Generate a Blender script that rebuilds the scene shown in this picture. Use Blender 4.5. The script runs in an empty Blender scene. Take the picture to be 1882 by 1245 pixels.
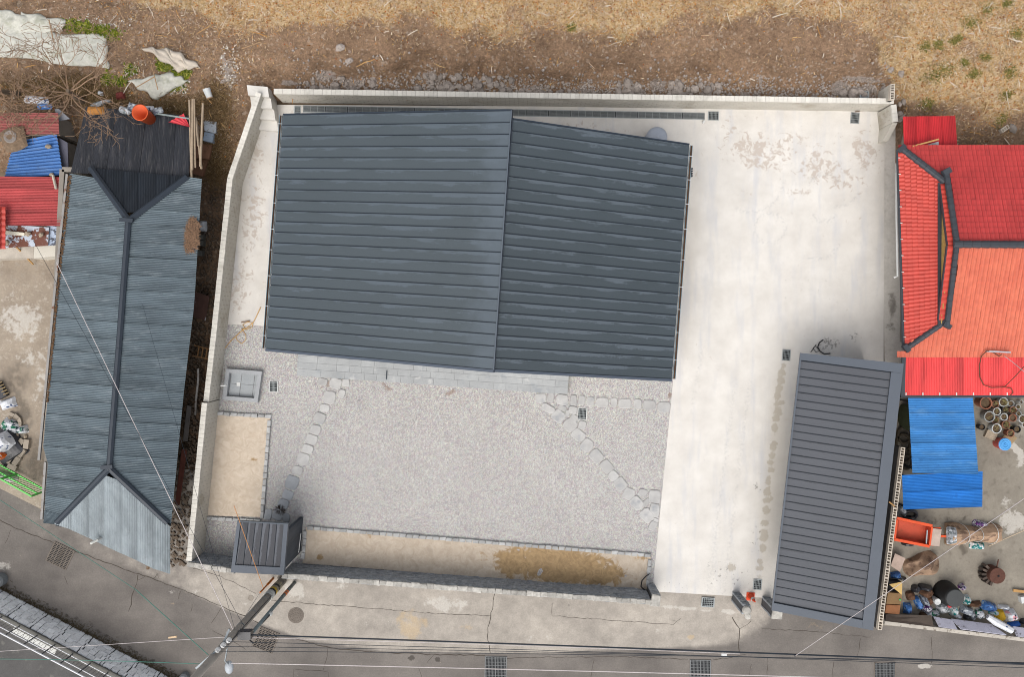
import bpy, math, random
import numpy as np
from mathutils import Vector, Matrix

random.seed(7)
rng = np.random.default_rng(7)
scene = bpy.context.scene
col = scene.collection

# ------------------------------------------------------------------ camera
H = 36.6                    # flying height of the drone above the yard, metres
FPX = 1464.0                # focal length in photo pixels (28 mm equivalent)
CX, CY = 941.0, 622.5
TILT = math.atan(24.5 / FPX)
cam_d = bpy.data.cameras.new('camera')
cam_d.sensor_width = 36.0
cam_d.lens = FPX / 1882 * 36
cam_d.clip_end = 2000
cam = bpy.data.objects.new('camera', cam_d)
cam.location = (0, 0, H)
cam.rotation_euler = (-TILT, 0, 0)
col.objects.link(cam)
scene.camera = cam

# ------------------------------------------------------------------ light
SUN_EL, SUN_AZ = math.radians(57), math.radians(203)     # azimuth clockwise from north (+Y)
world = bpy.data.worlds.new('World')
scene.world = world
world.use_nodes = True
wn = world.node_tree
sky = wn.nodes.new('ShaderNodeTexSky')
sky.sky_type = 'NISHITA'
sky.sun_disc = False
sky.sun_elevation = SUN_EL
sky.sun_rotation = SUN_AZ
sky.air_density = 1.0
sky.dust_density = 3.0
sky.ozone_density = 1.0
hs = wn.nodes.new('ShaderNodeHueSaturation')
hs.inputs['Saturation'].default_value = 0.28          # bright haze / thin overcast
wn.links.new(sky.outputs[0], hs.inputs['Color'])
bg = wn.nodes['Background']
wn.links.new(hs.outputs[0], bg.inputs[0])
bg.inputs[1].default_value = 0.15
sd = bpy.data.lights.new('sun', 'SUN')
sd.energy = 1.15
sd.angle = math.radians(58)
sd.color = (1.0, 0.95, 0.88)
sun = bpy.data.objects.new('sun', sd)
sun.rotation_euler = (math.pi / 2 - SUN_EL, 0, math.pi - SUN_AZ)
sun.location = (0, -20, 30)
col.objects.link(sun)
scene.view_settings.view_transform = 'Standard'
scene.view_settings.look = 'None'
scene.view_settings.gamma = 1.0
scene.view_settings.use_curve_mapping = False
scene.view_settings.exposure = 0.70
scene.cycles.filter_width = 1.0

# ------------------------------------------------------------------ helpers
ct, st = math.cos(TILT), math.sin(TILT)
def P(px, py, z=0.0):
    """photo pixel -> world point at height z"""
    dx, dy, dz = (px - CX) / FPX, (CY - py) / FPX, -1.0
    wy = dy * ct + dz * st
    wz = -dy * st + dz * ct
    t = (z - H) / wz
    return Vector((dx * t, wy * t, z))
def PXY(x, y, z=0.0):
    """world point -> photo pixel (arrays ok)"""
    Z = z - H
    cy_ = y * ct - Z * st
    cz = y * st + Z * ct
    return CX + FPX * x / -cz, CY - FPX * cy_ / -cz
def lin(c):
    c = c / 255.0
    return c / 12.92 if c <= 0.04045 else ((c + 0.055) / 1.055) ** 2.4
ALB = 1.5
def C(r, g, b):
    """seen sRGB colour -> surface albedo"""
    return (lin(r) / ALB, lin(g) / ALB, lin(b) / ALB)
WL = {}
def put(o, world, parent=None):
    world = Vector(world)
    col.objects.link(o)
    WL[o.name] = world
    if parent is not None:
        o.parent = parent
        o.location = world - WL[parent.name]
    else:
        o.location = world
    return o
def tag(o, label=None, cat=None, group=None, kind=None):
    if label: o['label'] = label
    if cat: o['category'] = cat
    if group: o['group'] = group
    if kind: o['kind'] = kind
    return o
def thing(name, loc, label, cat, group=None):
    o = bpy.data.objects.new(name, None)
    o.empty_display_size = 0.2
    put(o, loc)
    return tag(o, label, cat, group)
def inst(mesh, name, parent, loc, rot=(0, 0, 0), sc=(1, 1, 1)):
    o = bpy.data.objects.new(name, mesh)
    put(o, loc, parent)
    o.rotation_euler = rot
    o.scale = sc
    return o
def nrm(A, B, D):
    n = (B - A).cross(D - A)
    n.normalize()
    return n if n.z >= 0 else -n
class MB:
    def __init__(s):
        s.v, s.f, s.uv = [], [], {}
        s.at = {}
    def add(s, vs, fs):
        o = len(s.v)
        s.v.extend([tuple(p) for p in vs])
        s.f.extend([tuple(i + o for i in f) for f in fs])
        return s
    def hexa(s, b, t):
        """bottom loop, top loop (same count)"""
        n = len(b)
        fs = [tuple(range(n - 1, -1, -1)), tuple(range(n, 2 * n))]
        fs += [(i, (i + 1) % n, n + (i + 1) % n, n + i) for i in range(n)]
        return s.add(list(b) + list(t), fs)
    def slab(s, A, B, Cc, D, th, up=0.0):
        n = nrm(A, B, D)
        q = [A, B, Cc, D]
        if (B - A).cross(D - A).z < 0: q = [A, D, Cc, B]
        return s.hexa([p + n * (up - th) for p in q], [p + n * up for p in q])
    def prism(s, pts, z0, z1):
        return s.hexa([(p[0], p[1], z0) for p in pts], [(p[0], p[1], z1) for p in pts])
    def box(s, c, size, rz=0.0):
        cx, cy, cz = c
        a, b, h = size[0] / 2, size[1] / 2, size[2] / 2
        co, si = math.cos(rz), math.sin(rz)
        q = [(cx + x * co - y * si, cy + x * si + y * co) for x, y in ((-a, -b), (a, -b), (a, b), (-a, b))]
        return s.prism(q, cz - h, cz + h)
    def bar(s, p, q, w, h, up=Vector((0, 0, 1))):
        p, q = Vector(p), Vector(q)
        d = (q - p).normalized()
        sd_ = d.cross(up)
        if sd_.length < 1e-4: sd_ = Vector((1, 0, 0))
        sd_.normalize(); u = sd_.cross(d)
        a, b = sd_ * w / 2, u * h / 2
        return s.hexa([p - a - b, p + a - b, p + a + b, p - a + b], [q - a - b, q + a - b, q + a + b, q - a + b])
    def tube(s, path, r, n=6):
        path = [Vector(p) for p in path]
        rr = r if isinstance(r, (list, tuple)) else [r] * len(path)
        o = len(s.v)
        prev = None
        for i, p in enumerate(path):
            d = (path[min(i + 1, len(path) - 1)] - path[max(i - 1, 0)])
            if d.length < 1e-6: d = Vector((0, 0, 1))
            d.normalize()
            if prev is None:
                a = d.cross(Vector((0, 0, 1)))
                if a.length < 1e-3: a = d.cross(Vector((1, 0, 0)))
            else:
                a = prev - d * prev.dot(d)
            a.normalize(); prev = a
            b = d.cross(a)
            for k in range(n):
                t = 2 * math.pi * k / n
                s.v.append(tuple(p + (a * math.cos(t) + b * math.sin(t)) * rr[i]))
        for i in range(len(path) - 1):
            for k in range(n):
                s.f.append((o + i * n + k, o + i * n + (k + 1) % n, o + (i + 1) * n + (k + 1) % n, o + (i + 1) * n + k))
        s.f.append(tuple(o + k for k in range(n - 1, -1, -1)))
        e = o + (len(path) - 1) * n
        s.f.append(tuple(e + k for k in range(n)))
        return s
    def lathe(s, c, prof, n=16, sx=1, sy=1, shear=(0, 0)):
        c = Vector(c)
        o = len(s.v)
        for r, z in prof:
            for k in range(n):
                t = 2 * math.pi * k / n
                s.v.append((c.x + r * sx * math.cos(t) + shear[0] * z, c.y + r * sy * math.sin(t) + shear[1] * z, c.z + z))
        m = len(prof)
        for i in range(m - 1):
            for k in range(n):
                s.f.append((o + i * n + k, o + i * n + (k + 1) % n, o + (i + 1) * n + (k + 1) % n, o + (i + 1) * n + k))
        s.f.append(tuple(o + k for k in range(n - 1, -1, -1)))
        e = o + (m - 1) * n
        s.f.append(tuple(e + k for k in range(n)))
        return s
    def grid(s, pts):
        """pts[j][i]"""
        nj, ni = len(pts), len(pts[0])
        o = len(s.v)
        for row in pts:
            s.v.extend([tuple(p) for p in row])
        for j in range(nj - 1):
            for i in range(ni - 1):
                a = o + j * ni + i
                s.f.append((a, a + 1, a + ni + 1, a + ni))
        return s
    def corr(s, A, B, Cc, D, waves, amp=0.012, seg=4, lift=0.0):
        """corrugated sheet: ribs run A->B, waves march A->D"""
        n = nrm(A, B, D)
        rows = []
        for j in range(waves * seg + 1):
            t = j / (waves * seg)
            off = n * (amp * math.cos(2 * math.pi * j / seg) + lift)
            rows.append([A + (D - A) * t + off, B + (Cc - B) * t + off])
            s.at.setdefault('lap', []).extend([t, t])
        return s.grid(rows)
    def mesh(s, name, mat, origin=None, smooth=False):
        v = np.array(s.v, dtype=float).reshape(-1, 3)
        if origin is None:
            origin = np.array([(v[:, 0].min() + v[:, 0].max()) / 2, (v[:, 1].min() + v[:, 1].max()) / 2, v[:, 2].min()])
        me = bpy.data.meshes.new(name)
        me.from_pydata((v - np.array(origin)).tolist(), [], s.f)
        if mat: me.materials.append(mat)
        if smooth: me.polygons.foreach_set('use_smooth', [True] * len(me.polygons))
        for k, a in s.at.items():
            att = me.attributes.new(k, 'FLOAT', 'POINT')
            att.data.foreach_set('value', np.asarray(a, dtype=np.float32))
        me.update()
        return me, Vector(origin)
    def build(s, name, mat, parent=None, smooth=False, kind=None, fix=True):
        me, org = s.mesh(name, mat, smooth=smooth)
        if fix:
            import bmesh
            bm = bmesh.new(); bm.from_mesh(me)
            bmesh.ops.recalc_face_normals(bm, faces=bm.faces[:])
            bm.to_mesh(me); bm.free()
        o = bpy.data.objects.new(name, me)
        put(o, org, parent)
        if kind: o['kind'] = kind
        return o
def lerp(a, b, t): return a + (b - a) * t
def polyx(pts, y):
    """x (and z) on a polyline of (x,y[,z]) at given y"""
    for a, b in zip(pts, pts[1:]):
        lo, hi = min(a[1], b[1]), max(a[1], b[1])
        if lo <= y <= hi and hi > lo:
            t = (y - a[1]) / (b[1] - a[1])
            return [lerp(a[k], b[k], t) for k in range(len(a))]
    return list(pts[0] if abs(y - pts[0][1]) < abs(y - pts[-1][1]) else pts[-1])

# ------------------------------------------------------------------ materials
class NT:
    def __init__(s, name):
        s.m = bpy.data.materials.new(name)
        s.m.use_nodes = True
        s.t = s.m.node_tree
        s.b = s.t.nodes['Principled BSDF']
        s.pos = None
    def L(s, a, b): s.t.links.new(a, b)
    def N(s, t, **kw):
        n = s.t.nodes.new(t)
        for k, v in kw.items(): setattr(n, k, v)
        return n
    def P(s):
        if s.pos is None: s.pos = s.N('ShaderNodeNewGeometry').outputs['Position']
        return s.pos
    def put(s, sock, v):
        if hasattr(v, 'is_linked') or isinstance(v, bpy.types.NodeSocket): s.L(v, sock)
        elif isinstance(v, (tuple, list)) and sock.type == 'RGBA': sock.default_value = (*v[:3], 1)
        else: sock.default_value = v
    def mapv(s, scale, rot=0.0, src=None):
        n = s.N('ShaderNodeMapping')
        n.inputs['Scale'].default_value = scale
        n.inputs['Rotation'].default_value = (0, 0, rot)
        s.L(src or s.P(), n.inputs['Vector'])
        return n.outputs[0]
    def noise(s, scale, detail=3, rough=0.55, vec=None, dist=0.0):
        n = s.N('ShaderNodeTexNoise')
        n.inputs['Scale'].default_value = scale
        n.inputs['Detail'].default_value = detail
        n.inputs['Roughness'].default_value = rough
        n.inputs['Distortion'].default_value = dist
        s.L(vec or s.P(), n.inputs['Vector'])
        return n.outputs[0]
    def vor(s, scale, out='Color', feature='F1', vec=None):
        n = s.N('ShaderNodeTexVoronoi', feature=feature)
        n.inputs['Scale'].default_value = scale
        s.L(vec or s.P(), n.inputs['Vector'])
        return n.outputs[out]
    def ma(s, op, a, b=0.0, clamp=False):
        n = s.N('ShaderNodeMath', operation=op, use_clamp=clamp)
        s.put(n.inputs[0], a); s.put(n.inputs[1], b)
        return n.outputs[0]
    def step(s, v, lo, hi):
        n = s.N('ShaderNodeMapRange', interpolation_type='SMOOTHSTEP')
        s.put(n.inputs[0], v)
        n.inputs[1].default_value = lo; n.inputs[2].default_value = hi
        return n.outputs[0]
    def rng(s, v, a, b, lo=0.25, hi=0.75):
        n = s.N('ShaderNodeMapRange')
        s.put(n.inputs[0], v)
        n.inputs[1].default_value = lo; n.inputs[2].default_value = hi
        n.inputs[3].default_value = a; n.inputs[4].default_value = b
        return n.outputs[0]
    def mix(s, f, a, b, blend='MIX'):
        n = s.N('ShaderNodeMix', data_type='RGBA', blend_type=blend)
        s.put(n.inputs[0], f); s.put(n.inputs[6], a); s.put(n.inputs[7], b)
        return n.outputs[2]
    def mul(s, c, v):
        """colour times scalar"""
        n = s.N('ShaderNodeVectorMath', operation='SCALE')
        s.put(n.inputs[0], c) if not isinstance(c, (tuple, list)) else setattr(n.inputs[0], 'default_value', c[:3])
        s.put(n.inputs['Scale'], v)
        return n.outputs[0]
    def attr(s, name):
        n = s.N('ShaderNodeAttribute', attribute_name=name)
        return n.outputs['Fac']
    def rand(s): return s.N('ShaderNodeObjectInfo').outputs['Random']
    def bump(s, h, strength, dist=0.02):
        n = s.N('ShaderNodeBump')
        n.inputs['Strength'].default_value = strength
        n.inputs['Distance'].default_value = dist
        s.L(h, n.inputs['Height'])
        s.L(n.outputs[0], s.b.inputs['Normal'])
    def out(s, c, rough=0.8, metal=0.0, spec=0.3):
        s.put(s.b.inputs['Base Color'], c)
        s.put(s.b.inputs['Roughness'], rough)
        s.b.inputs['Metallic'].default_value = metal
        s.b.inputs['Specular IOR Level'].default_value = spec
        return s.m
MATS = {}
def M(name, c, rough=0.8, var=0.15, vs=2.0, fine=0.12, fs=40.0, rnd=0.0, bump=0.0, spots=(), metal=0.0, spec=0.3):
    """generic weathered surface; spots: (colour, scale, lo, hi)"""
    if name in MATS: return MATS[name]
    t = NT(name)
    k = t.rng(t.noise(vs, 4), 1 - var, 1 + var)
    nf = t.noise(fs, 2)
    k = t.ma('MULTIPLY', k, t.rng(nf, 1 - fine, 1 + fine))
    if rnd: k = t.ma('MULTIPLY', k, t.rng(t.rand(), 1 - rnd, 1 + rnd, 0, 1))
    cc = t.mul(c, k)
    for sc_, ss, lo, hi in spots:
        cc = t.mix(t.step(t.noise(ss, 5, 0.65), lo, hi), cc, sc_)
    if bump: t.bump(nf, bump)
    MATS[name] = t.out(cc, rough, metal, spec)
    return MATS[name]
# ------------------------------------------------------------------ ground materials
def mat_concrete():
    t = NT('yard_concrete')
    big = t.noise(0.22, 5, 0.6)
    mid = t.noise(1.1, 5, 0.65)
    fine = t.noise(30, 3, 0.7)
    c = t.mix(t.rng(big, 0, 1, 0.35, 0.65), C(248, 243, 235), C(236, 231, 223))
    c = t.mix(t.ma('MULTIPLY', t.rng(mid, 0, 1, 0.35, 0.72), 0.5), c, C(208, 201, 192))
    c = t.mul(c, t.rng(fine, 0.93, 1.06, 0.3, 0.7))
    # bluish smears dragged along the drive
    sm = t.noise(1.0, 5, 0.6, t.mapv((1.6, 0.22, 1), 0.09))
    c = t.mix(t.ma('MULTIPLY', t.step(sm, 0.48, 0.72), 0.6), c, C(208, 209, 214))
    spk = t.noise(5.0, 6, 0.75)
    c = t.mix(t.ma('MULTIPLY', t.step(spk, 0.66, 0.72), 0.55), c, C(178, 166, 152))
    drop = t.noise(11.0, 4, 0.6)
    c = t.mix(t.ma('MULTIPLY', t.step(drop, 0.70, 0.73), 0.5), c, C(140, 130, 120))
    f = t.ma('ADD', t.attr('mud'), t.ma('MULTIPLY', t.ma('SUBTRACT', t.noise(3.2, 8, 0.74, dist=0.6), 0.5), 4.2))
    c = t.mix(t.ma('MULTIPLY', t.step(f, 0.62, 0.74), 0.8), c, C(204, 190, 177))
    f = t.ma('ADD', t.attr('wet'), t.ma('MULTIPLY', t.ma('SUBTRACT', t.noise(5.0, 6, 0.7), 0.5), 1.7))
    c = t.mix(t.ma('MULTIPLY', t.step(f, 0.46, 0.78), 0.55), c, C(170, 157, 136))
    f = t.ma('ADD', t.attr('oil'), t.ma('MULTIPLY', t.ma('SUBTRACT', t.noise(6.0, 6, 0.75), 0.5), 2.6))
    c = t.mix(t.ma('MULTIPLY', t.step(f, 0.50, 0.60), 0.7), c, C(128, 124, 120))
    c = t.mix(t.ma('MULTIPLY', t.attr('tan'), 0.6), c, C(208, 196, 176))
    f = t.ma('MULTIPLY', t.attr('tyre'), t.step(t.noise(9, 4, 0.7), 0.45, 0.6))
    c = t.mix(t.ma('MULTIPLY', f, 0.4), c, C(170, 170, 172))
    t.bump(fine, 0.12)
    return t.out(c, 0.85)
def mat_gravel():
    t = NT('gravel')
    v1 = t.vor(30)
    v2 = t.vor(13)
    d = t.vor(30, 'Distance')
    g = t.N('ShaderNodeRGBToBW'); t.L(v1, g.inputs[0])
    c = t.mix(0.08, C(208, 203, 199), v1)
    g2 = t.N('ShaderNodeRGBToBW'); t.L(v2, g2.inputs[0])
    c = t.mul(c, t.rng(g.outputs[0], 0.70, 1.32, 0.1, 0.9))
    c = t.mul(c, t.rng(g2.outputs[0], 0.95, 1.05, 0.1, 0.9))
    c = t.mul(c, t.rng(d, 1.1, 0.80, 0.1, 0.6))
    c = t.mul(c, t.rng(t.noise(0.35, 4, 0.6), 0.94, 1.06))
    c = t.mix(t.ma('MULTIPLY', t.attr('grey_shade'), 0.5), c, t.mul(c, 0.52))
    f = t.ma('ADD', t.attr('soil'), t.ma('MULTIPLY', t.ma('SUBTRACT', t.noise(5, 5, 0.7), 0.5), 1.6))
    c = t.mix(t.ma('MULTIPLY', t.step(f, 0.5, 0.7), 0.55), c, C(150, 118, 98))
    t.bump(d, 0.7, 0.03)
    return t.out(c, 0.9)
def mat_sand():
    t = NT('sand')
    n = t.noise(3.0, 6, 0.65, dist=1.2)
    fine = t.noise(45, 3, 0.7)
    c = t.mix(t.rng(n, 0, 1, 0.35, 0.7), C(230, 214, 194), C(208, 190, 168))
    f = t.ma('ADD', t.attr('wet'), t.ma('MULTIPLY', t.ma('SUBTRACT', t.noise(2.2, 7, 0.72, dist=1.2), 0.5), 1.9))
    wet = t.mix(t.rng(t.noise(2.4, 5, 0.6, dist=2.0), 0, 1, 0.35, 0.65), C(200, 168, 122), C(168, 138, 98))
    c = t.mix(t.ma('MULTIPLY', t.step(f, 0.40, 0.66), 0.92), c, wet)
    c = t.mul(c, t.rng(fine, 0.88, 1.1, 0.3, 0.7))
    c = t.mul(c, t.rng(t.attr('grey'), 1.0, 0.72, 0, 1))
    h = t.ma('ADD', n, t.ma('MULTIPLY', fine, 0.2))
    t.bump(h, 0.5, 0.06)
    return t.out(c, 0.95)
def mat_road():
    t = NT('road')
    n1 = t.noise(0.35, 5, 0.6); n2 = t.noise(1.6, 6, 0.7); fine = t.noise(14, 5, 0.85)
    asp = t.mix(t.rng(n1, 0, 1, 0.35, 0.65), C(138, 131, 124), C(112, 106, 101))
    asp = t.mul(asp, t.rng(t.noise(0.8, 4, 0.6, t.mapv((0.25, 1.2, 1), -0.12)), 0.88, 1.12))
    cem = t.mix(t.rng(n1, 0, 1, 0.35, 0.65), C(192, 183, 171), C(168, 160, 150))
    cem = t.mul(cem, t.rng(n2, 0.8, 1.14, 0.3, 0.7))
    f = t.ma('ADD', t.attr('cem'), t.ma('MULTIPLY', t.ma('SUBTRACT', n2, 0.5), 0.5))
    c = t.mix(t.step(f, 0.25, 0.75), asp, cem)
    f = t.ma('ADD', t.attr('pale'), t.ma('MULTIPLY', t.ma('SUBTRACT', t.noise(2.0, 6, 0.75), 0.5), 2.2))
    c = t.mix(t.ma('MULTIPLY', t.step(f, 0.55, 0.85), 0.6), c, C(222, 216, 206))
    f = t.ma('ADD', t.attr('tan'), t.ma('MULTIPLY', t.ma('SUBTRACT', t.noise(2.0, 5, 0.7), 0.5), 1.4))
    c = t.mix(t.ma('MULTIPLY', t.step(f, 0.5, 0.8), 0.55), c, C(206, 180, 140))
    f = t.ma('ADD', t.attr('dark'), t.ma('MULTIPLY', t.ma('SUBTRACT', t.noise(4.0, 5, 0.7), 0.5), 1.2))
    c = t.mix(t.ma('MULTIPLY', t.step(f, 0.5, 0.7), 0.7), c, C(64, 58, 52))
    c = t.mul(c, t.rng(fine, 0.84, 1.16, 0.3, 0.7))
    wh = t.noise(13, 3, 0.6)
    c = t.mix(t.ma('MULTIPLY', t.step(wh, 0.70, 0.76), 0.4), c, C(205, 188, 165))
    t.bump(fine, 0.25)
    return t.out(c, 0.9)
def mat_oldyard(name, a, b, stain):
    t = NT(name)
    n1 = t.noise(0.7, 6, 0.65); n2 = t.noise(3.0, 6, 0.75); fine = t.noise(12, 5, 0.85)
    c = t.mix(t.rng(n1, 0, 1, 0.35, 0.65), a, b)
    c = t.mix(t.ma('MULTIPLY', t.step(n2, 0.52, 0.66), 0.55), c, stain)
    f = t.ma('ADD', t.attr('dark'), t.ma('MULTIPLY', t.ma('SUBTRACT', n2, 0.5), 1.2))
    c = t.mix(t.ma('MULTIPLY', t.step(f, 0.45, 0.75), 0.65), c, C(92, 84, 74))
    f = t.ma('ADD', t.attr('pale'), t.ma('MULTIPLY', t.ma('SUBTRACT', t.noise(2.2, 6, 0.75), 0.5), 1.6))
    c = t.mix(t.ma('MULTIPLY', t.step(f, 0.5, 0.7), 0.7), c, C(216, 210, 200))
    c = t.mul(c, t.rng(fine, 0.85, 1.14, 0.3, 0.7))
    t.bump(fine, 0.25)
    return t.out(c, 0.92)
def mat_soil():
    t = NT('soil')
    n1 = t.noise(0.8, 6, 0.65); n2 = t.noise(4.0, 6, 0.75); fine = t.noise(26, 4, 0.8)
    dirt = t.mix(t.rng(n1, 0, 1, 0.35, 0.65), C(190, 156, 126), C(160, 130, 104))
    dirt = t.mul(dirt, t.rng(n2, 0.8, 1.15, 0.3, 0.7))
    lt = C(208, 176, 138)
    straw = t.mix(t.rng(n2, 0, 1, 0.3, 0.7), C(224, 182, 122), C(236, 210, 166))
    chip = t.vor(9.0); cb = t.N('ShaderNodeSeparateColor'); t.L(chip, cb.inputs[0])
    straw = t.mix(t.ma('MULTIPLY', t.step(cb.outputs[0], 0.55, 0.7), 0.35), straw, C(240, 220, 190))
    straw = t.mix(t.ma('MULTIPLY', t.step(cb.outputs[1], 0.66, 0.8), 0.42), straw, C(130, 98, 60))
    straw = t.mix(t.ma('MULTIPLY', t.step(cb.outputs[2], 0.84, 0.92), 0.4), straw, C(206, 122, 62))
    gr = t.noise(0.5, 5, 0.7)
    straw = t.mix(t.ma('MULTIPLY', t.step(gr, 0.55, 0.7), 0.4), straw, C(128, 116, 66))
    f = t.ma('ADD', t.attr('straw'), t.ma('MULTIPLY', t.ma('SUBTRACT', n1, 0.5), 1.2))
    c = t.mix(t.step(f, 0.3, 0.7), dirt, straw)
    f = t.ma('ADD', t.attr('pale'), t.ma('MULTIPLY', t.ma('SUBTRACT', n2, 0.5), 1.8))
    c = t.mix(t.ma('MULTIPLY', t.step(f, 0.55, 0.8), 0.7), c, C(196, 188, 182))
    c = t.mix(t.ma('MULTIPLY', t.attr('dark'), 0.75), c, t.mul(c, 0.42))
    c = t.mul(c, t.rng(fine, 0.7, 1.25, 0.3, 0.7))
    med = t.noise(8.0, 5, 0.75)
    c = t.mul(c, t.rng(med, 0.66, 1.3, 0.3, 0.7))
    peb = t.vor(10.0); pb = t.N('ShaderNodeSeparateColor'); t.L(peb, pb.inputs[0])
    c = t.mix(t.ma('MULTIPLY', t.step(pb.outputs[1], 0.9, 0.96), 0.45), c, C(214, 196, 176))
    h = t.ma('ADD', t.ma('ADD', fine, t.ma('MULTIPLY', med, 2.0)), t.ma('MULTIPLY', n2, 1.5))
    t.bump(h, 0.9, 0.07)
    return t.out(c, 0.95)

# ------------------------------------------------------------------ mask helpers (photo pixel space)
def blob(px, py, lst):
    r = np.zeros_like(px)
    for b in lst:
        x, y, rx, ry = b[:4]; a = b[4] if len(b) > 4 else 0.0; k = b[5] if len(b) > 5 else 1.0
        dx, dy = px - x, py - y
        u = (dx * math.cos(a) + dy * math.sin(a)) / rx; v = (-dx * math.sin(a) + dy * math.cos(a)) / ry
        r = np.maximum(r, k * np.exp(-0.7 * (u * u + v * v) ** 1.5))
    return r
def arcmask(px, py, lst):
    r = np.zeros_like(px)
    for x, y, rad, a0, a1, w in lst:
        d = np.hypot(px - x, py - y); a = np.degrees(np.arctan2(py - y, px - x)) % 360
        r = np.maximum(r, np.exp(-((d - rad) / w) ** 2) * ((a >= a0) & (a <= a1)))
    return r
def linemask(px, py, lst, w):
    r = np.zeros_like(px)
    for pl in lst:
        for (x0, y0), (x1, y1) in zip(pl, pl[1:]):
            L2 = (x1 - x0) ** 2 + (y1 - y0) ** 2
            t = np.clip(((px - x0) * (x1 - x0) + (py - y0) * (y1 - y0)) / L2, 0, 1)
            d = np.hypot(px - x0 - t * (x1 - x0), py - y0 - t * (y1 - y0))
            r = np.maximum(r, np.exp(-(d / w) ** 2))
    return r
def sm(x): x = np.clip(x, 0, 1); return x * x * (3 - 2 * x)
def sheet(name, quad, z, stepm, mat, masks, zf=None, label=None):
    """bilinear sheet over four photo-pixel corners (TL,TR,BR,BL)"""
    q = [P(x, y, z) for x, y in quad]
    w = max((q[1] - q[0]).length, (q[2] - q[3]).length); h = max((q[3] - q[0]).length, (q[2] - q[1]).length)
    ni, nj = int(w / stepm) + 2, int(h / stepm) + 2
    u = np.linspace(0, 1, ni)[None, :, None]; v = np.linspace(0, 1, nj)[:, None, None]
    A, B, Cc, D = [np.array(p)[None, None, :] for p in q]
    pts = (A * (1 - u) + B * u) * (1 - v) + (D * (1 - u) + Cc * u) * v
    px, py = PXY(pts[..., 0], pts[..., 1], z)
    if zf is not None: pts[..., 2] += zf(px, py, pts[..., 0], pts[..., 1])
    mb = MB()
    mb.v = pts.reshape(-1, 3).tolist()
    idx = np.arange(ni * nj).reshape(nj, ni)
    mb.f = np.stack([idx[1:, :-1], idx[1:, 1:], idx[:-1, 1:], idx[:-1, :-1]], -1).reshape(-1, 4).tolist()
    for k, fn in masks.items():
        mb.at[k] = fn(px, py).ravel()
    o = mb.build(name, mat, fix=False, smooth=True)
    o['kind'] = 'structure'
    return o
def vn(x, y, s, seed=0):
    """cheap smooth value noise for numpy arrays, about -1..1"""
    r = np.random.default_rng(seed)
    out = 0
    for k in range(5):
        a = r.uniform(0, 2 * np.pi); f = s * r.uniform(0.6, 1.7); ph = r.uniform(0, 6.3); ph2 = r.uniform(0, 6.3)
        out = out + np.sin((x * np.cos(a) + y * np.sin(a)) * f + ph + 1.3 * np.sin((x * np.sin(a) - y * np.cos(a)) * f * 0.7 + ph2))
    return out / 3.2
def vn2(x, y, s, seed=0): return vn(x, y, s, seed) + 0.5 * vn(x, y, s * 2.3, seed + 11) + 0.25 * vn(x, y, s * 5.1, seed + 23)

# ------------------------------------------------------------------ wall lines (plan, from photo pixels)
ZB = 1.35                                    # rear / left block wall top
LW_OUT = [(470, 168), (417, 327), (386, 620), (373, 739)]
LW_IN = [(481, 172), (428, 328), (398, 620), (384, 739)]
YW = (P(505, 168, ZB), P(1642, 185, ZB))
def yw(x): return YW[0].y + (x - YW[0].x) * (YW[1].y - YW[0].y) / (YW[1].x - YW[0].x)
lwp = [P(x, y, ZB) for x, y in ((475, 168), (422, 327), (392, 620), (378, 739), (347, 1030))]
lw_y = np.array([p.y for p in lwp])[::-1]; lw_x = np.array([p.x for p in lwp])[::-1]
def xl(y): return np.interp(y, lw_y, lw_x)

# ------------------------------------------------------------------ base ground far around
gb = MB()
gb.add([(-400, -400, -0.2), (400, -400, -0.2), (400, 400, -0.2), (-400, 400, -0.2)], [(0, 1, 2, 3)])
g = gb.build('ground', M('far_ground', C(140, 122, 100), var=0.25, vs=0.3), fix=False)
g['kind'] = 'structure'

# ------------------------------------------------------------------ terrain: soil bank and field north of the wall
def hfun(x, y):
    yy = yw(x)
    d = y - yy
    n1 = vn2(x, y, 0.9, 1); n2 = vn2(x, y, 2.4, 2)
    main = 0.55 + 0.35 * sm((d - 0.2) / 1.2) + 0.75 * sm((d - 1.0 + 0.35 * n1 + 0.12 * n2) / 0.5) + 0.55 * sm((d - 1.6 + 0.3 * n1) / 2.2)
    tt = d * 1.9 + 0.55 * n1 + 0.25 * n2 + 0.3 * x
    fr = tt - np.floor(tt)
    main = main + 0.26 * (sm((fr - 0.72) / 0.28) - fr) * sm((d - 0.5) / 0.5) * sm((2.4 - d) / 0.8)
    left = 0.0 + 1.0 * sm((y - 6.2) / 4.5)
    right = 0.0 + 1.9 * sm((y - 7.9 + 0.2 * n1) / 3.2)
    XL = xl(y)
    wl = sm((XL - x + 0.6) / 1.6); wr = sm((x - 17.35) / 1.2)
    h = main * (1 - wl) * (1 - wr) + left * wl + right * wr
    h = h + 0.05 * n2 * (d > -1) + 0.03 * vn(x, y, 7, 5)
    inside = (y < yy) & (x > XL) & (x < 17.62)
    return np.where(inside, -0.25, h)
xs = np.concatenate([np.linspace(-200, -28, 12), np.arange(-27, 27.01, 0.12), np.linspace(28, 200, 12)])
ys = np.concatenate([np.arange(7.0, 16.6, 0.11), np.linspace(17.5, 200, 14)])
X, Y = np.meshgrid(xs, ys)
Z = hfun(X, Y)
px, py = PXY(X, Y, Z)
mb = MB()
mb.v = np.stack([X, Y, Z], -1).reshape(-1, 3).tolist()
ii = np.arange(X.size).reshape(X.shape)
mb.f = np.stack([ii[:-1, :-1], ii[:-1, 1:], ii[1:, 1:], ii[1:, :-1]], -1).reshape(-1, 4).tolist()
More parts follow.
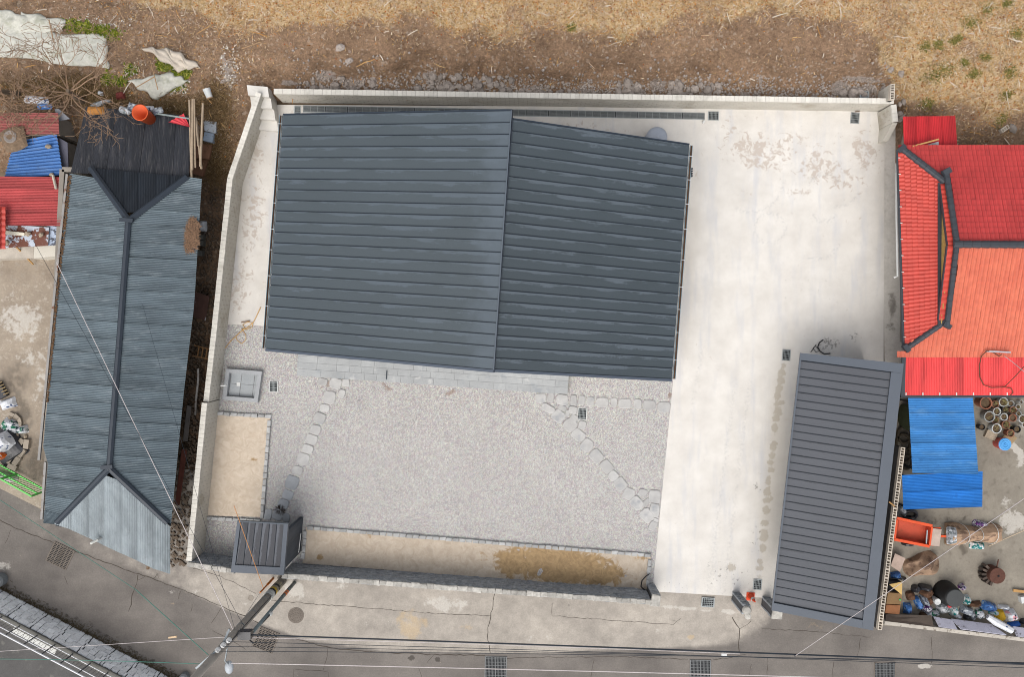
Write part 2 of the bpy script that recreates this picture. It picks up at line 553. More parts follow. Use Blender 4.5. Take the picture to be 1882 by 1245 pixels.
def straw_mask(px, py, X, Y):
    e = np.interp(px, [0, 250, 380, 430, 560, 700, 900, 1100, 1300, 1500, 1600, 1660, 1750], [-60, 15, 45, 70, 35, 48, 62, 60, 38, 30, 60, 210, 232])
    e = e + 17 * vn2(X, Y, 0.8, 31) + 8 * vn(X, Y, 5.0, 37)
    m = sm((e - py) / 55 + 0.5)
    return m * (0.55 + 0.45 * sm(0.5 + vn2(X, Y, 1.2, 8)))
SM = straw_mask(px, py, X, Y)
mb.at['straw'] = SM.ravel()
mb.at['pale'] = (0.42 * sm((0.75 - (Y - yw(X))) / 0.5) * (px > 540) * (px < 1640) + blob(px, py, [(530, 152, 18, 6), (600, 140, 25, 12), (650, 150, 26, 10, 0, .8), (795, 145, 16, 16), (985, 163, 25, 8, 0, .8), (1075, 168, 26, 7, 0, .7), (1210, 155, 18, 13), (1398, 150, 5, 14), (1545, 160, 22, 14), (1590, 165, 22, 12), (1585, 145, 40, 6, 0.1), (1637, 128, 8, 8), (1655, 200, 8, 16), (420, 130, 18, 40, -.3, .8), (190, 50, 60, 15, .3, .6), (200, 145, 40, 8, .1, .7), (1370, 172, 12, 10, 0, .6), (640, 95, 10, 22, -.4, .5), (1450, 130, 120, 8, 0.1, .35)])).ravel()
HUM = 0.62 * np.exp(-((py - 12 - np.interp(px, [380, 430, 560, 700, 900, 1100, 1300, 1500, 1600, 1660], [45, 70, 35, 48, 62, 60, 38, 30, 60, 90]) - 12 * vn2(X, Y, 0.8, 31)) / 15) ** 2) * (px > 400) * (px < 1640) * (0.5 + 0.5 * vn(X, Y, 1.6, 44))
mb.at['dark'] = np.clip(np.clip(HUM, 0, 1) + blob(px, py, [(230, 100, 95, 28, .2, .35), (205, 86, 14, 14, 0, 1), (420, 230, 55, 90, 0, .35), (60, 165, 150, 30, 0, .85), (1640, 60, 22, 70, .5, .35), (30, 8, 14, 6), (202, 8, 16, 6)]), 0, 1).ravel()
soil = mat_soil()
ter = mb.build('terrain', soil, fix=False, smooth=True)
ter['kind'] = 'structure'

# ------------------------------------------------------------------ alley between the left house and the block wall
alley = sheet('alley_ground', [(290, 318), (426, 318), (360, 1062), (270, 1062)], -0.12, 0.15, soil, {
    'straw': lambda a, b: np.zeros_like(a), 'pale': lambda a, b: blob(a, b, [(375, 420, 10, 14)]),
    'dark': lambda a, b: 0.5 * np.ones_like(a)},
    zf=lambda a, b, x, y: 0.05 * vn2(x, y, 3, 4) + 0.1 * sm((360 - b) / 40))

# ------------------------------------------------------------------ road, yards
def cem(a, b):
    e = np.interp(a, [-200, 0, 100, 240, 330, 450, 560, 700, 890, 1040, 1290, 1360, 1420, 1480, 1620, 1900],
                  [870, 952, 1005, 1050, 1085, 1137, 1178, 1198, 1203, 1200, 1190, 1185, 1150, 1120, 1160, 1190])
    v = sm((e - b) / np.interp(a, [1250, 1400], [16, 60]) + 0.5)
    dim = np.interp(a, [0, 200, 330, 420, 1300, 1400, 1450], [0.30, 0.36, 0.55, 0.85, 0.85, 0.6, 0.25])
    return v * dim
road = sheet('road', [(-220, 820), (2100, 1000), (2100, 1420), (-220, 1420)], -0.06, 0.13, mat_road(), {
    'cem': cem,
    'pale': lambda a, b: blob(a, b, [(540, 1085, 22, 18, .6), (630, 1078, 24, 10, 0, .6), (820, 1110, 45, 16, 0, .9), (760, 1065, 30, 5, 0, .7), (1250, 1118, 60, 5, .1, .9), (1340, 1125, 16, 6, 0, 1), (900, 1080, 45, 6, .1, .8), (360, 1085, 12, 10, 0, .7), (460, 1100, 40, 30, 0, .5), (700, 1150, 70, 14, 0, .45), (1200, 1165, 90, 20, 0, .4), (1700, 1225, 16, 6, 0, 1), (5, 1040, 16, 18, 0, .8), (1000, 1170, 60, 14, 0, .45), (330, 1095, 60, 10, .4, .4)]),
    'tan': lambda a, b: blob(a, b, [(755, 1150, 34, 32, 0, .8), (1270, 1172, 8, 6, 0, .9), (320, 1110, 9, 5, 0, .7), (1480, 1150, 60, 10, .1, .5), (860, 1155, 20, 12, 0, .6), (1010, 1140, 80, 8, 0, .4), (120, 1020, 60, 8, .4, .3)]),
    'dark': lambda a, b: np.maximum(blob(a, b, [(756, 1210, 7, 6), (804, 1213, 6, 6), (1245, 1143, 16, 6, 0, .5), (60, 1080, 60, 24, .4, .35), (520, 1062, 14, 8, 0, .8), (640, 1100, 30, 22, 0, .35), (1055, 1112, 18, 10, 0, .5)]), 0.6 * linemask(a, b, [[(0, 1072), (160, 1150), (325, 1242)]], 9)),
})
yard = sheet('yard_concrete', [(455, 192), (1626, 199), (1622, 1112), (350, 1040)], 0.0, 0.11, mat_concrete(), {
    'mud': lambda a, b: blob(a, b, [(1340, 240, 18, 26, -.3, .55), (1390, 280, 60, 34, .2, .75), (1450, 262, 40, 22, 0, .6), (1505, 305, 34, 34, .4, .72), (1590, 275, 24, 40, -.3, .75), (1550, 330, 44, 26, .3, .6), (1430, 290, 30, 30, 0, .5), (1480, 348, 40, 16, -.2, .4), (470, 290, 16, 60, .1, .6), (465, 400, 20, 70, .1, .7), (440, 520, 24, 60, 0, .6), (480, 220, 20, 20, 0, .4), (1265, 320, 22, 14, 0, .5), (1560, 250, 30, 10, 0, .5), (1050, 235, 90, 12, .08, .4), (560, 205, 30, 8, 0, .5), (1370, 355, 14, 10, 0, .3)]),
    'wet': lambda a, b: blob(a, b, [(1440, 672, 6, 5), (1437, 685, 9, 9), (1435, 700, 9, 9, .3), (1432, 715, 8, 10), (1429, 728, 7, 11), (1432, 742, 12, 6, -.2), (1430, 757, 9, 10), (1426, 770, 8, 8), (1424, 787, 7, 11), (1423, 816, 8, 6), (1420, 824, 8, 6), (1419, 838, 8, 7), (1416, 851, 7, 6), (1417, 864, 8, 6), (1412, 884, 6, 10), (1410, 905, 8, 12), (1411, 920, 14, 5, -.2), (1408, 938, 8, 10), (1406, 962, 9, 7), (1404, 985, 10, 13), (1402, 1008, 7, 9), (1397, 1033, 6, 8), (1397, 1046, 10, 5), (1397, 1060, 8, 5, 0, .7), (1344, 1044, 9, 9, 0, 1)]),
    'oil': lambda a, b: blob(a, b, [(1525, 632, 22, 14, 0, .55), (1570, 618, 9, 12, 0, .5), (1510, 640, 18, 5, 0, .4), (1330, 1060, 60, 34, 0, .3), (1390, 985, 14, 40, 0, .3), (1260, 1080, 40, 20, 0, .25), (1500, 520, 90, 60, 0, .16), (1390, 895, 10, 5, .8, .6)]),
    'tan': lambda a, b: np.maximum(blob(a, b, [(1425, 860, 22, 210, .1, .55), (1265, 480, 16, 180, .08, .35), (440, 300, 26, 140, .1, .5), (1620, 330, 12, 120, 0, .4)]), 0),
    'tyre': lambda a, b: np.maximum(arcmask(a, b, [(1415, 420, 28, 0, 360, 3), (1515, 385, 22, 20, 170, 4), (1515, 350, 30, 200, 340, 3), (1540, 340, 40, 20, 100, 3), (1500, 430, 46, 20, 120, 3), (1380, 330, 60, 0, 120, 3)]), 0.7 * linemask(a, b, [[(1352, 700), (1300, 1090)], [(1378, 700), (1330, 1090)], [(1290, 640), (1270, 760)], [(1320, 960), (1310, 1060)]], 4)),
})
def grey_shade(a, b):
    # greyer gravel on the gate side, with the wall's soft shade painted in
    e = np.interp(b, [600, 720, 900, 1060], [330, 500, 540, 600])
    return 0.5 * sm((e - a) / 90 + 0.5)
gravel = sheet('gravel', [(402, 596), (1243, 640), (1198, 1096), (350, 1040)], 0.012, 0.12, mat_gravel(), {
    'grey_shade': grey_shade,
    'soil': lambda a, b: blob(a, b, [(712, 714, 12, 5, .6, .8), (705, 706, 8, 5, .6, .7), (828, 722, 16, 5, -.5, .8), (826, 714, 5, 4, 0, .8), (716, 756, 6, 5, 0, .6), (605, 706, 26, 10, 0, .7), (650, 716, 10, 8, 0, .5), (1231, 727, 5, 8, 0, .9), (1140, 750, 10, 4, 0, .6), (880, 700, 150, 6, .07, .4)])},
    zf=lambda a, b, x, y: 0.008 * vn(x, y, 6, 3))
courtyard = sheet('courtyard', [(-120, 420), (150, 420), (92, 945), (-120, 838)], -0.03, 0.12, mat_oldyard('old_courtyard', C(178, 164, 146), C(156, 142, 126), C(206, 196, 182)), {
    'dark': lambda a, b: blob(a, b, [(30, 700, 40, 60, .3, .6), (40, 500, 90, 40, 0, .45), (40, 750, 20, 50, -.5, .7), (70, 850, 30, 60, 0, .7), (10, 640, 60, 20, 0, .3)]),
    'pale': lambda a, b: blob(a, b, [(40, 590, 50, 40, 0, .75), (60, 660, 40, 20, 0, .6), (75, 700, 14, 50, .2, .6), (20, 545, 40, 20, 0, .4)])})
nyard = sheet('neighbour_yard', [(1630, 690), (2080, 690), (2080, 1182), (1612, 1150)], -0.02, 0.12, mat_oldyard('neighbour_concrete', C(160, 152, 138), C(140, 132, 120), C(112, 104, 94)), {
    'dark': lambda a, b: blob(a, b, [(1690, 1110, 90, 40, 0, .6), (1730, 955, 80, 12, 0, .55), (1770, 1010, 14, 12, 0, .7), (1710, 1050, 20, 12, 0, .6), (1850, 800, 40, 30, 0, .5), (1660, 960, 24, 50, 0, .6), (1815, 745, 60, 40, 0, .5), (1850, 1100, 40, 30, 0, .35), (1665, 800, 12, 70, 0, 1), (1800, 1085, 25, 10, -.5, .5)]),
    'pale': lambda a, b: blob(a, b, [(1860, 960, 30, 26, 0, .8), (1866, 825, 26, 8, .8, .9), (1875, 850, 10, 16, 0, .8), (1850, 925, 20, 16, 0, .6), (1840, 1000, 20, 10, 0, .4)])})
strip = sheet('side_strip', [(1621, 232), (1668, 222), (1668, 700), (1626, 700)], -0.02, 0.12, mat_oldyard('strip_concrete', C(232, 226, 216), C(214, 208, 198), C(190, 182, 170)), {
    'dark': lambda a, b: blob(a, b, [(1640, 560, 10, 34, 0, .7), (1634, 600, 14, 12, 0, .6), (1640, 640, 12, 20, 0, .5), (1632, 480, 4, 60, 0, .4)]),
    'pale': lambda a, b: np.zeros_like(a)})

# sand beds with granite edging
sandm = mat_sand()
bed1 = sheet('sand_bed', [(399, 762), (497, 767), (484, 951), (372, 948)], 0.07, 0.1, sandm, {
    'wet': lambda a, b: blob(a, b, [(466, 845, 7, 3, 0, .65)]), 'grey': lambda a, b: 0.1 * np.ones_like(a)},
    zf=lambda a, b, x, y: 0.018 * vn2(x, y, 4, 9))
bed2 = sheet('sand_bed', [(563, 970), (1197, 1020), (1190, 1086), (556, 1036)], 0.07, 0.1, sandm, {
    'wet': lambda a, b: np.maximum(blob(a, b, [(1030, 1040, 110, 36, .09, 1.0), (950, 1035, 40, 30, 0, 1), (1100, 1055, 50, 24, 0, .9), (588, 1025, 6, 6, 0, .8), (679, 985, 5, 5, 0, .6), (1175, 1026, 14, 5, 0, .6)]), 0),
    'grey': lambda a, b: 0.3 * np.ones_like(a)},
    zf=lambda a, b, x, y: 0.02 * vn2(x, y, 4, 19) * (1 + 1.2 * (a > 900)))
mgran = M('granite_edging', C(190, 190, 188), 0.85, 0.2, 3, 0.15, 30, rnd=0.2)
def rough_block(seed, sx=1.0, sy=1.0, sz=1.0, j=0.07):
    r = random.Random(seed); m = MB()
    b = [(-.5, -.5), (.5, -.5), (.5, .5), (-.5, .5)]
    jj = lambda: r.uniform(-j, j)
    lo = [((x + jj()) * sx, (y + jj()) * sy, 0) for x, y in b]
    mi = [((x + jj()) * sx, (y + jj()) * sy, sz * (0.8 + jj())) for x, y in b]
    to = [((x * .8 + jj()) * sx, (y * .8 + jj()) * sy, sz * (1 + jj() * .7)) for x, y in b]
    m.hexa(lo, mi); m.f.pop(1)
    o = len(m.v); m.v += to
    for i in range(4): m.f.append((4 + i, 4 + (i + 1) % 4, o + (i + 1) % 4, o + i))
    m.f.append((o, o + 1, o + 2, o + 3))
    return m.mesh('edging', mgran, origin=(0, 0, 0))[0]
EDG = [rough_block(k) for k in range(6)]
def edging(parent, a, b, z=0.0, w=0.16, ln=0.3, h=0.12):
    A, B = P(*a, z), P(*b, z)
    n = max(1, int((B - A).length / ln)); ang = math.atan2(B.y - A.y, B.x - A.x)
    for k in range(n):
        c = A.lerp(B, (k + .5) / n)
        inst(EDG[random.randrange(6)], 'edging_stone', parent, (c.x, c.y, z), (0, 0, ang + random.uniform(-.05, .05)), ((B - A).length / n * .95, w * random.uniform(.85, 1.1), h * random.uniform(.9, 1.15)))
edging(bed1, (399, 760), (500, 766)); edging(bed1, (496, 772), (482, 952)); edging(bed1, (376, 952), (480, 958))
edging(bed2, (565, 970), (1196, 1021)); edging(bed2, (562, 976), (557, 1028)); edging(bed2, (1194, 1028), (1189, 1078))

# stepping stones
mstep = M('stepping_stone', C(196, 194, 191), 0.8, 0.14, 2.5, 0.1, 25, rnd=0.12, spots=((C(170, 172, 174), 1.5, .52, .72),))
mstep2 = M('stepping_stone_dark', C(166, 169, 172), 0.8, 0.16, 2.5, 0.1, 25, rnd=0.16)  # darker base for the stones nearest the gate
def stone_path(name, label, lst, mat):
    t = thing(name, P(lst[0][0], lst[0][1], 0.01), label, 'stone path')
    for i, (x, y, rx, ry, rot) in enumerate(lst):
        r = random.Random(i * 13 + len(lst)); n = 14
        c = P(x, y, 0.0)
        def ring(k, z):
            q = []
            for j in range(n):
                a = 2 * math.pi * j / n
                ca, sa = math.cos(a), math.sin(a)
                p = 5.5
                rad = (abs(ca) ** p + abs(sa) ** p) ** (-1 / p) * jit[j] * k
                u, v = ca * rad * rx / 40, sa * rad * ry / 40
                co, si = math.cos(-rot), math.sin(-rot)
                q.append((c.x + u * co - v * si, c.y + u * si + v * co, z))
            return q
        jit = [r.uniform(.93, 1.04) for _ in range(n)]
        zt = r.uniform(.045, .065)
        m = MB()
        m.hexa(ring(1.0, 0.0), ring(1.0, zt - .012)); m.f.pop(1)
        o = len(m.v); m.v += ring(.9, zt)
        m.f += [(n + j, n + (j + 1) % n, o + (j + 1) % n, o + j) for j in range(n)] + [tuple(o + j for j in range(n))]
        m.build('stone', mat, t)
    return t
stone_path('stepping_stones', 'stepping stones running through the gravel from patio steps to the small roofed gate', [
    (593, 702, 9, 7, .3), (617, 705, 11, 10, .3), (636, 704, 7, 7, 0), (629, 724, 6, 8, .3), (606, 731, 11, 12, .2), (597, 750, 9, 7, .2), (588, 769, 11, 10, .4),
    (580, 790, 10, 9, .3), (573, 808, 11, 9, .3), (566, 826, 10, 8, .3), (557, 844, 12, 11, .3), (547, 865, 10, 8, .3)], mstep)
stone_path('stepping_stones', 'darker stepping stones beside the square sand bed', [
    (537, 887, 12, 13, .3), (529, 910, 10, 9, .4), (521, 927, 10, 9, .3), (511, 946, 10, 11, .4), (493, 946, 7, 10, .2), (526, 952, 7, 8, 0)], mstep2)
stone_path('stepping_stones', 'straight row of stepping stones from patio corner to the concrete drive', [
    (994, 732, 10, 9, 0), (1012, 731, 6, 9, .1), (1033, 735, 11, 10, .1), (1054, 736, 6, 10, .05), (1069, 736, 6, 9, .1), (1085, 738, 7, 9, .1), (1107, 740, 12, 9, 0), (1128, 740, 6, 9, 0),
    (1148, 742, 12, 9, 0), (1172, 743, 7, 9, 0), (1193, 745, 12, 9, 0), (1220, 749, 12, 10, .05)], mstep)
stone_path('stepping_stones', 'diagonal trail of stepping stones across gravel towards the stone end pillar', [
    (1007, 751, 13, 7, .5), (1026, 765, 12, 11, .7), (1048, 781, 12, 12, .8), (1063, 800, 13, 10, .7), (1079, 819, 11, 12, .6), (1096, 839, 13, 11, .9), (1115, 858, 13, 10, .9), (1127, 875, 9, 9, .8),
    (1140, 890, 12, 11, .9), (1156, 908, 11, 11, .4), (1170, 925, 13, 10, .8), (1189, 948, 13, 11, .9), (1033, 750, 8, 5, .3), (1043, 760, 4, 7, .2), (1053, 754, 8, 7, .2), (1055, 768, 7, 6, .5), (1070, 782, 7, 8, .3),
    (1181, 906, 8, 7, .2), (1203, 913, 11, 12, .1), (1187, 924, 5, 9, .8), (1203, 939, 9, 13, .1), (1205, 957, 5, 4, .5), (1200, 967, 7, 9, .5)], mstep)
# ------------------------------------------------------------------ block walls
mblock = M('cement_block', C(232, 227, 216), 0.9, 0.1, 1.2, 0.08, 30, rnd=0.07, spots=((C(196, 190, 178), 1.0, .55, .75),))
mblock_d = M('cement_block_face', C(214, 208, 196), 0.92, 0.12, 0.9, 0.1, 30, spots=((C(186, 178, 162), 0.7, .52, .75),))
mmortar = M('mortar', C(168, 162, 150), 0.95, 0.1)
UNIT = {}
def unit_brick(mat):
    if mat.name not in UNIT:
        m = MB(); m.box((0, 0, .5), (1, 1, 1)); UNIT[mat.name] = m.mesh('brick', mat, origin=(0, 0, 0))[0]
    return UNIT[mat.name]
def block_wall(t, pts, ztop, z0=0.0, th=0.22, cap_ln=0.195, cap_h=0.09, both=True):
    """pts: centre line (world xy) of the wall; blocks as courses, cap bricks as parts"""
    mort, face = MB(), MB()
    for A, B in zip(pts, pts[1:]):
        A, B = Vector((A.x, A.y, 0)), Vector((B.x, B.y, 0))
        d = (B - A); L = d.length; d.normalize(); ang = math.atan2(d.y, d.x)
        zc = ztop - cap_h
        mort.box((*((A + B) / 2).xy, (z0 + zc) / 2), (L, th - 0.03, zc - z0 - 0.004), ang)
        nc = max(1, round((zc - z0) / 0.19)); ch = (zc - z0) / nc
        for k in range(nc):
            x = -0.2 if k % 2 else 0.0
            while x < L:
                a, b = max(0, x), min(L, x + 0.39)
                if b - a > 0.04:
                    c = A + d * ((a + b) / 2)
                    face.box((c.x, c.y, z0 + ch * (k + .5)), (b - a - .012, th + random.uniform(-.004, .004), ch - .012), ang)
                x += 0.40
        n = max(1, round(L / cap_ln))
        for k in range(n):
            c = A + d * (L * (k + .5) / n)
            inst(unit_brick(mblock), 'cap_brick', t, (c.x, c.y, zc + 0.002), (0, 0, ang), (L / n - .008, th + .012 + random.uniform(-.006, .006), cap_h + random.uniform(-.006, .004)))
    mort.build('mortar', mmortar, t, fix=False)
    face.build('blocks', mblock_d, t, kind='stuff', fix=False)
def lines_mid(a, b, z): return [(P(*p, z) + P(*q, z)) / 2 for p, q in zip(a, b)]
rw_pts = [P(503, 167.5, ZB), P(1643, 185.5, ZB)]
t = thing('block_wall', P(1000, 200, 0), 'long pale cement-block wall along the back of the yard below the soil bank', 'wall', 'block walls')
block_wall(t, rw_pts, ZB, -0.1)
lw = lines_mid(LW_OUT, LW_IN, ZB)
t = thing('block_wall', P(420, 450, 0), 'long block wall between yard and the corrugated blue-grey roof house', 'wall', 'block walls')
block_wall(t, lw, ZB, -0.1)
lw2 = lines_mid([(370, 741), (341, 1032)], [(381.5, 741), (353, 1032)], ZB + .19)
block_wall_t = t
t2 = thing('block_wall', P(375, 900, 0), 'slightly taller block wall section beside the square sand bed', 'wall', 'block walls')
block_wall(t2, lw2, ZB + .19, -0.1)
# short return wall at the right back corner, with a sloping end
t = thing('block_wall', P(1620, 225, 0), 'short block wall return with stepped end beside the red lean-to', 'wall', 'block walls')
block_wall(t, [P(1642.5, 192, ZB), P(1646, 224, ZB)], ZB, -0.1)
m = MB(); a, b = P(1646, 225, ZB), P(1640, 246, 0.35)
m.hexa([(a.x - .11, a.y, -.1), (a.x + .11, a.y, -.1), (a.x + .08, a.y - .62, -.1), (a.x - .16, a.y - .62, -.1)], [(a.x - .11, a.y, ZB - .05), (a.x + .11, a.y, ZB - .05), (a.x + .08, a.y - .62, .5), (a.x - .16, a.y - .62, .5)])
m.build('sloped_end', mblock_d, t)
# hollow blocks
def hollow_mesh(mat, L=0.39, W=0.19, Hh=0.19, wall=0.03):
    m = MB()
    m.box((0, W / 2 - wall / 2, Hh / 2), (L, wall, Hh)); m.box((0, -W / 2 + wall / 2, Hh / 2), (L, wall, Hh))
    for k in range(4):
        x = -L / 2 + wall / 2 + k * (L - wall) / 3
        m.box((x, 0, Hh / 2 - .001), (wall, W - 2 * wall, Hh - .003))
    return m.mesh('hollow_block', mat, origin=(0, 0, 0))[0]
mhol = M('hollow_block', C(224, 212, 196), 0.95, 0.15, 2, 0.12, 30, rnd=0.1)
mdark = M('dark_void', (0.012, 0.012, 0.013), 0.95, 0.1)
mhface = M('dark_block_face', C(78, 76, 76), 0.95, 0.25, 1.5, 0.15, 25, spots=((C(150, 142, 134), 3.0, .66, .72),))  # darker base than the open blocks of the top course
HOL = hollow_mesh(mhol)
def hollow_wall(t, a, b, ztop, fmat, z0=-0.05, courses_top=1):
    A, B = P(*a, ztop), P(*b, ztop); d = B - A; L = d.length; ang = math.atan2(d.y, d.x)
    n = round(L / 0.395); zc = ztop - .19
    core, face = MB(), MB()
    core.box((*((A + B) / 2).xy, (z0 + zc) / 2), (L - .01, .16, zc - z0 - .004), ang)
    nc = round((zc - z0) / .19); ch = (zc - z0) / nc
    for k in range(nc):
        for q in range(n + 1):
            x0, x1 = max(0, (q - .5 * (k % 2)) * L / n), min(L, (q + 1 - .5 * (k % 2)) * L / n)
            if x1 - x0 > .05:
                c = A.lerp(B, (x0 + x1) / 2 / L)
                face.box((c.x, c.y, z0 + ch * (k + .5)), (x1 - x0 - .012, .19, ch - .012), ang)
    core.build('mortar', mdark, t, fix=False); face.build('blocks', fmat, t, kind='stuff', fix=False)
    for k in range(n):
        c = A.lerp(B, (k + .5) / n)
        inst(HOL, 'hollow_block', t, (c.x, c.y, zc + .002), (0, 0, ang + random.uniform(-.015, .015)), ((L / n) / .39 * .985, 1, 1))
t = thing('block_wall', P(1635, 1000, 0), 'raw hollow-block wall with open cores between carport and junk yard', 'wall')
hollow_wall(t, (1660, 823), (1617, 1159), 1.75, mhface)
t = thing('block_pier', P(1641, 168, .4), 'short stub of hollow blocks behind the back wall corner', 'wall')
hollow_wall(t, (1640, 183), (1641, 154), 1.75, mblock_d, 0.4)

# concrete steps in the back left corner
mconc = M('cast_concrete', C(230, 226, 218), 0.85, 0.1, 1.5, 0.07, 25, spots=((C(204, 198, 188), 1.4, .55, .75),))
t = thing('concrete_steps', P(500, 210, 0), 'four pale cast concrete steps climbing to the wall corner', 'steps')
A, B = P(487, 176, 1.2), P(500, 236, .2)
ang = math.atan2(-(B.x - A.x) * 0 + 0.12, 1)
for k in range(4):
    c = P(496.5 - k * 2.2, 232 - k * 17.5, .1)
    z1 = .28 + k * .29
    ex, ey = Vector((1, -0.09, 0)), Vector((-.13, 1, 0))
    q = [c + ex * (-.52) + ey * (-.23), c + ex * .40 + ey * (-.23), c + ex * .40 + ey * .215, c + ex * (-.52) + ey * .215]
    m = MB(); m.prism([(p.x, p.y) for p in q], -.05, z1 + random.uniform(-.01, .01)); m.build('step', mconc, t)

# ------------------------------------------------------------------ stacked stone front wall
ZF = 1.45
mslate = M('stacked_slate', C(160, 164, 168), 0.8, 0.3, 4, 0.25, 12, spots=((C(205, 208, 210), 5, .62, .7),))
mcap = M('cap_rock', C(186, 182, 174), 0.9, 0.2, 3, 0.2, 9, rnd=0.2)
CAPR = []
for k in range(6):
    me = rough_block(100 + k, j=.1).copy(); me.materials.clear(); me.materials.append(mcap); CAPR.append(me)
mmort2 = M('dark_mortar', C(90, 90, 92), .95, .1)
def slate_wall(t, A, B, th, ztop, caps=True, z0=-.1):
    A, B = Vector((A.x, A.y, 0)), Vector((B.x, B.y, 0)); d = B - A; L = d.length; d.normalize(); ang = math.atan2(d.y, d.x); n = Vector((-d.y, d.x, 0))
    core, st_ = MB(), MB()
    core.box((*((A + B) / 2).xy, (z0 + ztop) / 2), (L - .04, th - .10, ztop - z0 - .01), ang)
    z = z0
    while z < ztop - .02:
        h = random.choice((.05, .06, .075, .09)); h = min(h, ztop - z)
        for s in (-1, 1):
            x = -random.uniform(0, .2)
            while x < L:
                w = random.uniform(.16, .45); a, b = max(0, x), min(L, x + w)
                if b - a > .03:
                    dp = random.uniform(.06, .10)
                    c = A + d * ((a + b) / 2) + n * s * (th / 2 - .08 + dp / 2)
                    st_.box((c.x, c.y, z + h / 2), (b - a - .008, dp, h - .008), ang)
                x += w
        z += h
    core.build('core', mmort2, t, fix=False); st_.build('slate_stones', mslate, t, kind='stuff', fix=False)
    if caps:
        x = 0
        while x < L - .05:
            w = random.uniform(.24, .42); w = min(w, L - x)
            c = A + d * (x + w / 2)
            inst(CAPR[random.randrange(6)], 'cap_stone', t, (c.x, c.y, ztop), (0, 0, ang + random.uniform(-.06, .06)), (w * .97, th * random.uniform(.82, 1.0), random.uniform(.07, .11)))
            x += w
t = thing('stone_wall', P(870, 1075, 0), 'low stacked grey slate wall with pale cap stones along the street', 'wall')
slate_wall(t, P(519, 1058.5, ZF), P(1196, 1107, ZF), .24, ZF)
t = thing('stone_wall', P(390, 1030, 0), 'short stacked slate wall between the block wall and the gate', 'wall')
slate_wall(t, P(345, 1037, ZF), P(432, 1050, ZF), .24, ZF)
def pillar(lbl, c, ztop, sx, sy, rot, cap):
    c = P(*c, ztop)
    t = thing('stone_pillar', (c.x, c.y, 0), lbl, 'pillar')
    d = Vector((math.cos(rot), math.sin(rot), 0))
    slate_wall(t, c - d * sx / 2, c + d * sx / 2, sy, ztop, caps=False)
    m = MB()
    if cap == 'round':
        m.lathe((c.x, c.y, ztop), [(.2, 0), (.21, .05), (.16, .12), (.02, .14)], 12)
        m.build('cap', mcap, t, smooth=False)
        m = MB(); m.lathe((c.x + .06, c.y - .28, ztop - .02), [(.15, 0), (.15, .04), (.1, .06)], 8); m.build('cap_rock', mcap, t)
    else:
        me = CAPR[2]; inst(me, 'cap_stone', t, (c.x, c.y, ztop), (0, 0, rot), (sx * 1.05, sy * .95, .1))
pillar('stacked slate end pillar at the corner of front wall and drive', (1205, 1104), 1.45, .38, .55, -.1, 'flat')
pillar('stacked slate gatepost with round pale cap beside the traffic cone', (1372, 1122), 1.7, .36, .44, -.1, 'round')
pillar('stacked slate gatepost tucked under the carport corner', (1428, 1129), 1.5, .42, .46, -.1, 'flat')

# ------------------------------------------------------------------ drains and covers
mgal = M('galvanised_grate', C(178, 184, 184), 0.5, 0.15, 4, metal=0.5)
mcast = M('cast_iron_grate', C(122, 112, 102), 0.7, 0.2, 4)
mgs = M('street_grate', C(128, 130, 130), .6, .15, 4, metal=.3)
mwhite = M('white_frame', C(226, 226, 222), 0.6, 0.05)
mpit_dark = M('drain_dark_plate', (0.015, 0.016, 0.018), 0.9, 0.2)  # flat black plate, painted shade in place of the hollow under the bars
def grate(lbl, c, w, h, rot, z, nb, cross=3, fm=None, bm_=None, leafs=1, group=None, bw=.012):
    fm = fm or mgal; bm_ = bm_ or mgal
    t = thing('drain_grate', P(*c, z), lbl, 'drain', group)
    o = P(*c, z); ex = Vector((math.cos(rot), math.sin(rot), 0)); ey = Vector((-ex.y, ex.x, 0))
    m = MB(); m.box((o.x, o.y, z + .004), (w, h, .008), rot); m.build('pit_dark_plate', mpit_dark, t)
    m = MB(); f = .03
    for s in (-1, 1):
        p = o + ey * s * (h / 2 - f / 2); m.box((p.x, p.y, z + .014), (w, f, .028), rot)
        p = o + ex * s * (w / 2 - f / 2); m.box((p.x, p.y, z + .014), (f, h - 2 * f - .002, .028), rot)
    m.build('frame', fm, t)
    lw_ = (w - 2 * f) / leafs
    for q in range(leafs):
        m = MB(); x0 = -w / 2 + f + q * lw_ + .008; x1 = x0 + lw_ - .016
        for k in range(nb + 1):
            x = lerp(x0, x1, k / nb); p = o + ex * x; m.box((p.x, p.y, z + .015), (bw, h - 2 * f - .004, .02), rot)
        for k in range(cross):
            y = lerp(-h / 2 + f, h / 2 - f, (k + .5) / cross); p = o + ey * y + ex * (x0 + x1) / 2; m.box((p.x, p.y, z + .013), (x1 - x0, bw * 1.1, .012), rot)
        m.build('grating', bm_, t)
    return t
R = math.radians
grate('small square grate at the left end of the trench drain', (547, 202), .30, .38, R(-3), 0, 6)
grate('small square grate at the right end of the trench drain', (1311, 213), .5, .40, R(-1), 0, 7, 4)
grate('square drain grate near the back right corner of the concrete yard', (1571, 217), .40, .5, R(-4), 0, 6, 4)
grate('drain grate beside the carport corner above the wet stains', (1445, 653), .38, .52, R(-4), 0, 5, 4)
grate('drain grate near the traffic cone', (1392, 1075), .40, .5, R(-5), 0, 5, 4)
grate('wide drain grate at the street edge of the drive', (1301, 1108), .6, .44, R(-3), 0, 6, 4)
grate('white-framed drain grate in gravel beside the outdoor sink', (503, 711), .42, .52, R(-1), .012, 6, 4, mwhite)
grate('white-framed drain grate in gravel among the stepping stones', (1070, 761), .44, .55, R(-3), .012, 6, 4, mwhite)
zz = float(hfun(np.array(P(1588, 173, .7).x), np.array(P(1588, 173, .7).y)))
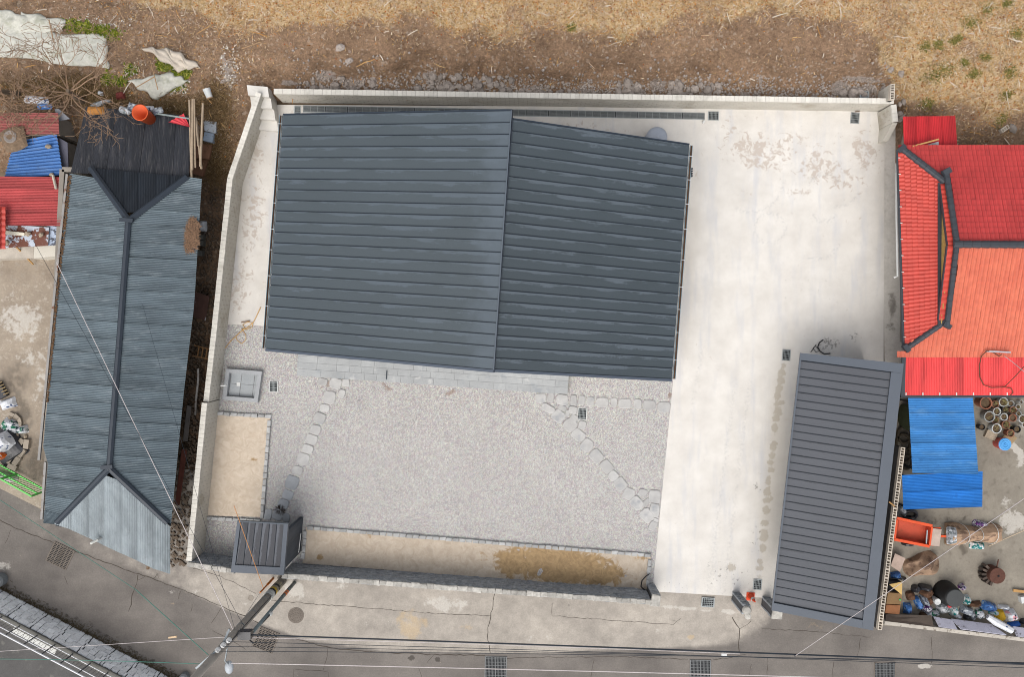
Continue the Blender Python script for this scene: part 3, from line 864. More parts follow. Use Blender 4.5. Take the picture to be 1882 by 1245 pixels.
grate('small drain grate in pale gravel behind the back wall', (1588, 174), .40, .3, 0, zz + .09, 6, 2)
grate('rusty double street grate in front of the corrugated-roof house', (111, 1022), 1.05, 1.0, R(-26), -.06, 3, 12, mcast, mcast, 2, bw=.032)
grate('rusty double street grate below the utility pole', (489, 1177), 1.0, 1.0, R(-22), -.06, 3, 12, mcast, mcast, 2, bw=.032)
grate('street grate below the middle of the front wall', (911, 1227), 1.02, .98, R(-1), -.06, 7, 6, mgs, mgs, 2, bw=.016)
grate('street grate below the drive entrance', (1287, 1231), .98, .88, R(-1), -.06, 7, 6, mgs, mgs, 2, bw=.016)
grate('street grate below the carport', (1626, 1234), .98, .80, R(0), -.06, 7, 6, mcast, mgs, 2, bw=.016)
# trench drain
t = thing('trench_drain', P(920, 207, 0), 'long grated trench drain along the foot of the back wall', 'drain')
A, B = P(557, 200, 0), P(1295, 213.5, 0); L = (B - A).length; ang = math.atan2(B.y - A.y, B.x - A.x); np_ = 18
m = MB(); m.box((*((A + B) / 2).xy, .004), (L, .27, .008), ang); m.build('channel_dark_plate', mpit_dark, t)
m = MB(); nrm_ = Vector((-math.sin(ang), math.cos(ang), 0))
for s in (-1, 1):
    c = (A + B) / 2 + nrm_ * s * .145; m.box((c.x, c.y, .012), (L, .03, .024), ang)
m.build('frame', mgal, t)
m = MB(); Lp = L / np_
for k in range(7): m.box((0, -.108 + k * .036, .012), (Lp - .03, .012, .02))
for k in range(4): m.box((-Lp / 2 + .03 + k * (Lp - .06) / 3, 0, .0135), (.012, .25, .022))
gm = m.mesh('grating', mgal, origin=(0, 0, 0))[0]
for k in range(np_):
    c = A.lerp(B, (k + .5) / np_); inst(gm, 'grating', t, (c.x, c.y, .002), (0, 0, ang))
# manhole
t = thing('manhole_cover', P(544, 1132, -.06), 'round cast iron manhole cover in the street below the pole', 'manhole cover')
o = P(544, 1132, -.06)
m = MB(); m.lathe(o, [(.37, 0), (.37, .012), (.34, .012)], 28); m.build('rim', mcast, t)
m = MB(); m.lathe(o, [(.335, 0), (.335, .009), (.33, .010)], 28); m.build('disc', M('manhole_dark', C(56, 52, 48), .7), t)
m = MB()
for rr, n in ((.285, 18), (.205, 13), (.125, 8)):
    for k in range(n):
        a0 = 2 * math.pi * (k + .2) / n; a1 = 2 * math.pi * (k + .8) / n
        q = [(o.x + math.cos(a) * r_, o.y + math.sin(a) * r_) for r_, a in ((rr - .024, a0), (rr + .024, a0), (rr + .024, a1), (rr - .024, a1))]
        m.prism(q, o.z + .009, o.z + .022)
m.lathe((o.x, o.y, o.z + .009), [(.06, 0), (.06, .01)], 12)
m.build('studs', mcast, t, kind='stuff')
m = MB(); o = P(461, 1100, -.06); m.lathe(o, [(.13, 0), (.13, .012), (.11, .012), (.11, .006), (.02, .006)], 20)
tag(m.build('valve_cover', M('valve_cover', C(160, 150, 138), .8)), 'small round valve cover in the pale street near the orange marker', 'valve cover')

# cracks in the street
mcrack = M('crack', C(82, 74, 66), .95, .2, 5)
CR = [[(-10, 950), (26, 971), (139, 1014), (190, 1033), (236, 1050), (270, 1061), (332, 1084), (406, 1115), (450, 1134), (480, 1150)], [(253, 1057), (253, 1067), (248, 1079), (243, 1095), (242, 1112), (236, 1125)],
 [(266, 1061), (254, 1067)], [(288, 1055), (282, 1065)], [(288, 1055), (293, 1066)], [(19, 976), (9, 1000)], [(332, 1086), (328, 1102)], [(406, 1117), (398, 1133), (388, 1147)], [(353, 1112), (351, 1125)],
 [(480, 1104), (516, 1106), (624, 1115), (717, 1122), (802, 1129), (902, 1133)], [(908, 1092), (905, 1120), (901, 1136), (897, 1156), (897, 1177), (901, 1201)],
 [(542, 1174), (583, 1186), (617, 1194), (655, 1197), (717, 1201), (794, 1204), (845, 1205), (892, 1206)], [(601, 1191), (601, 1208), (594, 1233)], [(541, 1262), (541, 1231), (603, 1236), (603, 1262)],
 [(797, 1205), (784, 1220)], [(768, 1226), (776, 1250)], [(930, 1211), (1033, 1209), (1143, 1208), (1264, 1213)], [(1092, 1213), (1085, 1250)], [(1346, 1136), (1359, 1157), (1358, 1182), (1359, 1201)], [(1380, 1143), (1359, 1157)],
 [(1015, 1110), (1015, 1133), (1110, 1140), (1236, 1149), (1251, 1138)], [(1310, 1214), (1351, 1208), (1370, 1204)], [(1582, 1174), (1575, 1213)], [(1531, 1217), (1531, 1250)], [(1411, 1208), (1410, 1250)], [(1713, 1169), (1712, 1220)],
 [(1400, 1157), (1470, 1160), (1600, 1172)], [(1380, 1222), (1376, 1250)], [(356, 1046), (400, 1058), (436, 1075), (470, 1092)], [(118, 1060), (124, 1075)], [(390, 1160), (420, 1175), (452, 1195)]]
for i, pl in enumerate(CR):
    pts = []
    for a, b in zip(pl, pl[1:]):
        n = max(2, int(math.hypot(b[0] - a[0], b[1] - a[1]) / 7))
        for k in range(n):
            t_ = k / n; pts.append((lerp(a[0], b[0], t_) + random.uniform(-1.1, 1.1), lerp(a[1], b[1], t_) + random.uniform(-1.1, 1.1)))
    pts.append(pl[-1])
    wd = .036 if i in (0, 1, 10, 11, 18) else .02
    w3 = [P(x, y, -.056) for x, y in pts]; rows = []
    for k, p in enumerate(w3):
        d = w3[min(k + 1, len(w3) - 1)] - w3[max(0, k - 1)]; d.normalize(); nn = Vector((-d.y, d.x, 0)) * wd * random.uniform(.25, .62)
        rows.append([p - nn, p + nn])
    m = MB(); m.grid(rows); m.build('crack', mcrack, road, fix=False)
# ------------------------------------------------------------------ standing seam roofs
def mat_roof(name, a, dry, amount=0.8, lo=.50, hi=.60, ridge=False):
    t = NT(name)
    uv = t.N('ShaderNodeUVMap').outputs[0]
    sp = t.N('ShaderNodeSeparateXYZ'); t.L(uv, sp.inputs[0])
    vec = t.mapv((0.55, 1.6, 1), 0, uv)
    n1 = t.noise(1.0, 8, 0.72, vec)
    n2 = t.noise(16.0, 4, 0.8)
    edge = t.ma('SUBTRACT', 0.34, t.ma('MULTIPLY', sp.outputs[2] if False else t.ma('FRACT', sp.outputs[1]), 1.0))
    f = t.ma('ADD', t.ma('MULTIPLY', edge, 0.42), t.ma('ADD', t.ma('MULTIPLY', n1, 0.85), t.ma('MULTIPLY', n2, 0.25)))
    big = t.noise(0.45, 3, 0.6)
    f = t.ma('ADD', f, t.ma('MULTIPLY', t.ma('SUBTRACT', big, 0.5), 0.35))
    st_ = t.ma('MULTIPLY', t.step(f, lo, hi), amount)
    gr = t.noise(60, 2, 0.8)
    c = t.mul(a, t.rng(gr, 0.86, 1.14, 0.3, 0.7))
    c = t.mul(c, t.rng(t.noise(0.25, 3), 0.94, 1.06))
    c = t.mul(c, t.rng(t.rand(), 0.97, 1.03, 0, 1))
    c = t.mix(st_, c, dry)
    if ridge: c = t.mix(t.ma('MULTIPLY', t.step(t.ma('ADD', t.attr('ru'), t.ma('MULTIPLY', t.noise(1.2, 5, .6), .22)), .97, 1.09), .6), c, t.mul(dry, 1.05))
    t.bump(t.ma('ADD', gr, t.ma('MULTIPLY', t.noise(0.9, 3, .5), 6.0)), 0.10)
    return t.out(c, 0.55, 0.0, 0.4)
ROOF_A = C(73, 83, 89); ROOF_B = C(68, 78, 84)  # right slope darker: its weaker light is put into the base colour
mroofL = mat_roof('roof_metal_left', ROOF_A, C(92, 103, 113), 0.7, .58, .64, True)
mroofR = mat_roof('roof_metal_right', ROOF_B, C(96, 106, 115), 0.8, .57, .62)
mseam = M('roof_seam', C(44, 54, 66), .5, .05)
mtrim = M('roof_trim', C(90, 99, 109), .5, .06, 1.0, .05)
mtrim2 = M('carport_trim', C(90, 97, 107), .5, .05, 1.0, .05)
def seam_roof(t, A, B, Cc, D, n, mat, w0=0.0, seam_h=.035, k0=0):
    """panels between v lines; A->B is first seam line, D->C last; u runs A->B"""
    for k in range(n):
        a, d = A.lerp(D, k / n), A.lerp(D, (k + 1) / n)
        b, c = B.lerp(Cc, k / n), B.lerp(Cc, (k + 1) / n)
        nn = nrm(a, b, d)
        g = (d - a).normalized() * .017
        L = (b - a).length
        q = [a + g, b + g, c - g, d - g]
        m = MB()
        up = [p + nn * .0 for p in q]; dn = [p - nn * .03 for p in q]
        flip = (b - a).cross(d - a).z < 0
        m.v = [tuple(p) for p in up + dn]
        m.f = [(0, 1, 2, 3), (7, 6, 5, 4), (0, 4, 5, 1), (1, 5, 6, 2), (2, 6, 7, 3), (3, 7, 4, 0)]
        me, org = m.mesh('roof_panel', mat)
        uvl = me.uv_layers.new(name='UVMap')
        uvs = {0: (0, .03), 1: (L, .03), 2: (L, .97), 3: (0, .97), 4: (0, 0), 5: (L, 0), 6: (L, 1), 7: (0, 1)}
        for lp in me.loops:
            u, v = uvs[lp.vertex_index]; uvl.data[lp.index].uv = (u + (k + k0) * 3.37, v + (k + k0))
        att = me.attributes.new('ru', 'FLOAT', 'POINT'); att.data.foreach_set('value', [0, 1, 1, 0, 0, 1, 1, 0])
        import bmesh
        bm = bmesh.new(); bm.from_mesh(me); bmesh.ops.recalc_face_normals(bm, faces=bm.faces[:]); bm.to_mesh(me); bm.free()
        o = bpy.data.objects.new('roof_panel', me); put(o, org, t)
        m = MB(); m.bar(a + nn * .002, b + nn * .002, .013, seam_h * 1.4, up=nn)
        m.build('seam', mseam, o, fix=False)
    a, b = D, Cc; nn = nrm(A, B, D)
    m = MB(); m.bar(a + nn * .002, b + nn * .002, .013, seam_h * 1.4, up=nn); m.build('seam', mseam, t, fix=False)
mwallw = M('white_render', C(236, 234, 230), .8, .04)
mglass = M('dark_glass', (0.03, 0.035, 0.04), .1, .05, spec=.6)
house = thing('house', P(880, 450, 0), 'large house with charcoal standing-seam gable roof in the walled yard', 'house')
ZE1, ZR, ZE2 = 2.75, 6.1, 3.6
LT, LB = P(520, 211, ZE1), P(488, 641, ZE1)
RT, RB = P(1267, 266, ZE2), P(1235, 697, ZE2)
GT, GB = P(940, 203, ZR), P(907, 680, ZR)
GT2, GB2 = P(941, 219, ZR - .12), P(908, 679, ZR - .12)
seam_roof(house, LT, GT, GB, LB, 22, mroofL)
seam_roof(house, GT2, RT, RB, GB2, 22, mroofR, k0=31)
# deck under the panels, verge trims, ridge lip
m = MB(); m.slab(LT, GT, GB, LB, .16, -.045); m.build('roof_deck', mseam, house)
m = MB(); m.slab(GT2, RT, RB, GB2, .16, -.045); m.build('roof_deck', mseam, house)
def edge_trim(t, a, b, w, mat, out, drop=.2, name='verge_trim'):
    a, b, out = Vector(a), Vector(b), Vector(out).normalized()
    m = MB(); m.slab(a + Vector((0, 0, .025)), b + Vector((0, 0, .025)), b + out * w + Vector((0, 0, .025)), a + out * w + Vector((0, 0, .025)), drop)
    return m.build(name, mat, t)
so = (GB - GT).normalized(); so.z = 0
mtrimh = M('verge_metal', C(84, 93, 106), .5, .05)
edge_trim(house, LB, GB, .11, mtrimh, so); edge_trim(house, GB2, RB, .11, mtrimh, so)
edge_trim(house, LT, GT, .05, mseam, -so); edge_trim(house, GT2, RT, .05, mseam, -so)
m = MB(); m.bar(GT + Vector((0, 0, .03)), GB + Vector((0, 0, .03)), .05, .05); m.build('ridge_lip', mtrim, house)
m = MB(); m.hexa([GT2 + Vector((.0, 0, -.1)), GB2 + Vector((.0, 0, -.1)), GB2 + Vector((.035, 0, -.1)), GT2 + Vector((.035, 0, -.1))], [GT2 + Vector((.0, 0, .09)), GB2 + Vector((0, 0, .09)), GB2 + Vector((.035, 0, .09)), GT2 + Vector((.035, 0, .09))]); m.build('ridge_upstand', mseam, house)
mgut = M('gutter_metal', C(150, 170, 178), .45, .08, metal=.3); mrust = M('leaf_litter_gutter', C(96, 72, 56), .9, .3, 8); mbrk = M('bracket_white', C(214, 218, 222), .5, .03)
for a, b, s in ((LT, LB, -1), (RT, RB, 1)):
    o_ = Vector((s, s * -.075, 0)).normalized()
    m = MB()
    for q, hgt in ((.02, .0), (.12, .0)):
        m.bar(a + o_ * (q + .03) + Vector((0, 0, -.08)), b + o_ * (q + .03) + Vector((0, 0, -.08)), .014, .1)
    g_ = m.build('gutter', mgut, house)
    m = MB(); m.bar(a + o_ * .10 + Vector((0, 0, -.13)), b + o_ * .10 + Vector((0, 0, -.13)), .09, .02); m.build('gutter_floor', mrust, g_)
    for k in range(9):
        p = a.lerp(b, (k + .35) / 9 + random.uniform(-.02, .02))
        m = MB(); m.bar(p + o_ * .03 + Vector((0, 0, -.02)), p + o_ * .17 + Vector((0, 0, -.02)), .022, .02); m.build('gutter_bracket', mbrk, g_)
# walls under the roof
ins = lambda a, b, c, k: a + (b - a).normalized() * k[0] + (c - a).normalized() * k[1]
q = [Vector((p.x, p.y, 0)) for p in (LT, RT, RB, LB)]
cen = sum(q, Vector()) / 4
wq = [cen + (p - cen) * .93 for p in q]
wl = MB()
for i in range(4):
    a, b = wq[i], wq[(i + 1) % 4]
    za = ZE1 + .1 if i in (0, 3) else ZE2 + .1
    d = (b - a).normalized(); nn = Vector((-d.y, d.x, 0)) * .15
    hz = {0: ((0, 2.5), (.57, 5.4), (1, 3.2)), 1: ((0, 3.2), (1, 3.2)), 2: ((0, 3.2), (.43, 5.4), (1, 2.5)), 3: ((0, 2.5), (1, 2.5))}[i]
    for (t0, z0), (t1, z1) in zip(hz, hz[1:]):
        p0, p1 = a.lerp(b, t0), a.lerp(b, t1)
        wl.hexa([p0, p1, p1 - nn, p0 - nn], [p0 + Vector((0, 0, z0)), p1 + Vector((0, 0, z1)), p1 - nn + Vector((0, 0, z1)), p0 - nn + Vector((0, 0, z0))])
wl.build('wall', mwallw, house)
fa, fb = wq[3], wq[2]; fd = (fb - fa).normalized(); fo = Vector((fd.y, -fd.x, 0))
for k, (u, w, z0, z1) in enumerate(((.12, 1.6, 1.0, 2.2), (.30, 2.4, .35, 2.4), (.52, 2.4, .35, 2.4), (.80, 1.6, 1.0, 2.2))):
    c = fa.lerp(fb, u); m = MB(); cc = c + fo * .02
    m.box((cc.x, cc.y, (z0 + z1) / 2), (w, .07, z1 - z0), math.atan2(fd.y, fd.x)); f_ = m.build('window', mseam, house)
    cc = c + fo * .045; m = MB(); m.box((cc.x, cc.y, (z0 + z1) / 2), (w - .12, .05, z1 - z0 - .12), math.atan2(fd.y, fd.x)); m.build('pane', mglass, f_)
# small vent units on the eaves
m = MB()
p = P(1269, 317, 2.9)
for k in range(4): m.box((p.x + .02, p.y - .15 + k * .1, 2.9), (.12, .06, .16))
m.box((p.x - .05, p.y, 2.9), (.04, .44, .2)); m.build('wall_vent', mseam, house)
m = MB(); p = P(506, 449, 2.72); m.lathe((p.x - .02, p.y, 2.5), [(.09, 0), (.09, .2), (.06, .22), (.06, .1)], 10); m.build('rain_head', M('rain_head', C(150, 150, 152), .5), house)

# ------------------------------------------------------------------ patio
t = thing('patio', P(790, 690, 0), 'raised grey stone-paved patio along the front of the charcoal-roofed house', 'patio')
mpav = M('patio_paver', C(182, 184, 184), .8, .12, 1.5, .1, 20, rnd=.05, spots=((C(164, 168, 171), 1.8, .52, .7), (C(204, 204, 202), 2.3, .60, .72)))
zp = .30
pa, pb = P(545, 690, zp), P(1043, 725, zp)
d = (pb - pa).normalized(); nn = Vector((-d.y, d.x, 0)); L = (pb - pa).length; ang = math.atan2(d.y, d.x)
dep = 2.3
m = MB(); c = (pa + pb) / 2 + nn * dep / 2; m.box((c.x, c.y, (zp - .05) / 2), (L - .02, dep - .02, zp - .05), ang); m.build('base', M('patio_base', C(150, 150, 150), .9), t)
pm = MB(); pm.box((0, 0, .5), (1, 1, 1)); pm = pm.mesh('paver', mpav, origin=(0, 0, 0))[0]
rw = .3; row = 0
while row * rw < dep - .05:
    x = 0
    while x < L - .02:
        w = min(random.choice((.55, .6, .9, 1.1)), L - x)
        if L - x - w < .15: w = L - x
        c = pa + d * (x + w / 2) + nn * (row * rw + rw / 2)
        inst(pm, 'paver', t, (c.x, c.y, zp - .048), (0, 0, ang), (w - .007, rw - .007, .048 + random.uniform(-.003, .003)))
        x += w
    row += 1
for k in range(int(L / .6)):
    c = pa + d * (k * .6 + .3) + nn * .0
    inst(pm, 'riser_slab', t, (c.x - nn.x * .012, c.y - nn.y * .012, 0.01), (0, 0, ang), (.59, .024, .24))
m = MB(); c = pa + d * (4.1) + nn * .3; m.box((c.x, c.y, zp + .03), (.03, .42, .06), ang); m.build('rail_stub', mseam, t)

# ------------------------------------------------------------------ carport
cp = thing('carport', P(1520, 880, 0), 'mono-pitch charcoal metal carport beside the concrete drive', 'carport')
mroofC = mat_roof('carport_metal', C(82, 85, 92), C(60, 62, 67), .7, .70, .73)
Z1, Z2 = 2.5, 3.55
TL, TR, BR, BL = P(1471, 649, Z1), P(1661, 669, Z2), P(1605, 1160, Z2), P(1418, 1123, Z1)
e1, e2 = (TR - TL).normalized(), (BL - TL).normalized()
fw, sw = .30, .42
iTL, iTR, iBR, iBL = TL + e2 * .34 + e1 * .08, TR + e2 * .42 - e1 * sw, BR - e2 * .36 - e1 * sw, BL - e2 * .36 + e1 * .08
dz = Vector((0, 0, .09))
seam_roof(cp, iTL - dz, iTR - dz, iBR - dz, iBL - dz, 31, mroofC)
m = MB(); m.slab(TL + e1 * .02 + e2 * .02, TR - e1 * .02 + e2 * .02, BR - e1 * .02 - e2 * .02, BL + e1 * .02 - e2 * .02, .1, -.14); m.build('roof_deck', mseam, cp)
def trimslab(a, b, c, d_, mat, th=.22, t=None, name='fascia_cap'):
    m = MB(); m.slab(a, b, c, d_, th); return m.build(name, mat, t)
trimslab(TL, TR, TR + e2 * .40, TL + e2 * .30, mtrim2, t=cp)
trimslab(TR + e2 * .402, BR - e2 * .002, BR - e1 * .44 - e2 * .002, TR + e2 * .402 - e1 * .44, mtrim2, t=cp)
trimslab(BL - e2 * .34, BR - e2 * .34 - e1 * .445, BR - e1 * .445, BL, mtrim2, t=cp)
trimslab(TL + e2 * .302, BL - e2 * .342, BL - e2 * .342 + e1 * .07, TL + e2 * .302 + e1 * .07, mtrim2, t=cp)
for u, v in ((.34, .06), (.34, .5), (.34, .94), (.94, .04), (.94, .5), (.94, .96)):
    p = TL.lerp(TR, u).lerp(BL.lerp(BR, u), v); m = MB(); m.box((p.x, p.y, (p.z - .2) / 2), (.1, .1, p.z - .2)); m.build('post', mseam, cp)
a, b = TL.lerp(TR, .965), BL.lerp(BR, .965)
m = MB(); m.hexa([(a.x, a.y, 0), (b.x, b.y, 0), (b.x + .05, b.y, 0), (a.x + .05, a.y, 0)], [(a.x, a.y, 3.2), (b.x, b.y, 3.2), (b.x + .05, b.y, 3.2), (a.x + .05, a.y, 3.2)]); m.build('back_panel', M('carport_back', C(58, 60, 64), .7), cp)

# ------------------------------------------------------------------ gate house
gt = thing('gate_house', P(510, 1010, 0), 'small charcoal roofed entrance gate in the front wall', 'gate')
ZG = 2.8
mroofG = mat_roof('gate_roof_metal', C(58, 60, 67), C(96, 100, 108), .9, .56, .60)
a, b, c, d = P(436, 958, ZG), P(529.5, 963.5, ZG), P(521, 1058, ZG), P(424, 1053, ZG)
e1, e2 = (b - a).normalized(), (d - a).normalized()
ia, ib, ic, id_ = a + e1 * .15 + e2 * .05, b - e1 * .19 + e2 * .05, c - e1 * .19 - e2 * .33, d + e1 * .15 - e2 * .33
dz = Vector((0, 0, .06))
seam_roof(gt, ia - dz, id_ - dz, ic - dz, ib - dz, 6, mroofG)
m = MB(); m.slab(a + e1 * .03 + e2 * .03, b - e1 * .03 + e2 * .03, c - e1 * .03 - e2 * .03, d + e1 * .03 - e2 * .03, .12, -.11); m.build('roof_deck', mseam, gt)
trimslab(a, b, b + e2 * .045, a + e2 * .045, mtrim, .2, gt)
trimslab(a + e2 * .047, a + e1 * .145 + e2 * .047, d + e1 * .145 - e2 * .327, d - e2 * .327, mtrim2, .2, gt)
trimslab(b - e1 * .185 + e2 * .047, b + e2 * .047, c - e2 * .327, c - e1 * .185 - e2 * .327, mtrim2, .2, gt)
trimslab(d - e2 * .325, c - e2 * .325, c, d, mtrim2, .2, gt)
mclad = M('dark_cladding', C(70, 76, 84), .6, .08, 2, .06, 30, rnd=.12)
for s, (p, q) in enumerate(((a, d), (b, c))):
    p, q = Vector((p.x, p.y, 0)), Vector((q.x, q.y, 0)); io = e1 * (.12 if s == 0 else -.12); io.z = 0
    p, q = p + io + e2 * (1.0 if s == 0 else .38), q + io - e2 * .2
    n = 9
    m = MB(); m.bar(p + Vector((0, 0, 1.3)), q + Vector((0, 0, 1.3)), .12, 2.6); m.build('side_wall', mseam, gt)
    for k in range(n):
        u, v = p.lerp(q, k / n), p.lerp(q, (k + 1) / n); dd = (v - u) * .015
        off = io.normalized() * -.073
        m = MB(); m.bar(u + dd + off + Vector((0, 0, 1.3)), v - dd + off + Vector((0, 0, 1.3)), .024, 2.6); m.build('cladding_board', mclad, gt)
p, q = a.lerp(d, .6), b.lerp(c, .6)
p, q = Vector((p.x, p.y, 1.1)) + e1 * .2, Vector((q.x, q.y, 1.1)) - e1 * .2
m = MB(); m.bar(p, q, .06, 2.1); dr = m.build('door', mclad, gt)
hp = p.lerp(q, .9); m = MB(); m.bar(hp + Vector((0, -.05, -.1)), hp + Vector((0, -.05, .15)), .03, .03); m.build('handle', mgal, dr)
m = MB(); pp = P(551, 985, .9); m.bar(P(553, 981, .9), P(549, 1016, .9), .02, .04); m.build('side_rail', mwhite, gt)

# ------------------------------------------------------------------ yard things
t = thing('outdoor_sink', P(448, 710, 0), 'square grey stone outdoor wash basin sunk beside the block wall', 'sink')
ms = M('sink_stone', C(176, 178, 180), .75, .1, 2, .1, 20)
ms2 = M('sink_slab', C(172, 176, 178), .7, .1, 2, .08, 20, rnd=.06)
q = [P(416, 678, .2), P(482, 683, .2), P(474, 740, .2), P(409, 735, .2)]
e = [(q[1] - q[0]), (q[3] - q[0])]
for i in range(4):
    u, v = q[i], q[(i + 1) % 4]; dd = (v - u).normalized(); nn = Vector((-dd.y, dd.x, 0)) * -.09 * -1
    inn = (sum(q, Vector()) / 4 - (u + v) / 2); inn.z = 0; inn = inn.normalized() * .09
    s_ = 0.09 if i % 2 else -.09
    m = MB(); uu, vv = u + dd * (.18 if i % 2 else 0) + inn, v - dd * (.18 if i % 2 else 0) + inn
    m.bar(Vector((uu.x, uu.y, .13)), Vector((vv.x, vv.y, .13)), .18, .26); m.build('rim', ms, t)
iq = lambda u, v: q[0] + e[0] * u + e[1] * v
us, vs_ = (.12, .42, .78, .90), (.12, .47, .86)
for i in range(3):
    for j in range(2):
        m = MB(); pts = [iq(us[i] + .006, vs_[j] + .006), iq(us[i + 1] - .006, vs_[j] + .006), iq(us[i + 1] - .006, vs_[j + 1] - .006), iq(us[i] + .006, vs_[j + 1] - .006)]
        m.prism([(p.x, p.y) for p in pts], .015, .045); m.build('floor_slab', ms2, t)
m = MB(); c = iq(.36, .48); m.box((c.x, c.y, .053), (.17, .17, .02)); m.build('drain_cover', mwhite, t)
m = MB(); c = iq(.06, .52); m.tube([(c.x - .12, c.y, .0), (c.x - .12, c.y, .62), (c.x - .08, c.y, .68), (c.x + .12, c.y + .01, .66), (c.x + .14, c.y, .58)], .03, 8); m.build('tap', mwhite, t)
m = MB(); c = P(1200, 262, 0); m.lathe(c, [(.46, 0), (.47, .5), (.47, 1.0), (.44, 1.12), (.32, 1.22), (.15, 1.27), (.03, 1.28)], 28)
wt = thing('water_tank', c, 'round pale grey water tank standing behind the house', 'tank'); m.build('shell', M('tank_grey', C(176, 182, 192), .5, .03), wt, smooth=True)
m = MB(); m.lathe((c.x, c.y, 1.27), [(.1, 0), (.1, .03), (.04, .045)], 12); m.build('cap', M('tank_grey', C(176, 182, 192)), wt)
m = MB(); c = P(1203, 231, 0)
# pipe stub by trench drain
m.tube([P(1291, 226, .05), P(1295, 221, .06)], .05, 8); tag(m.build('drain_pipe', mwhite), 'white pipe stub emptying beside the trench drain end', 'pipe')
m = MB(); m.bar(P(1572, 205, .3), P(1580, 204, .3), .04, .05); tag(m.build('wall_tap', M('tap_brown', C(120, 100, 84))), 'tiny outlet on the back wall above the corner drain', 'tap')
# traffic cone
cn = thing('traffic_cone', P(1379, 1097, 0), 'orange traffic cone with a white band beside the gatepost', 'traffic cone')
mor = M('cone_orange', C(238, 82, 40), .5, .06); c = P(1379, 1097, 0)
m = MB(); m.box((c.x, c.y, .02), (.37, .37, .04), R(-3)); m.build('base', mor, cn)
m = MB(); m.lathe((c.x, c.y, .04), [(.155, 0), (.095, .34)], 18); m.lathe((c.x, c.y, .04), [(.0705, .46), (.03, .68), (.01, .69)], 18); m.build('cone', mor, cn, smooth=False)
m = MB(); m.lathe((c.x, c.y, .04), [(.097, .34), (.072, .46)], 18); m.build('band', mwhite, cn)
# black hose by the front wall, black cable by the carport, orange twine
mblk = M('black_rubber', (.012, .012, .014), .5, .1)
m = MB(); m.tube([P(1194, 1056, .08), P(1187, 1060, .25), P(1180, 1068, .35), P(1178, 1079, .3), P(1183, 1084, .3), P(1191, 1088, .35)], .03, 6); tag(m.build('hose', mblk), 'black bent hose at the end of the front sand bed', 'hose')
m = MB(); m.tube([P(1513, 625, .02), P(1506, 630, .05), P(1503, 638, .06), P(1507, 646, .06), P(1515, 651, .05), P(1526, 650, .03)], .028, 6)
m.tube([P(1500, 634, .02), P(1494, 641, .04), P(1500, 648, .04), P(1506, 644, .02), P(1498, 636, .02), P(1490, 648, .02)], .016, 5); tag(m.build('cable', mblk), 'coil of black cable lying on concrete behind the carport', 'cable')
mtw = M('orange_twine', C(226, 178, 104), .8, .1)
def twine(pts, r, lbl, name='twine', cat='string', mat=None):
    q = []
    for a, b in zip(pts, pts[1:]):
        for k in range(4):
            q.append(P(lerp(a[0], b[0], k / 4), lerp(a[1], b[1], k / 4), lerp(a[2], b[2], k / 4)))
    q.append(P(*pts[-1])); m = MB(); m.tube(q, r, 5); return tag(m.build(name, mat or mtw), lbl, cat)
twine([(479, 565, .03), (472, 580, .03), (466, 592, .04), (458, 600, .05), (448, 606, .03), (440, 612, .03), (432, 620, .04), (425, 626, .05), (420, 632, .06), (414, 640, .3)], .018, 'orange twine trailing over the gravel to the block wall')
twine([(450, 604, .03), (446, 597, .04), (455, 592, .05), (465, 594, .05), (463, 602, .05), (452, 606, .04), (444, 604, .03), (452, 616, .03), (452, 625, .03), (444, 632, .03), (436, 626, .03), (433, 618, .03)], .014, 'loose tangled loop of orange twine on the gravel')
m = MB(); m.bar(P(443, 593, .03), P(459, 590, .05), .04, .03); tag(m.build('stick', M('dead_wood', C(132, 104, 78))), 'short brown stick beside the tangled twine', 'stick')
twine([(1231, 1, 0), (1231, 1, 0)], .001, 'x') if False else None
for i, (x, y, s) in enumerate(((440, 656, .07), (512, 938, .11), (1310, 305, .05))):
    pass
m = MB()
for k in range(70):
    a = random.uniform(0, 6.28); r_ = random.uniform(0, .18); p = P(514, 938, .06) + Vector((math.cos(a) * r_, math.sin(a) * r_, 0)); m.bar(p, p + Vector((math.cos(a) * .12, math.sin(a) * .12, random.uniform(.01, .10))), .012, .006)
tag(m.build('dead_plant', M('dead_plant', C(60, 46, 34), .9)), 'clump of dead brown plant on a dark stepping stone', 'plant')
# ------------------------------------------------------------------ corrugated roofs on the left
def mat_corr(name, c, rust, streak=(1, 1, 1), rot=0.0, amt=.5, light=None, lo=.55, hi=.72):
    t = NT(name)
    n1 = t.noise(1.0, 5, .65, t.mapv(streak, rot)); n2 = t.noise(3.5, 5, .7)
    k = t.rng(n1, .74, 1.22, .3, .7)
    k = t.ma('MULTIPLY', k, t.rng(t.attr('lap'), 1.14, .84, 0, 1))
    k = t.ma('MULTIPLY', k, t.rng(t.rand(), .92, 1.08, 0, 1))
    cc = t.mul(c, k)
    if light: cc = t.mix(t.ma('MULTIPLY', t.step(t.noise(1.6, 5, .7, t.mapv(streak, rot)), .5, .72), .6), cc, light)
    cc = t.mix(t.ma('MULTIPLY', t.step(n2, lo, hi), amt), cc, rust)
    return t.out(cc, .62, 0.1, .35)
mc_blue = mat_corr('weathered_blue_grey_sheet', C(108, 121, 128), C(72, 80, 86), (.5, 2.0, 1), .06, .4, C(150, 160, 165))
mc_dark = mat_corr('dark_hip_sheet', C(46, 52, 60), C(30, 32, 36), (3, .5, 1), .1, .5)  # north hip sheets, much darker base than the other slopes
mc_lean = mat_corr('streaky_black_sheet', C(60, 62, 68), C(30, 30, 34), (7.0, .7, 1), .21, .6, C(124, 120, 118))
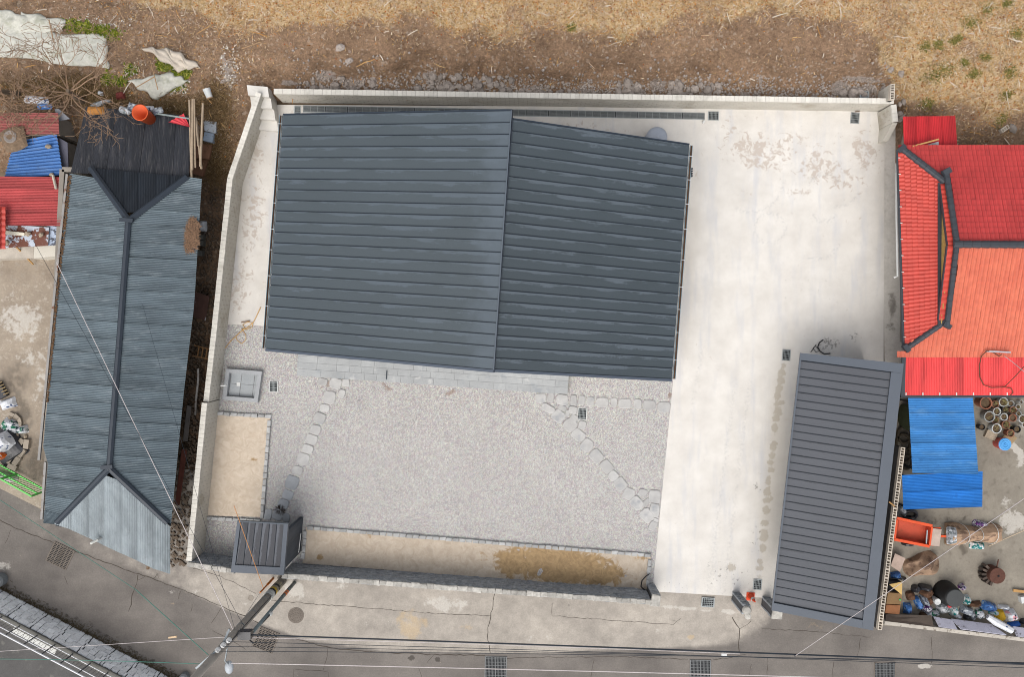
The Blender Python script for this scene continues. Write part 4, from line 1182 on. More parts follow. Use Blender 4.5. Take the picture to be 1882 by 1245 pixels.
mc_pale = mat_corr('pale_grey_sheet', C(158, 167, 171), C(118, 124, 127), (1.6, .6, 1), .05, .4, C(176, 184, 187))
mcapm = M('ridge_flashing', C(52, 60, 70), .45, .1, 2)
lh = thing('village_house', P(220, 650, 0), 'long old house with weathered blue-grey corrugated hip roof beside the yard wall', 'house')
EW = [(128, 319, 2.5), (103, 560, 2.5), (77, 846, 2.5), (88, 850, 2.5), (80, 962, 2.5)]
TW = [(166, 309, 2.6), (236, 405, 3.5), (218, 640, 3.5), (200, 862, 3.5), (100, 964, 2.5)]
TE = [(342, 325, 2.6), (236, 405, 3.5), (218, 640, 3.5), (200, 862, 3.5), (310, 966, 2.5)]
EE = [(371, 329, 2.5), (357, 560, 2.45), (338, 720, 2.45), (314, 968, 2.45)]
def slope_sheets(t, E, T, y0, y1, stepy, tilt, mat, waves=10):
    y = y0; k = 0
    while y < y1 - 4:
        yb = min(y + stepy, y1)
        sag = random.uniform(-.012, .012)
        def line(yy):
            e_ = polyx(E, yy); t_ = polyx(T, min(max(yy + tilt, T[0][1]), T[-1][1]))
            return P(e_[0], e_[1], e_[2] + sag), P(t_[0], t_[1], t_[2] + sag)
        a, b = line(y); d, c = line(yb + 1.2)
        m = MB(); m.corr(a, b, c, d, waves, .014, 4, lift=.012 * (k % 2))
        m.build('roof_sheet', mat, t, smooth=False, fix=False)
        y = yb; k += 1
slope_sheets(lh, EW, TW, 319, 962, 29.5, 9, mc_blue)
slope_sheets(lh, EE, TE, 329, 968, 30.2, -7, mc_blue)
# hips: sheets running north-south
def hip_sheets(t, x0, x1, stepx, top, bot, mat, waves=10):
    x = x0; k = 0
    inter = lambda pl, xx: [lerp(*v) for v in ()]
    def at(pl, xx):
        for a, b in zip(pl, pl[1:]):
            if a[0] <= xx <= b[0]:
                f = (xx - a[0]) / max(1e-6, b[0] - a[0]); return (xx, lerp(a[1], b[1], f), lerp(a[2], b[2], f))
        return pl[0] if xx < pl[0][0] else pl[-1]
    while x < x1 - 2:
        xb = min(x + stepx, x1)
        a, b, c, d = P(*at(top, x)), P(*at(bot, x)), P(*at(bot, xb + 1)), P(*at(top, xb + 1))
        m = MB(); m.corr(a, b, c, d, waves, .014, 4, lift=.012 * (k % 2)); m.build('roof_sheet', mat, t, fix=False)
        x = xb; k += 1
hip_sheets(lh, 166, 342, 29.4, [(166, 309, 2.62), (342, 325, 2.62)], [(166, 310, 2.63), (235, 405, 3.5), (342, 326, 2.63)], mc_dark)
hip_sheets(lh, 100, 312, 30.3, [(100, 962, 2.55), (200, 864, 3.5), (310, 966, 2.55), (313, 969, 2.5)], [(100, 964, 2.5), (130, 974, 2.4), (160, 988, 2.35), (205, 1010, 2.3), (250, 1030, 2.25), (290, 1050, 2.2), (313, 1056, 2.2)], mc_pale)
m = MB(); m.grid([[P(131, 322, 2.4), P(346, 327, 2.4)], [P(131, 322, 2.4), P(346, 327, 2.4)]])
# lean-to behind (streaky dark)
n = 7
for k in range(n):
    a0, a1 = k / n, (k + 1.06) / n
    a, d = P(lerp(158, 349, a0), lerp(196, 213, a0), 2.0), P(lerp(158, 349, a1), lerp(196, 213, a1), 2.0)
    b, c = P(lerp(130, 346, a0), lerp(318, 325, a0), 2.5), P(lerp(130, 346, a1), lerp(318, 325, a1), 2.5)
    m = MB(); m.corr(a, b, c, d, 10, .014, 4, lift=.01 * (k % 2)); m.build('rear_roof_sheet', mc_lean, lh, fix=False)
def cap(t, a, b, w, h, mat, name='ridge_cap'):
    A, B = P(*a), P(*b); m = MB(); d = (B - A).normalized(); s = d.cross(Vector((0, 0, 1))).normalized()
    pr = [(-w / 2, -.03), (-w / 2, .01), (-w / 5, h), (w / 5, h), (w / 2, .01), (w / 2, -.03)]
    m.hexa([A + s * x + Vector((0, 0, z)) for x, z in pr], [B + s * x + Vector((0, 0, z)) for x, z in pr]); return m.build(name, mat, t)
cap(lh, (236, 402, 3.52), (218, 640, 3.52), .25, .09, mcapm); cap(lh, (218, 641, 3.52), (200, 866, 3.52), .25, .09, mcapm)
cap(lh, (166, 308, 2.62), (236, 405, 3.52), .26, .09, mcapm, 'hip_cap'); cap(lh, (344, 324, 2.62), (237, 405, 3.52), .26, .09, mcapm, 'hip_cap')
cap(lh, (104, 961, 2.52), (200, 862, 3.52), .26, .1, mcapm, 'hip_cap'); cap(lh, (308, 963, 2.52), (201, 862, 3.52), .26, .1, mcapm, 'hip_cap')
m = MB(); p = P(233, 405, 3.55); m.box((p.x, p.y, 3.58), (.55, .16, .1), -.1); m.build('cap_joint', mcapm, lh)
m = MB(); p = P(197, 859, 3.55); m.box((p.x, p.y, 3.58), (.5, .16, .1), .1); m.build('cap_joint', mcapm, lh)
mgp = M('painted_gutter', C(160, 156, 152), .6, .2, 2, spots=((C(120, 84, 64), 2.5, .55, .65),))
for a, b in (((126, 320, 2.42), (101, 560, 2.42)), ((101, 560, 2.42), (74, 846, 2.42)), ((86, 850, 2.42), (79, 955, 2.42))):
    m = MB(); m.bar(P(*a) + Vector((-.05, 0, 0)), P(*b) + Vector((-.05, 0, 0)), .10, .09); m.build('gutter', mgp, lh)
mlit = M('leaf_litter', C(104, 78, 54), .95, .35, 7, .3, 30)
m = MB()
for k in range(700):
    u = random.random(); e_ = polyx(EW, lerp(322, 740, u)); p = P(e_[0] + random.uniform(-1, 3.5) * (1 if u < .35 else .5), e_[1], 2.54); a = random.uniform(0, 6.28)
    m.bar(p, p + Vector((math.cos(a) * .06, math.sin(a) * .06, .02)), .035, .01)
m.build('leaf_litter', mlit, lh, kind='stuff', fix=False)
# leaf heap on the east slope
m = MB()
for k in range(1500):
    r_ = math.sqrt(random.random()); a = random.uniform(0, 6.28)
    x, y = 346 + r_ * 24 * math.cos(a), 432 + r_ * 34 * math.sin(a)
    if x > 366: continue
    p = P(x, y, 2.62 + .1 * (1 - r_)); b = random.uniform(0, 6.28); L_ = random.uniform(.05, .16)
    m.bar(p, p + Vector((math.cos(b) * L_, math.sin(b) * L_, random.uniform(-.02, .03))), random.uniform(.008, .035), .006)
lp = m.build('leaf_heap', M('leaf_heap', C(132, 104, 82), .95, .4, 14, .4, 40), fix=False)
tag(lp, 'heap of dead brown leaves and twigs lying on corrugated roof', 'leaves')
mwall_old = M('old_plaster', C(150, 142, 132), .9, .2)
q = [P(140, 330, 0), P(352, 335, 0), P(300, 925, 0), P(110, 905, 0)]
qq = [Vector((p.x + (.7 if i in (0, 3) else -.35), p.y, 0)) for i, p in enumerate(q)]
m = MB()
for i in range(4):
    a, b = qq[i], qq[(i + 1) % 4]; m.bar(a + Vector((0, 0, 1.2)), b + Vector((0, 0, 1.2)), .2, 2.4)
m.build('wall', mwall_old, lh)
pv = P(182, 992, 2.42)
m = MB(); m.tube([pv + Vector((.1, .06, -.2)), pv + Vector((.05, .03, .25)), pv + Vector((-.12, -.05, .32)), pv + Vector((-.2, -.1, .28))], .055, 8); m.build('vent_pipe', M('vent_white', C(206, 206, 200)), lh)
m = MB(); pk = P(376, 685, 2.3); m.tube([P(364, 678, .9), P(364, 700, .9), P(360, 738, .5), P(359, 762, -.05)], .05, 8); m.build('downpipe', mgp, lh)

# ------------------------------------------------------------------ sheds at the left edge
def shed(name, lbl, cs, mat, waves, sheets=1, cat='shed', amp=.014, wall=None, shrink=.86, dx=0.0, legs=True):
    """cs: 4 px corners with z (A,B,C,D): ribs A->B, waves A->D"""
    pts = [P(*c) for c in cs]
    t = thing(name, Vector((sum(p.x for p in pts) / 4, sum(p.y for p in pts) / 4, 0)), lbl, cat)
    A, B, Cc, D = pts
    for k in range(sheets):
        f0, f1 = k / sheets, min(1.0, (k + 1.03) / sheets)
        m = MB(); m.corr(A.lerp(D, f0), B.lerp(Cc, f0), B.lerp(Cc, f1), A.lerp(D, f1), max(2, int(waves / sheets)), amp, 4, lift=.01 * (k % 2)); m.build('roof_sheet', mat, t, fix=False)
    cen = sum(pts, Vector()) / 4
    if wall:
        m = MB(); w4 = [cen + (p - cen) * shrink + Vector((dx, 0, 0)) for p in pts]
        for i in range(4):
            a, b = w4[i], w4[(i + 1) % 4]; zt = min(a.z, b.z) - .08
            m.bar(Vector((a.x, a.y, zt / 2 - .05)), Vector((b.x, b.y, zt / 2 - .05)), .1, zt + .1)
        m.build('wall', wall, t)
    elif legs:
        for p in pts:
            p = cen + (p - cen) * .9; m = MB(); m.box((p.x, p.y, p.z / 2 - .08), (.07, .07, p.z - .02)); m.build('post', mdark, t)
    return t
mc_red = mat_corr('faded_red_sheet', C(182, 74, 74), C(128, 46, 48), (.4, 2, 1), 0, .5)
mc_red2 = mat_corr('dull_red_sheet', C(158, 84, 80), C(110, 58, 56), (.4, 2, 1), 0, .5)
mc_bl = mat_corr('bright_blue_sheet', C(78, 126, 190), C(60, 80, 120), (.4, 2, 1), 0, .5, C(120, 150, 190))
shed('shed', 'dull red corrugated shed roof with twigs beneath the bare tree', [(-40, 208, 2.1), (107, 208, 2.1), (109, 247, 2.25), (-40, 249, 2.25)], mc_red2, 14, 2, wall=mwall_old)
shed('shed', 'coarse bright blue corrugated shed roof littered with stones', [(25, 262, 2.05), (104, 246, 2.05), (116, 322, 2.15), (8, 328, 2.15)], mc_bl, 12, 2, amp=.04, wall=mwall_old)
tr = shed('shed', 'faded red corrugated shed roof at the left edge of courtyard', [(-40, 324, 2.3), (116, 326, 2.25), (119, 416, 2.4), (-40, 414, 2.45)], mc_red, 34, 4, wall=mwall_old)
mrs = M('rusty_white_sheet', C(196, 204, 216), .6, .12, 2, spots=((C(112, 66, 50), 1.7, .50, .54),))
m = MB(); m.slab(P(3, 412, 2.0), P(90, 418, 2.0), P(88, 452, 1.9), P(5, 456, 1.9), .03); tag(m.build('roof_sheet', mrs), 'rust-patched whitish flat sheet below the red shed roof', 'metal sheet')
m = MB(); m.slab(P(86, 414, 1.9), P(112, 418, 1.9), P(112, 450, 1.8), P(88, 452, 1.8), .03); tag(m.build('roof_sheet', M('blueish_scrap', C(190, 204, 226), .6, .3, 4, spots=((C(80, 84, 96), 3, .55, .6),))), 'torn pale blue scrap sheet at shed corner', 'metal sheet')
m = MB()
a, b = P(-30, 470, .9), P(104, 466, .9); m.prism([(p.x, p.y) for p in (P(-30, 476, .9), P(62, 474, .9), P(62, 452, .9), P(-30, 456, .9))], -.05, .9); tag(m.build('low_wall', M('courtyard_ledge', C(206, 196, 182), .9, .15, 3)), 'low junk-covered ledge at the courtyard end', 'ledge')
m = MB(); m.prism([(p.x, p.y) for p in (P(62, 475, 1.0), P(102, 471, 1.0), P(103, 449, 1.0), P(63, 451, 1.0))], -.05, 1.0); tag(m.build('concrete_box', M('cream_concrete', C(232, 226, 212), .85, .06)), 'cream concrete slab box at courtyard corner', 'slab')
m = MB(); m.bar(P(28, 452, 1.2), P(61, 486, .1), .06, .05); tag(m.build('wooden_pole', M('bamboo', C(196, 152, 96))), 'tan wooden pole leaning from the courtyard ledge', 'pole')
m = MB(); m.slab(P(8, 424, 2.06), P(46, 428, 2.06), P(46, 434, 2.06), P(9, 431, 2.06), .05, .05); tag(m.build('plank', M('cream_plank', C(232, 226, 206))), 'cream plank weighing down the rusty sheet', 'plank')
mstone = M('field_stone', C(176, 160, 140), .95, .2, 5, .2, 20, rnd=.15)
def rock_mesh(seed, mat):
    r = random.Random(seed); m = MB(); n = 7
    rings = [(.55, 0), (1, .25), (.95, .6), (.55, .95)]
    j = [[r.uniform(.75, 1.15) for _ in range(n)] for _ in rings]
    for i, (rad, z) in enumerate(rings):
        for k in range(n):
            a = 2 * math.pi * k / n + .15 * i; m.v.append((rad * j[i][k] * math.cos(a) * .5, rad * j[i][k] * math.sin(a) * .5, z + r.uniform(-.06, .06) * (i > 0)))
    for i in range(3):
        for k in range(n): m.f.append((i * n + k, i * n + (k + 1) % n, (i + 1) * n + (k + 1) % n, (i + 1) * n + k))
    m.f.append(tuple(range(n - 1, -1, -1))); m.f.append(tuple(3 * n + k for k in range(n)))
    return m.mesh('stone', mat, origin=(0, 0, 0))[0]
RK = [rock_mesh(k, mstone) for k in range(8)]
def rock(px, py, z, s, lbl, group=None, name='stone', cat='stone', sz=.6):
    p = P(px, py, z); o = inst(RK[random.randrange(8)], name, None, p, (0, 0, random.uniform(0, 6.28)), (s, s * random.uniform(.7, 1), s * sz)); return tag(o, lbl, cat, group)
for x, y in ((52, 430), (77, 432), (15, 446)): rock(x, y, 2.03, .26, 'round stone holding down the rust-patched sheet', 'stones on the rusty sheet')
rock(96, 321, 2.16, .2, 'stone on the lower edge of blue shed roof'); rock(90, 270, 2.12, .28, 'flat tan stone on the blue corrugated roof')
m = MB(); m.tube([P(97, 322, 2.35), P(103, 347, 2.4)], .06, 6); tag(m.build('log', M('grey_wood', C(196, 186, 170))), 'short pale log lying across the shed roof corner', 'log')
m = MB(); m.slab(P(112, 322, 1.8), P(124, 323, 1.8), P(120, 382, 1.8), P(115, 382, 1.8), .04); tag(m.build('roof_sheet', M('bluegrey_flat', C(126, 146, 170), .6)), 'narrow blue-grey flat sheet between red shed and long house', 'metal sheet')
m = MB(); m.slab(P(106, 252, 1.9), P(124, 262, 1.9), P(126, 316, 1.9), P(113, 318, 1.9), .05); tag(m.build('tin_panel', M('slate_panel', C(96, 96, 110), .6)), 'dark grey panel beside the blue shed roof', 'panel')
m = MB(); m.slab(P(100, 200, 1.9), P(108, 200, 1.9), P(128, 218, 1.9), P(108, 222, 1.9), .05); tag(m.build('tin_panel', M('pale_panel', C(150, 152, 158), .6)), 'pale grey corner panel beside the dull red shed', 'panel')
# red tile eave at the very left edge
mtile = M('red_tile', C(206, 76, 64), .5, .10, 2, .06, 30, rnd=.07)
def tile_mesh(mat, w=1.0, l=1.0, hump=.035, lip=.03, seg=4):
    m = MB(); xs_ = [-.5 + k / seg for k in range(seg + 1)]
    pf = [0, .6, 1, .6, 0] if seg == 4 else None
    zf_ = lambda k: hump * pf[k]
    for y, dz_ in ((0, .0), (1, lip), (1, lip - .03)):
        for k, x in enumerate(xs_): m.v.append((x, -y, zf_(k) + dz_))
    for r_ in range(2):
        for k in range(seg): m.f.append((r_ * 5 + k + 1, r_ * 5 + k, (r_ + 1) * 5 + k, (r_ + 1) * 5 + k + 1))
    return m.mesh('tile', mat, origin=(0, 0, 0))[0]
TILE = tile_mesh(mtile)
def place_tile(t, mesh, o, ex, ey, w, l):
    """ex across, ey down the slope"""
    ez = ex.cross(-ey).normalized()
    if ez.z < 0: ex, ez = -ex, -ez
    ob = bpy.data.objects.new('tile', mesh); put(ob, o, t)
    mat_ = Matrix((ex.normalized(), -ey.normalized(), ez)).transposed().to_4x4()
    ob.rotation_euler = mat_.to_euler(); ob.scale = (w, l, 1)
    return ob
t = thing('tiled_eave', P(-5, 415, 0), 'edge of an orange-red tiled roof at the courtyard side', 'roof')
for c_ in range(7):
    for r_ in range(3):
        o = P(-22 + r_ * 9.5, 386 + c_ * 11, 2.9 - r_ * .1); place_tile(t, TILE, o, Vector((0, -1, 0)), Vector((1, 0, -.35)), .27, .27)
m = MB(); p0 = P(-12, 418, 1.3); m.box((p0.x - .3, p0.y, 1.3), (.6, 1.9, 2.6)); m.build('wall', mwall_old, t)

# ------------------------------------------------------------------ bags, tarps, pots: soft-thing builders
def pillow(c, w, l, h, rot, seed=0, n=9, crump=.12, flat=False):
    r = np.random.default_rng(seed); m = MB(); rows = []
    ph = r.uniform(0, 6.3, 8); co, si = math.cos(rot), math.sin(rot)
    for j in range(n):
        row = []
        for i in range(n):
            u, v = -1 + 2 * i / (n - 1), -1 + 2 * j / (n - 1)
            e = 1 - .10 * (u * u * v * v) + crump * .5 * (math.sin(3 * v + ph[0]) * abs(u) + math.sin(3 * u + ph[1]) * abs(v)) * .6
            z = h * (max(0, 1 - abs(u) ** 2.6) * max(0, 1 - abs(v) ** 2.6)) ** .6
            z += crump * h * (math.sin(5 * u + ph[2] + 2 * v) + math.sin(6 * v + ph[3] - 3 * u)) * .5 * (abs(u) < .99) * (abs(v) < .99)
            x, y = u * w / 2 * e, v * l / 2 * e
            row.append((c[0] + x * co - y * si, c[1] + x * si + y * co, c[2] + max(.004, z)))
        rows.append(row)
    m.grid(rows)
    edge = [i for i in range(n)] + [j * n + n - 1 for j in range(1, n)] + [(n - 1) * n + i for i in range(n - 2, -1, -1)] + [j * n for j in range(n - 2, 0, -1)]
    o = len(m.v)
    m.v += [(m.v[i][0], m.v[i][1], c[2]) for i in edge]; k = len(edge)
    m.f += [(edge[i], o + i, o + (i + 1) % k, edge[(i + 1) % k]) for i in range(k)]
    m.f.append(tuple(o + i for i in range(k)))
    return m
def mat_print(name, base, cols, sc=6.0, th=.55):
    t = NT(name); c = t.mul(base, t.rng(t.noise(9, 4, .7), .8, 1.15))
    for k, cl in enumerate(cols):
        vec = t.mapv((1 + k * .3, 1, 1), k * 1.1)
        c = t.mix(t.step(t.noise(sc * (1 + .3 * k), 2, .5, vec), th + .02 * k, th + .03 + .02 * k), c, cl)
    return t.out(c, .45, 0, .4)
WHT = C(226, 228, 232)
def bag(px, py, w, l, h, rot, mat, lbl, z=-.02, seed=None, name='sack', cat='sack', group=None, crump=.14):
    m = pillow(P(px, py, z), w / 40, l / 40, h, rot, seed if seed is not None else int(px * 7 + py), 9, crump)
    return tag(m.build(name, mat, smooth=False), lbl, cat, group)
mb_white = mat_print('white_sack', WHT, [C(70, 90, 130)], 5, .62)
mb_green = mat_print('green_print_sack', WHT, [C(40, 120, 90), C(60, 80, 90)], 5, .55)
mb_teal = mat_print('teal_print_sack', C(200, 214, 214), [C(30, 130, 130), C(240, 240, 240)], 4, .52)
mb_purple = mat_print('purple_print_sack', C(180, 170, 190), [C(110, 40, 130), C(230, 230, 230), C(60, 50, 90)], 5, .5)
mb_black = M('black_plastic', (.02, .02, .024), .35, .2, 4, spec=.5)
mb_clear = mat_print('clear_plastic', C(168, 172, 176), [C(110, 118, 120), C(210, 212, 216)], 5, .52)
mb_blue = mat_print('blue_sack', C(70, 120, 186), [C(40, 70, 120), C(150, 180, 210)], 5, .56)
mb_grey = mat_print('grey_sack', C(150, 156, 164), [C(90, 96, 110), C(200, 206, 210)], 5, .54)
mb_brown = M('brown_scrap', C(98, 70, 52), .9, .35, 6, .3, 20)
mtarp = M('brown_tarp', C(184, 152, 124), .7, .2, 2.5, .1, 20, spots=((C(130, 104, 86), 1.6, .55, .62),))
mtarp2 = M('old_brown_tarp', C(160, 132, 108), .75, .25, 2.0, .12, 20, spots=((C(112, 88, 72), 1.4, .52, .6),))

# left courtyard junk
bag(16, 742, 30, 19, .25, .3, mb_white, 'flat white printed sack at the upper end of the courtyard junk', -.03)
bag(22, 783, 36, 24, .35, -.4, mb_green, 'white fertiliser sack lying by the curved bricks', -.03)
bag(42, 790, 22, 15, .3, .2, mb_green, 'small open white sack beside the black pile', -.03)
bag(8, 812, 34, 34, .5, .6, mb_white, 'large bulging white sack on the black pile', .35)
bag(4, 838, 16, 12, .4, .6, mat_print('orange_sack', WHT, [C(240, 110, 30)], 3, .45), 'white sack with orange print on the black pile', .35)
m = pillow(P(14, 818, -.03), 1.5, 1.7, .42, .6, 5, 11, .08); tag(m.build('covered_pile', mb_black), 'heap covered with black mesh in left courtyard', 'covered heap')
mfb = M('cement_brick', C(176, 164, 148), .9, .12, 3, .1, 30, rnd=.12)
ub = unit_brick(mfb)
bl_lbl = 'loose cement block on the courtyard floor by the black heap'
for x, y, a, w in ((41, 814, .95, .42), (52, 816, 1.45, .42), (43, 832, .95, .42), (34, 847, .95, .42), (26, 858, -.4, .42), (21, 843, .95, .42)):
    p = P(x, y, -.03); tag(inst(ub, 'cement_block', None, p, (0, 0, a), (w, .24, .19)), bl_lbl, 'block', 'loose blocks in the courtyard')
for k, (x, y, a) in enumerate(((24, 762, -.4), (33, 766, -.8), (38, 773, -1.3), (39, 781, -1.6))):
    p = P(x, y, -.03); tag(inst(ub, 'cement_brick', None, p, (0, 0, a), (.26, .16, .12)), 'brick in the curved row around the white fertiliser sack', 'brick', 'curved brick row')
for x, y in ((36, 829), (30, 833), (48, 803), (33, 800), (16, 795), (20, 768)): rock(x, y, -.03, .22, 'round stone among the courtyard blocks and sacks', 'stones in the courtyard junk')
t = thing('crate', P(4, 722, -.03), 'dark slatted crate at the edge of the courtyard', 'crate')
m = MB()
for k in range(5): m.bar(P(-6 + k * 3, 706 + k * 5, .25), P(4 + k * 3, 702 + k * 5, .25), .05, .03); 
m.build('slats', M('crate_tan', C(150, 130, 96)), t)
m = MB(); p = P(2, 718, 0); m.box((p.x, p.y, .1), (.45, .75, .24), .5); m.build('body', mb_black, t)
# pink sheet and green gate at courtyard entrance
m = pillow(P(10, 876, 0), 1.2, .35, .45, -.25, 3, 9, .08); tag(m.build('cushion', M('pink_cloth', C(206, 184, 196), .9)), 'pale pink cloth bundle behind the green gate', 'cloth')
gg = thing('metal_gate', P(40, 895, -.05), 'bright green metal bar gate at the courtyard entrance', 'gate')
mgreen = M('green_paint', C(120, 220, 110), .5, .08)
A, B = P(-14, 878, 0), P(84, 936, 0)
# gate stands upright: top rail displaced outwards in the view
A, B = P(38, 874, 0.05), P(88, 902, 0.05)
A = A + (A - B) * 1.2
def gbar(u0, z0, u1, z1, w, name='bar'):
    m = MB(); m.bar(A.lerp(B, u0) + Vector((0, 0, z0)), A.lerp(B, u1) + Vector((0, 0, z1)), w, w); return m.build(name, mgreen, gg)
for z in (.1, .75, 1.25): gbar(0, z, 1, z, .06, 'rail')
for u in (0, .5, 1): gbar(u, .05, u, 1.3, .06, 'post')
for k in range(26):
    u = (k + .5) / 26; gbar(u, .12, u, 1.23, .02)
# ------------------------------------------------------------------ red tiled house
rh = thing('tiled_house', P(1800, 450, 0), 'old house with red clay-tile hip-and-gable roof and black ridges', 'house')
ZEV, ZTOP, ZRG = 2.7, 3.25, 3.95
hipN = lambda x: 272 + (x - 1655) / 82 * 64
hipS = lambda x: 640 - (x - 1666) / 74 * 52
ncol = 50
for c_ in range(ncol):
    f = (c_ + .5) / ncol
    e_ = P(lerp(1651, 1664, f), lerp(270, 650, f), ZEV); tp = P(lerp(1729, 1730, f), lerp(283, 634, f), ZTOP)
    ey = (e_ - tp); L = ey.length; nr = 7
    e2_ = P(lerp(1651, 1664, f + .02), lerp(270, 650, f + .02), ZEV)
    ex = (e_ - e2_); w = ex.length
    for r_ in range(nr):
        o = tp.lerp(e_, r_ / nr); cpt = tp.lerp(e_, (r_ + .5) / nr)
        qx, qy = PXY(cpt.x, cpt.y, cpt.z)
        if qy < hipN(qx) - 3 or qy > hipS(qx) + 3: continue
        place_tile(rh, TILE, o, Vector((0, -1, 0)) if False else -ex.normalized(), ey.normalized(), w, L / nr * 1.04)
def tile_field(t, X0, X1, top, bot, nrow, pitch, inside, mat, name='tiles'):
    """rows of pan tiles joined: top/bot = (y,z) world"""
    m = MB(); n = int((X1 - X0) / pitch)
    dy, dz_ = (bot[0] - top[0]) / nrow, (bot[1] - top[1]) / nrow
    d = Vector((0, dy, dz_)); nn = Vector((0, -dz_ * (1 if dy > 0 else -1), abs(dy))).normalized(); nn = Vector((0, nn.y * (1), nn.z))
    if nn.z < 0: nn = -nn
    pf = (0, 0, .1, 1, 0)
    for r_ in range(nrow):
        for c_ in range(n):
            x = X0 + (c_ + .5) * pitch; o = Vector((x, top[0] + dy * r_, top[1] + dz_ * r_)); cc = o + d * .5
            qx, qy = PXY(cc.x, cc.y, cc.z)
            if not inside(qx, qy): continue
            vs = []
            jz = random.uniform(-.004, .004)
            for y, up in ((0, 0), (1.03, .055), (1.03, .0)):
                for k in range(5): vs.append(o + Vector(((k / 4 - .5) * pitch, 0, 0)) + d * y + nn * (pf[k] * .03 + up + jz))
            fs = []
            for rr in range(2):
                for k in range(4): fs.append((rr * 5 + k, rr * 5 + k + 1, (rr + 1) * 5 + k + 1, (rr + 1) * 5 + k))
            m.add(vs, fs)
    return m.build(name, mat, t, kind='stuff')
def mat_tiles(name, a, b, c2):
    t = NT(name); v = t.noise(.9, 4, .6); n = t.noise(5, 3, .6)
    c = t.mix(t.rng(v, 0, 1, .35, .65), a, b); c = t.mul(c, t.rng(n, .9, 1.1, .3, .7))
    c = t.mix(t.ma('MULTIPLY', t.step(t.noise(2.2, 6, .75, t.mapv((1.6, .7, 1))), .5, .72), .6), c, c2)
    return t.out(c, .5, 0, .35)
mtN = mat_tiles('tiles_north_shaded', C(200, 64, 62), C(184, 56, 54), C(152, 48, 46)); mtS = mat_tiles('tiles_south_sunlit', C(228, 122, 92), C(216, 108, 82), C(198, 94, 72))  # sun and shade on the two slopes set into tile colour, with fading
gN = lambda y: 1738 + (y - 312) / 138 * 19
gS = lambda y: 1757 - (y - 455) / 145 * 17
yR = P(1800, 452, ZRG).y; yN = P(1800, 268, ZEV).y; yS = P(1800, 656, ZEV).y
X0, X1 = P(1650, 300, ZEV).x, P(1880, 450, ZRG).x + 4.0
inN = lambda x, y: (x > (1655 + (y - 272) / 64 * 82 - 3 if y < 332 else gN(y) + 3))
inS = lambda x, y: (x > (gS(y) + 3 if y < 596 else 1740 - (y - 588) / 52 * 74 - 3))
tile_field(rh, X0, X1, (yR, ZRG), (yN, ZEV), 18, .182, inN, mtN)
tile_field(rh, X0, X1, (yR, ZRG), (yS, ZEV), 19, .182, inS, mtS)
# boards below tiles, walls
m = MB(); xa, xb = P(1662, 300, ZEV).x, X1
m.slab(Vector((xa + 3.0, yR, ZRG)), Vector((xb, yR, ZRG)), Vector((xb, yN, ZEV)), Vector((xa, yN, ZEV)), .06, -.03)
m.slab(Vector((xa + 3.0, yR, ZRG)), Vector((xb, yR, ZRG)), Vector((xb, yS, ZEV)), Vector((xa, yS, ZEV)), .06, -.03)
a, b, c, d = P(1652, 271, ZEV), P(1730, 330, ZTOP), P(1731, 600, ZTOP), P(1664, 648, ZEV); m.slab(a, b, c, d, .06, -.04)
m.build('roof_boards', M('roof_boards', C(120, 54, 48), .9), rh)
wx = P(1668, 300, ZEV).x + 1.15
m = MB()
for (ax, ay), (bx, by) in (((wx, yN - .5), (xb, yN - .5)), ((wx, yS + .6), (xb, yS + .6)), ((wx, yN - .5), (wx, yS + .6)), ((xb, yN - .5), (xb, yS + .6))):
    m.bar(Vector((ax, ay, 1.3)), Vector((bx, by, 1.3)), .2, 2.7)
m.build('wall', mwall_old, rh)
# gable
gx = P(1729, 450, ZTOP).x
yg0, yg1 = P(1729, 345, ZTOP).y, P(1729, 596, ZTOP).y
my = M('yellow_boards', C(196, 160, 92), .8, .2, 3, .15, 20)
nb = 5
for k in range(nb):
    z0, z1 = ZTOP + (k / nb) * .5, ZTOP + ((k + .93) / nb) * .5; f = k / nb
    ya, yb = lerp(yg0, yR, f), lerp(yg1, yR, f)
    m = MB(); m.hexa([(gx, ya, z0), (gx, yb, z0), (gx + .04, yb, z0), (gx + .04, ya, z0)], [(gx, ya, z1), (gx, yb, z1), (gx + .04, yb, z1), (gx + .04, ya, z1)]); m.build('gable_board', my, rh)
mbk = M('black_ridge', C(64, 68, 74), .55, .12, 3, .08, 30, rnd=.08)
def ridge_row(t, a, b, n, w, name='ridge_tile', h=.14):
    A, B = P(*a), P(*b); d = (B - A) / n; u = d.normalized(); s = u.cross(Vector((0, 0, 1))).normalized(); up = s.cross(u)
    for k in range(n):
        p, q = A + d * k, A + d * (k + .96); m = MB()
        pr = [(-1, 0), (-.8, .6), (-.35, .95), (.35, .95), (.8, .6), (1, 0)]
        f1, f2 = 1.0, .9
        m.hexa([p + s * x * w / 2 * f2 + up * (y * h * f2 - .02) for x, y in pr], [q + s * x * w / 2 * f1 + up * (y * h * f1 - .02) for x, y in pr]); m.build(name, mbk, t)
ridge_row(rh, (1737, 334, ZTOP + .08), (1658, 273, ZEV + .06), 9, .30, 'hip_tile'); ridge_row(rh, (1741, 589, ZTOP + .08), (1666, 641, ZEV + .06), 9, .26, 'hip_tile')
ridge_row(rh, (1759, 449, ZRG + .05), (1739, 316, ZTOP + .1), 11, .26, 'gable_tile'); ridge_row(rh, (1758, 453, ZRG + .05), (1740, 602, ZTOP + .08), 12, .24, 'gable_tile')
ridge_row(rh, (1752, 449, ZRG + .12), (1985, 450, ZRG + .12), 14, .32)
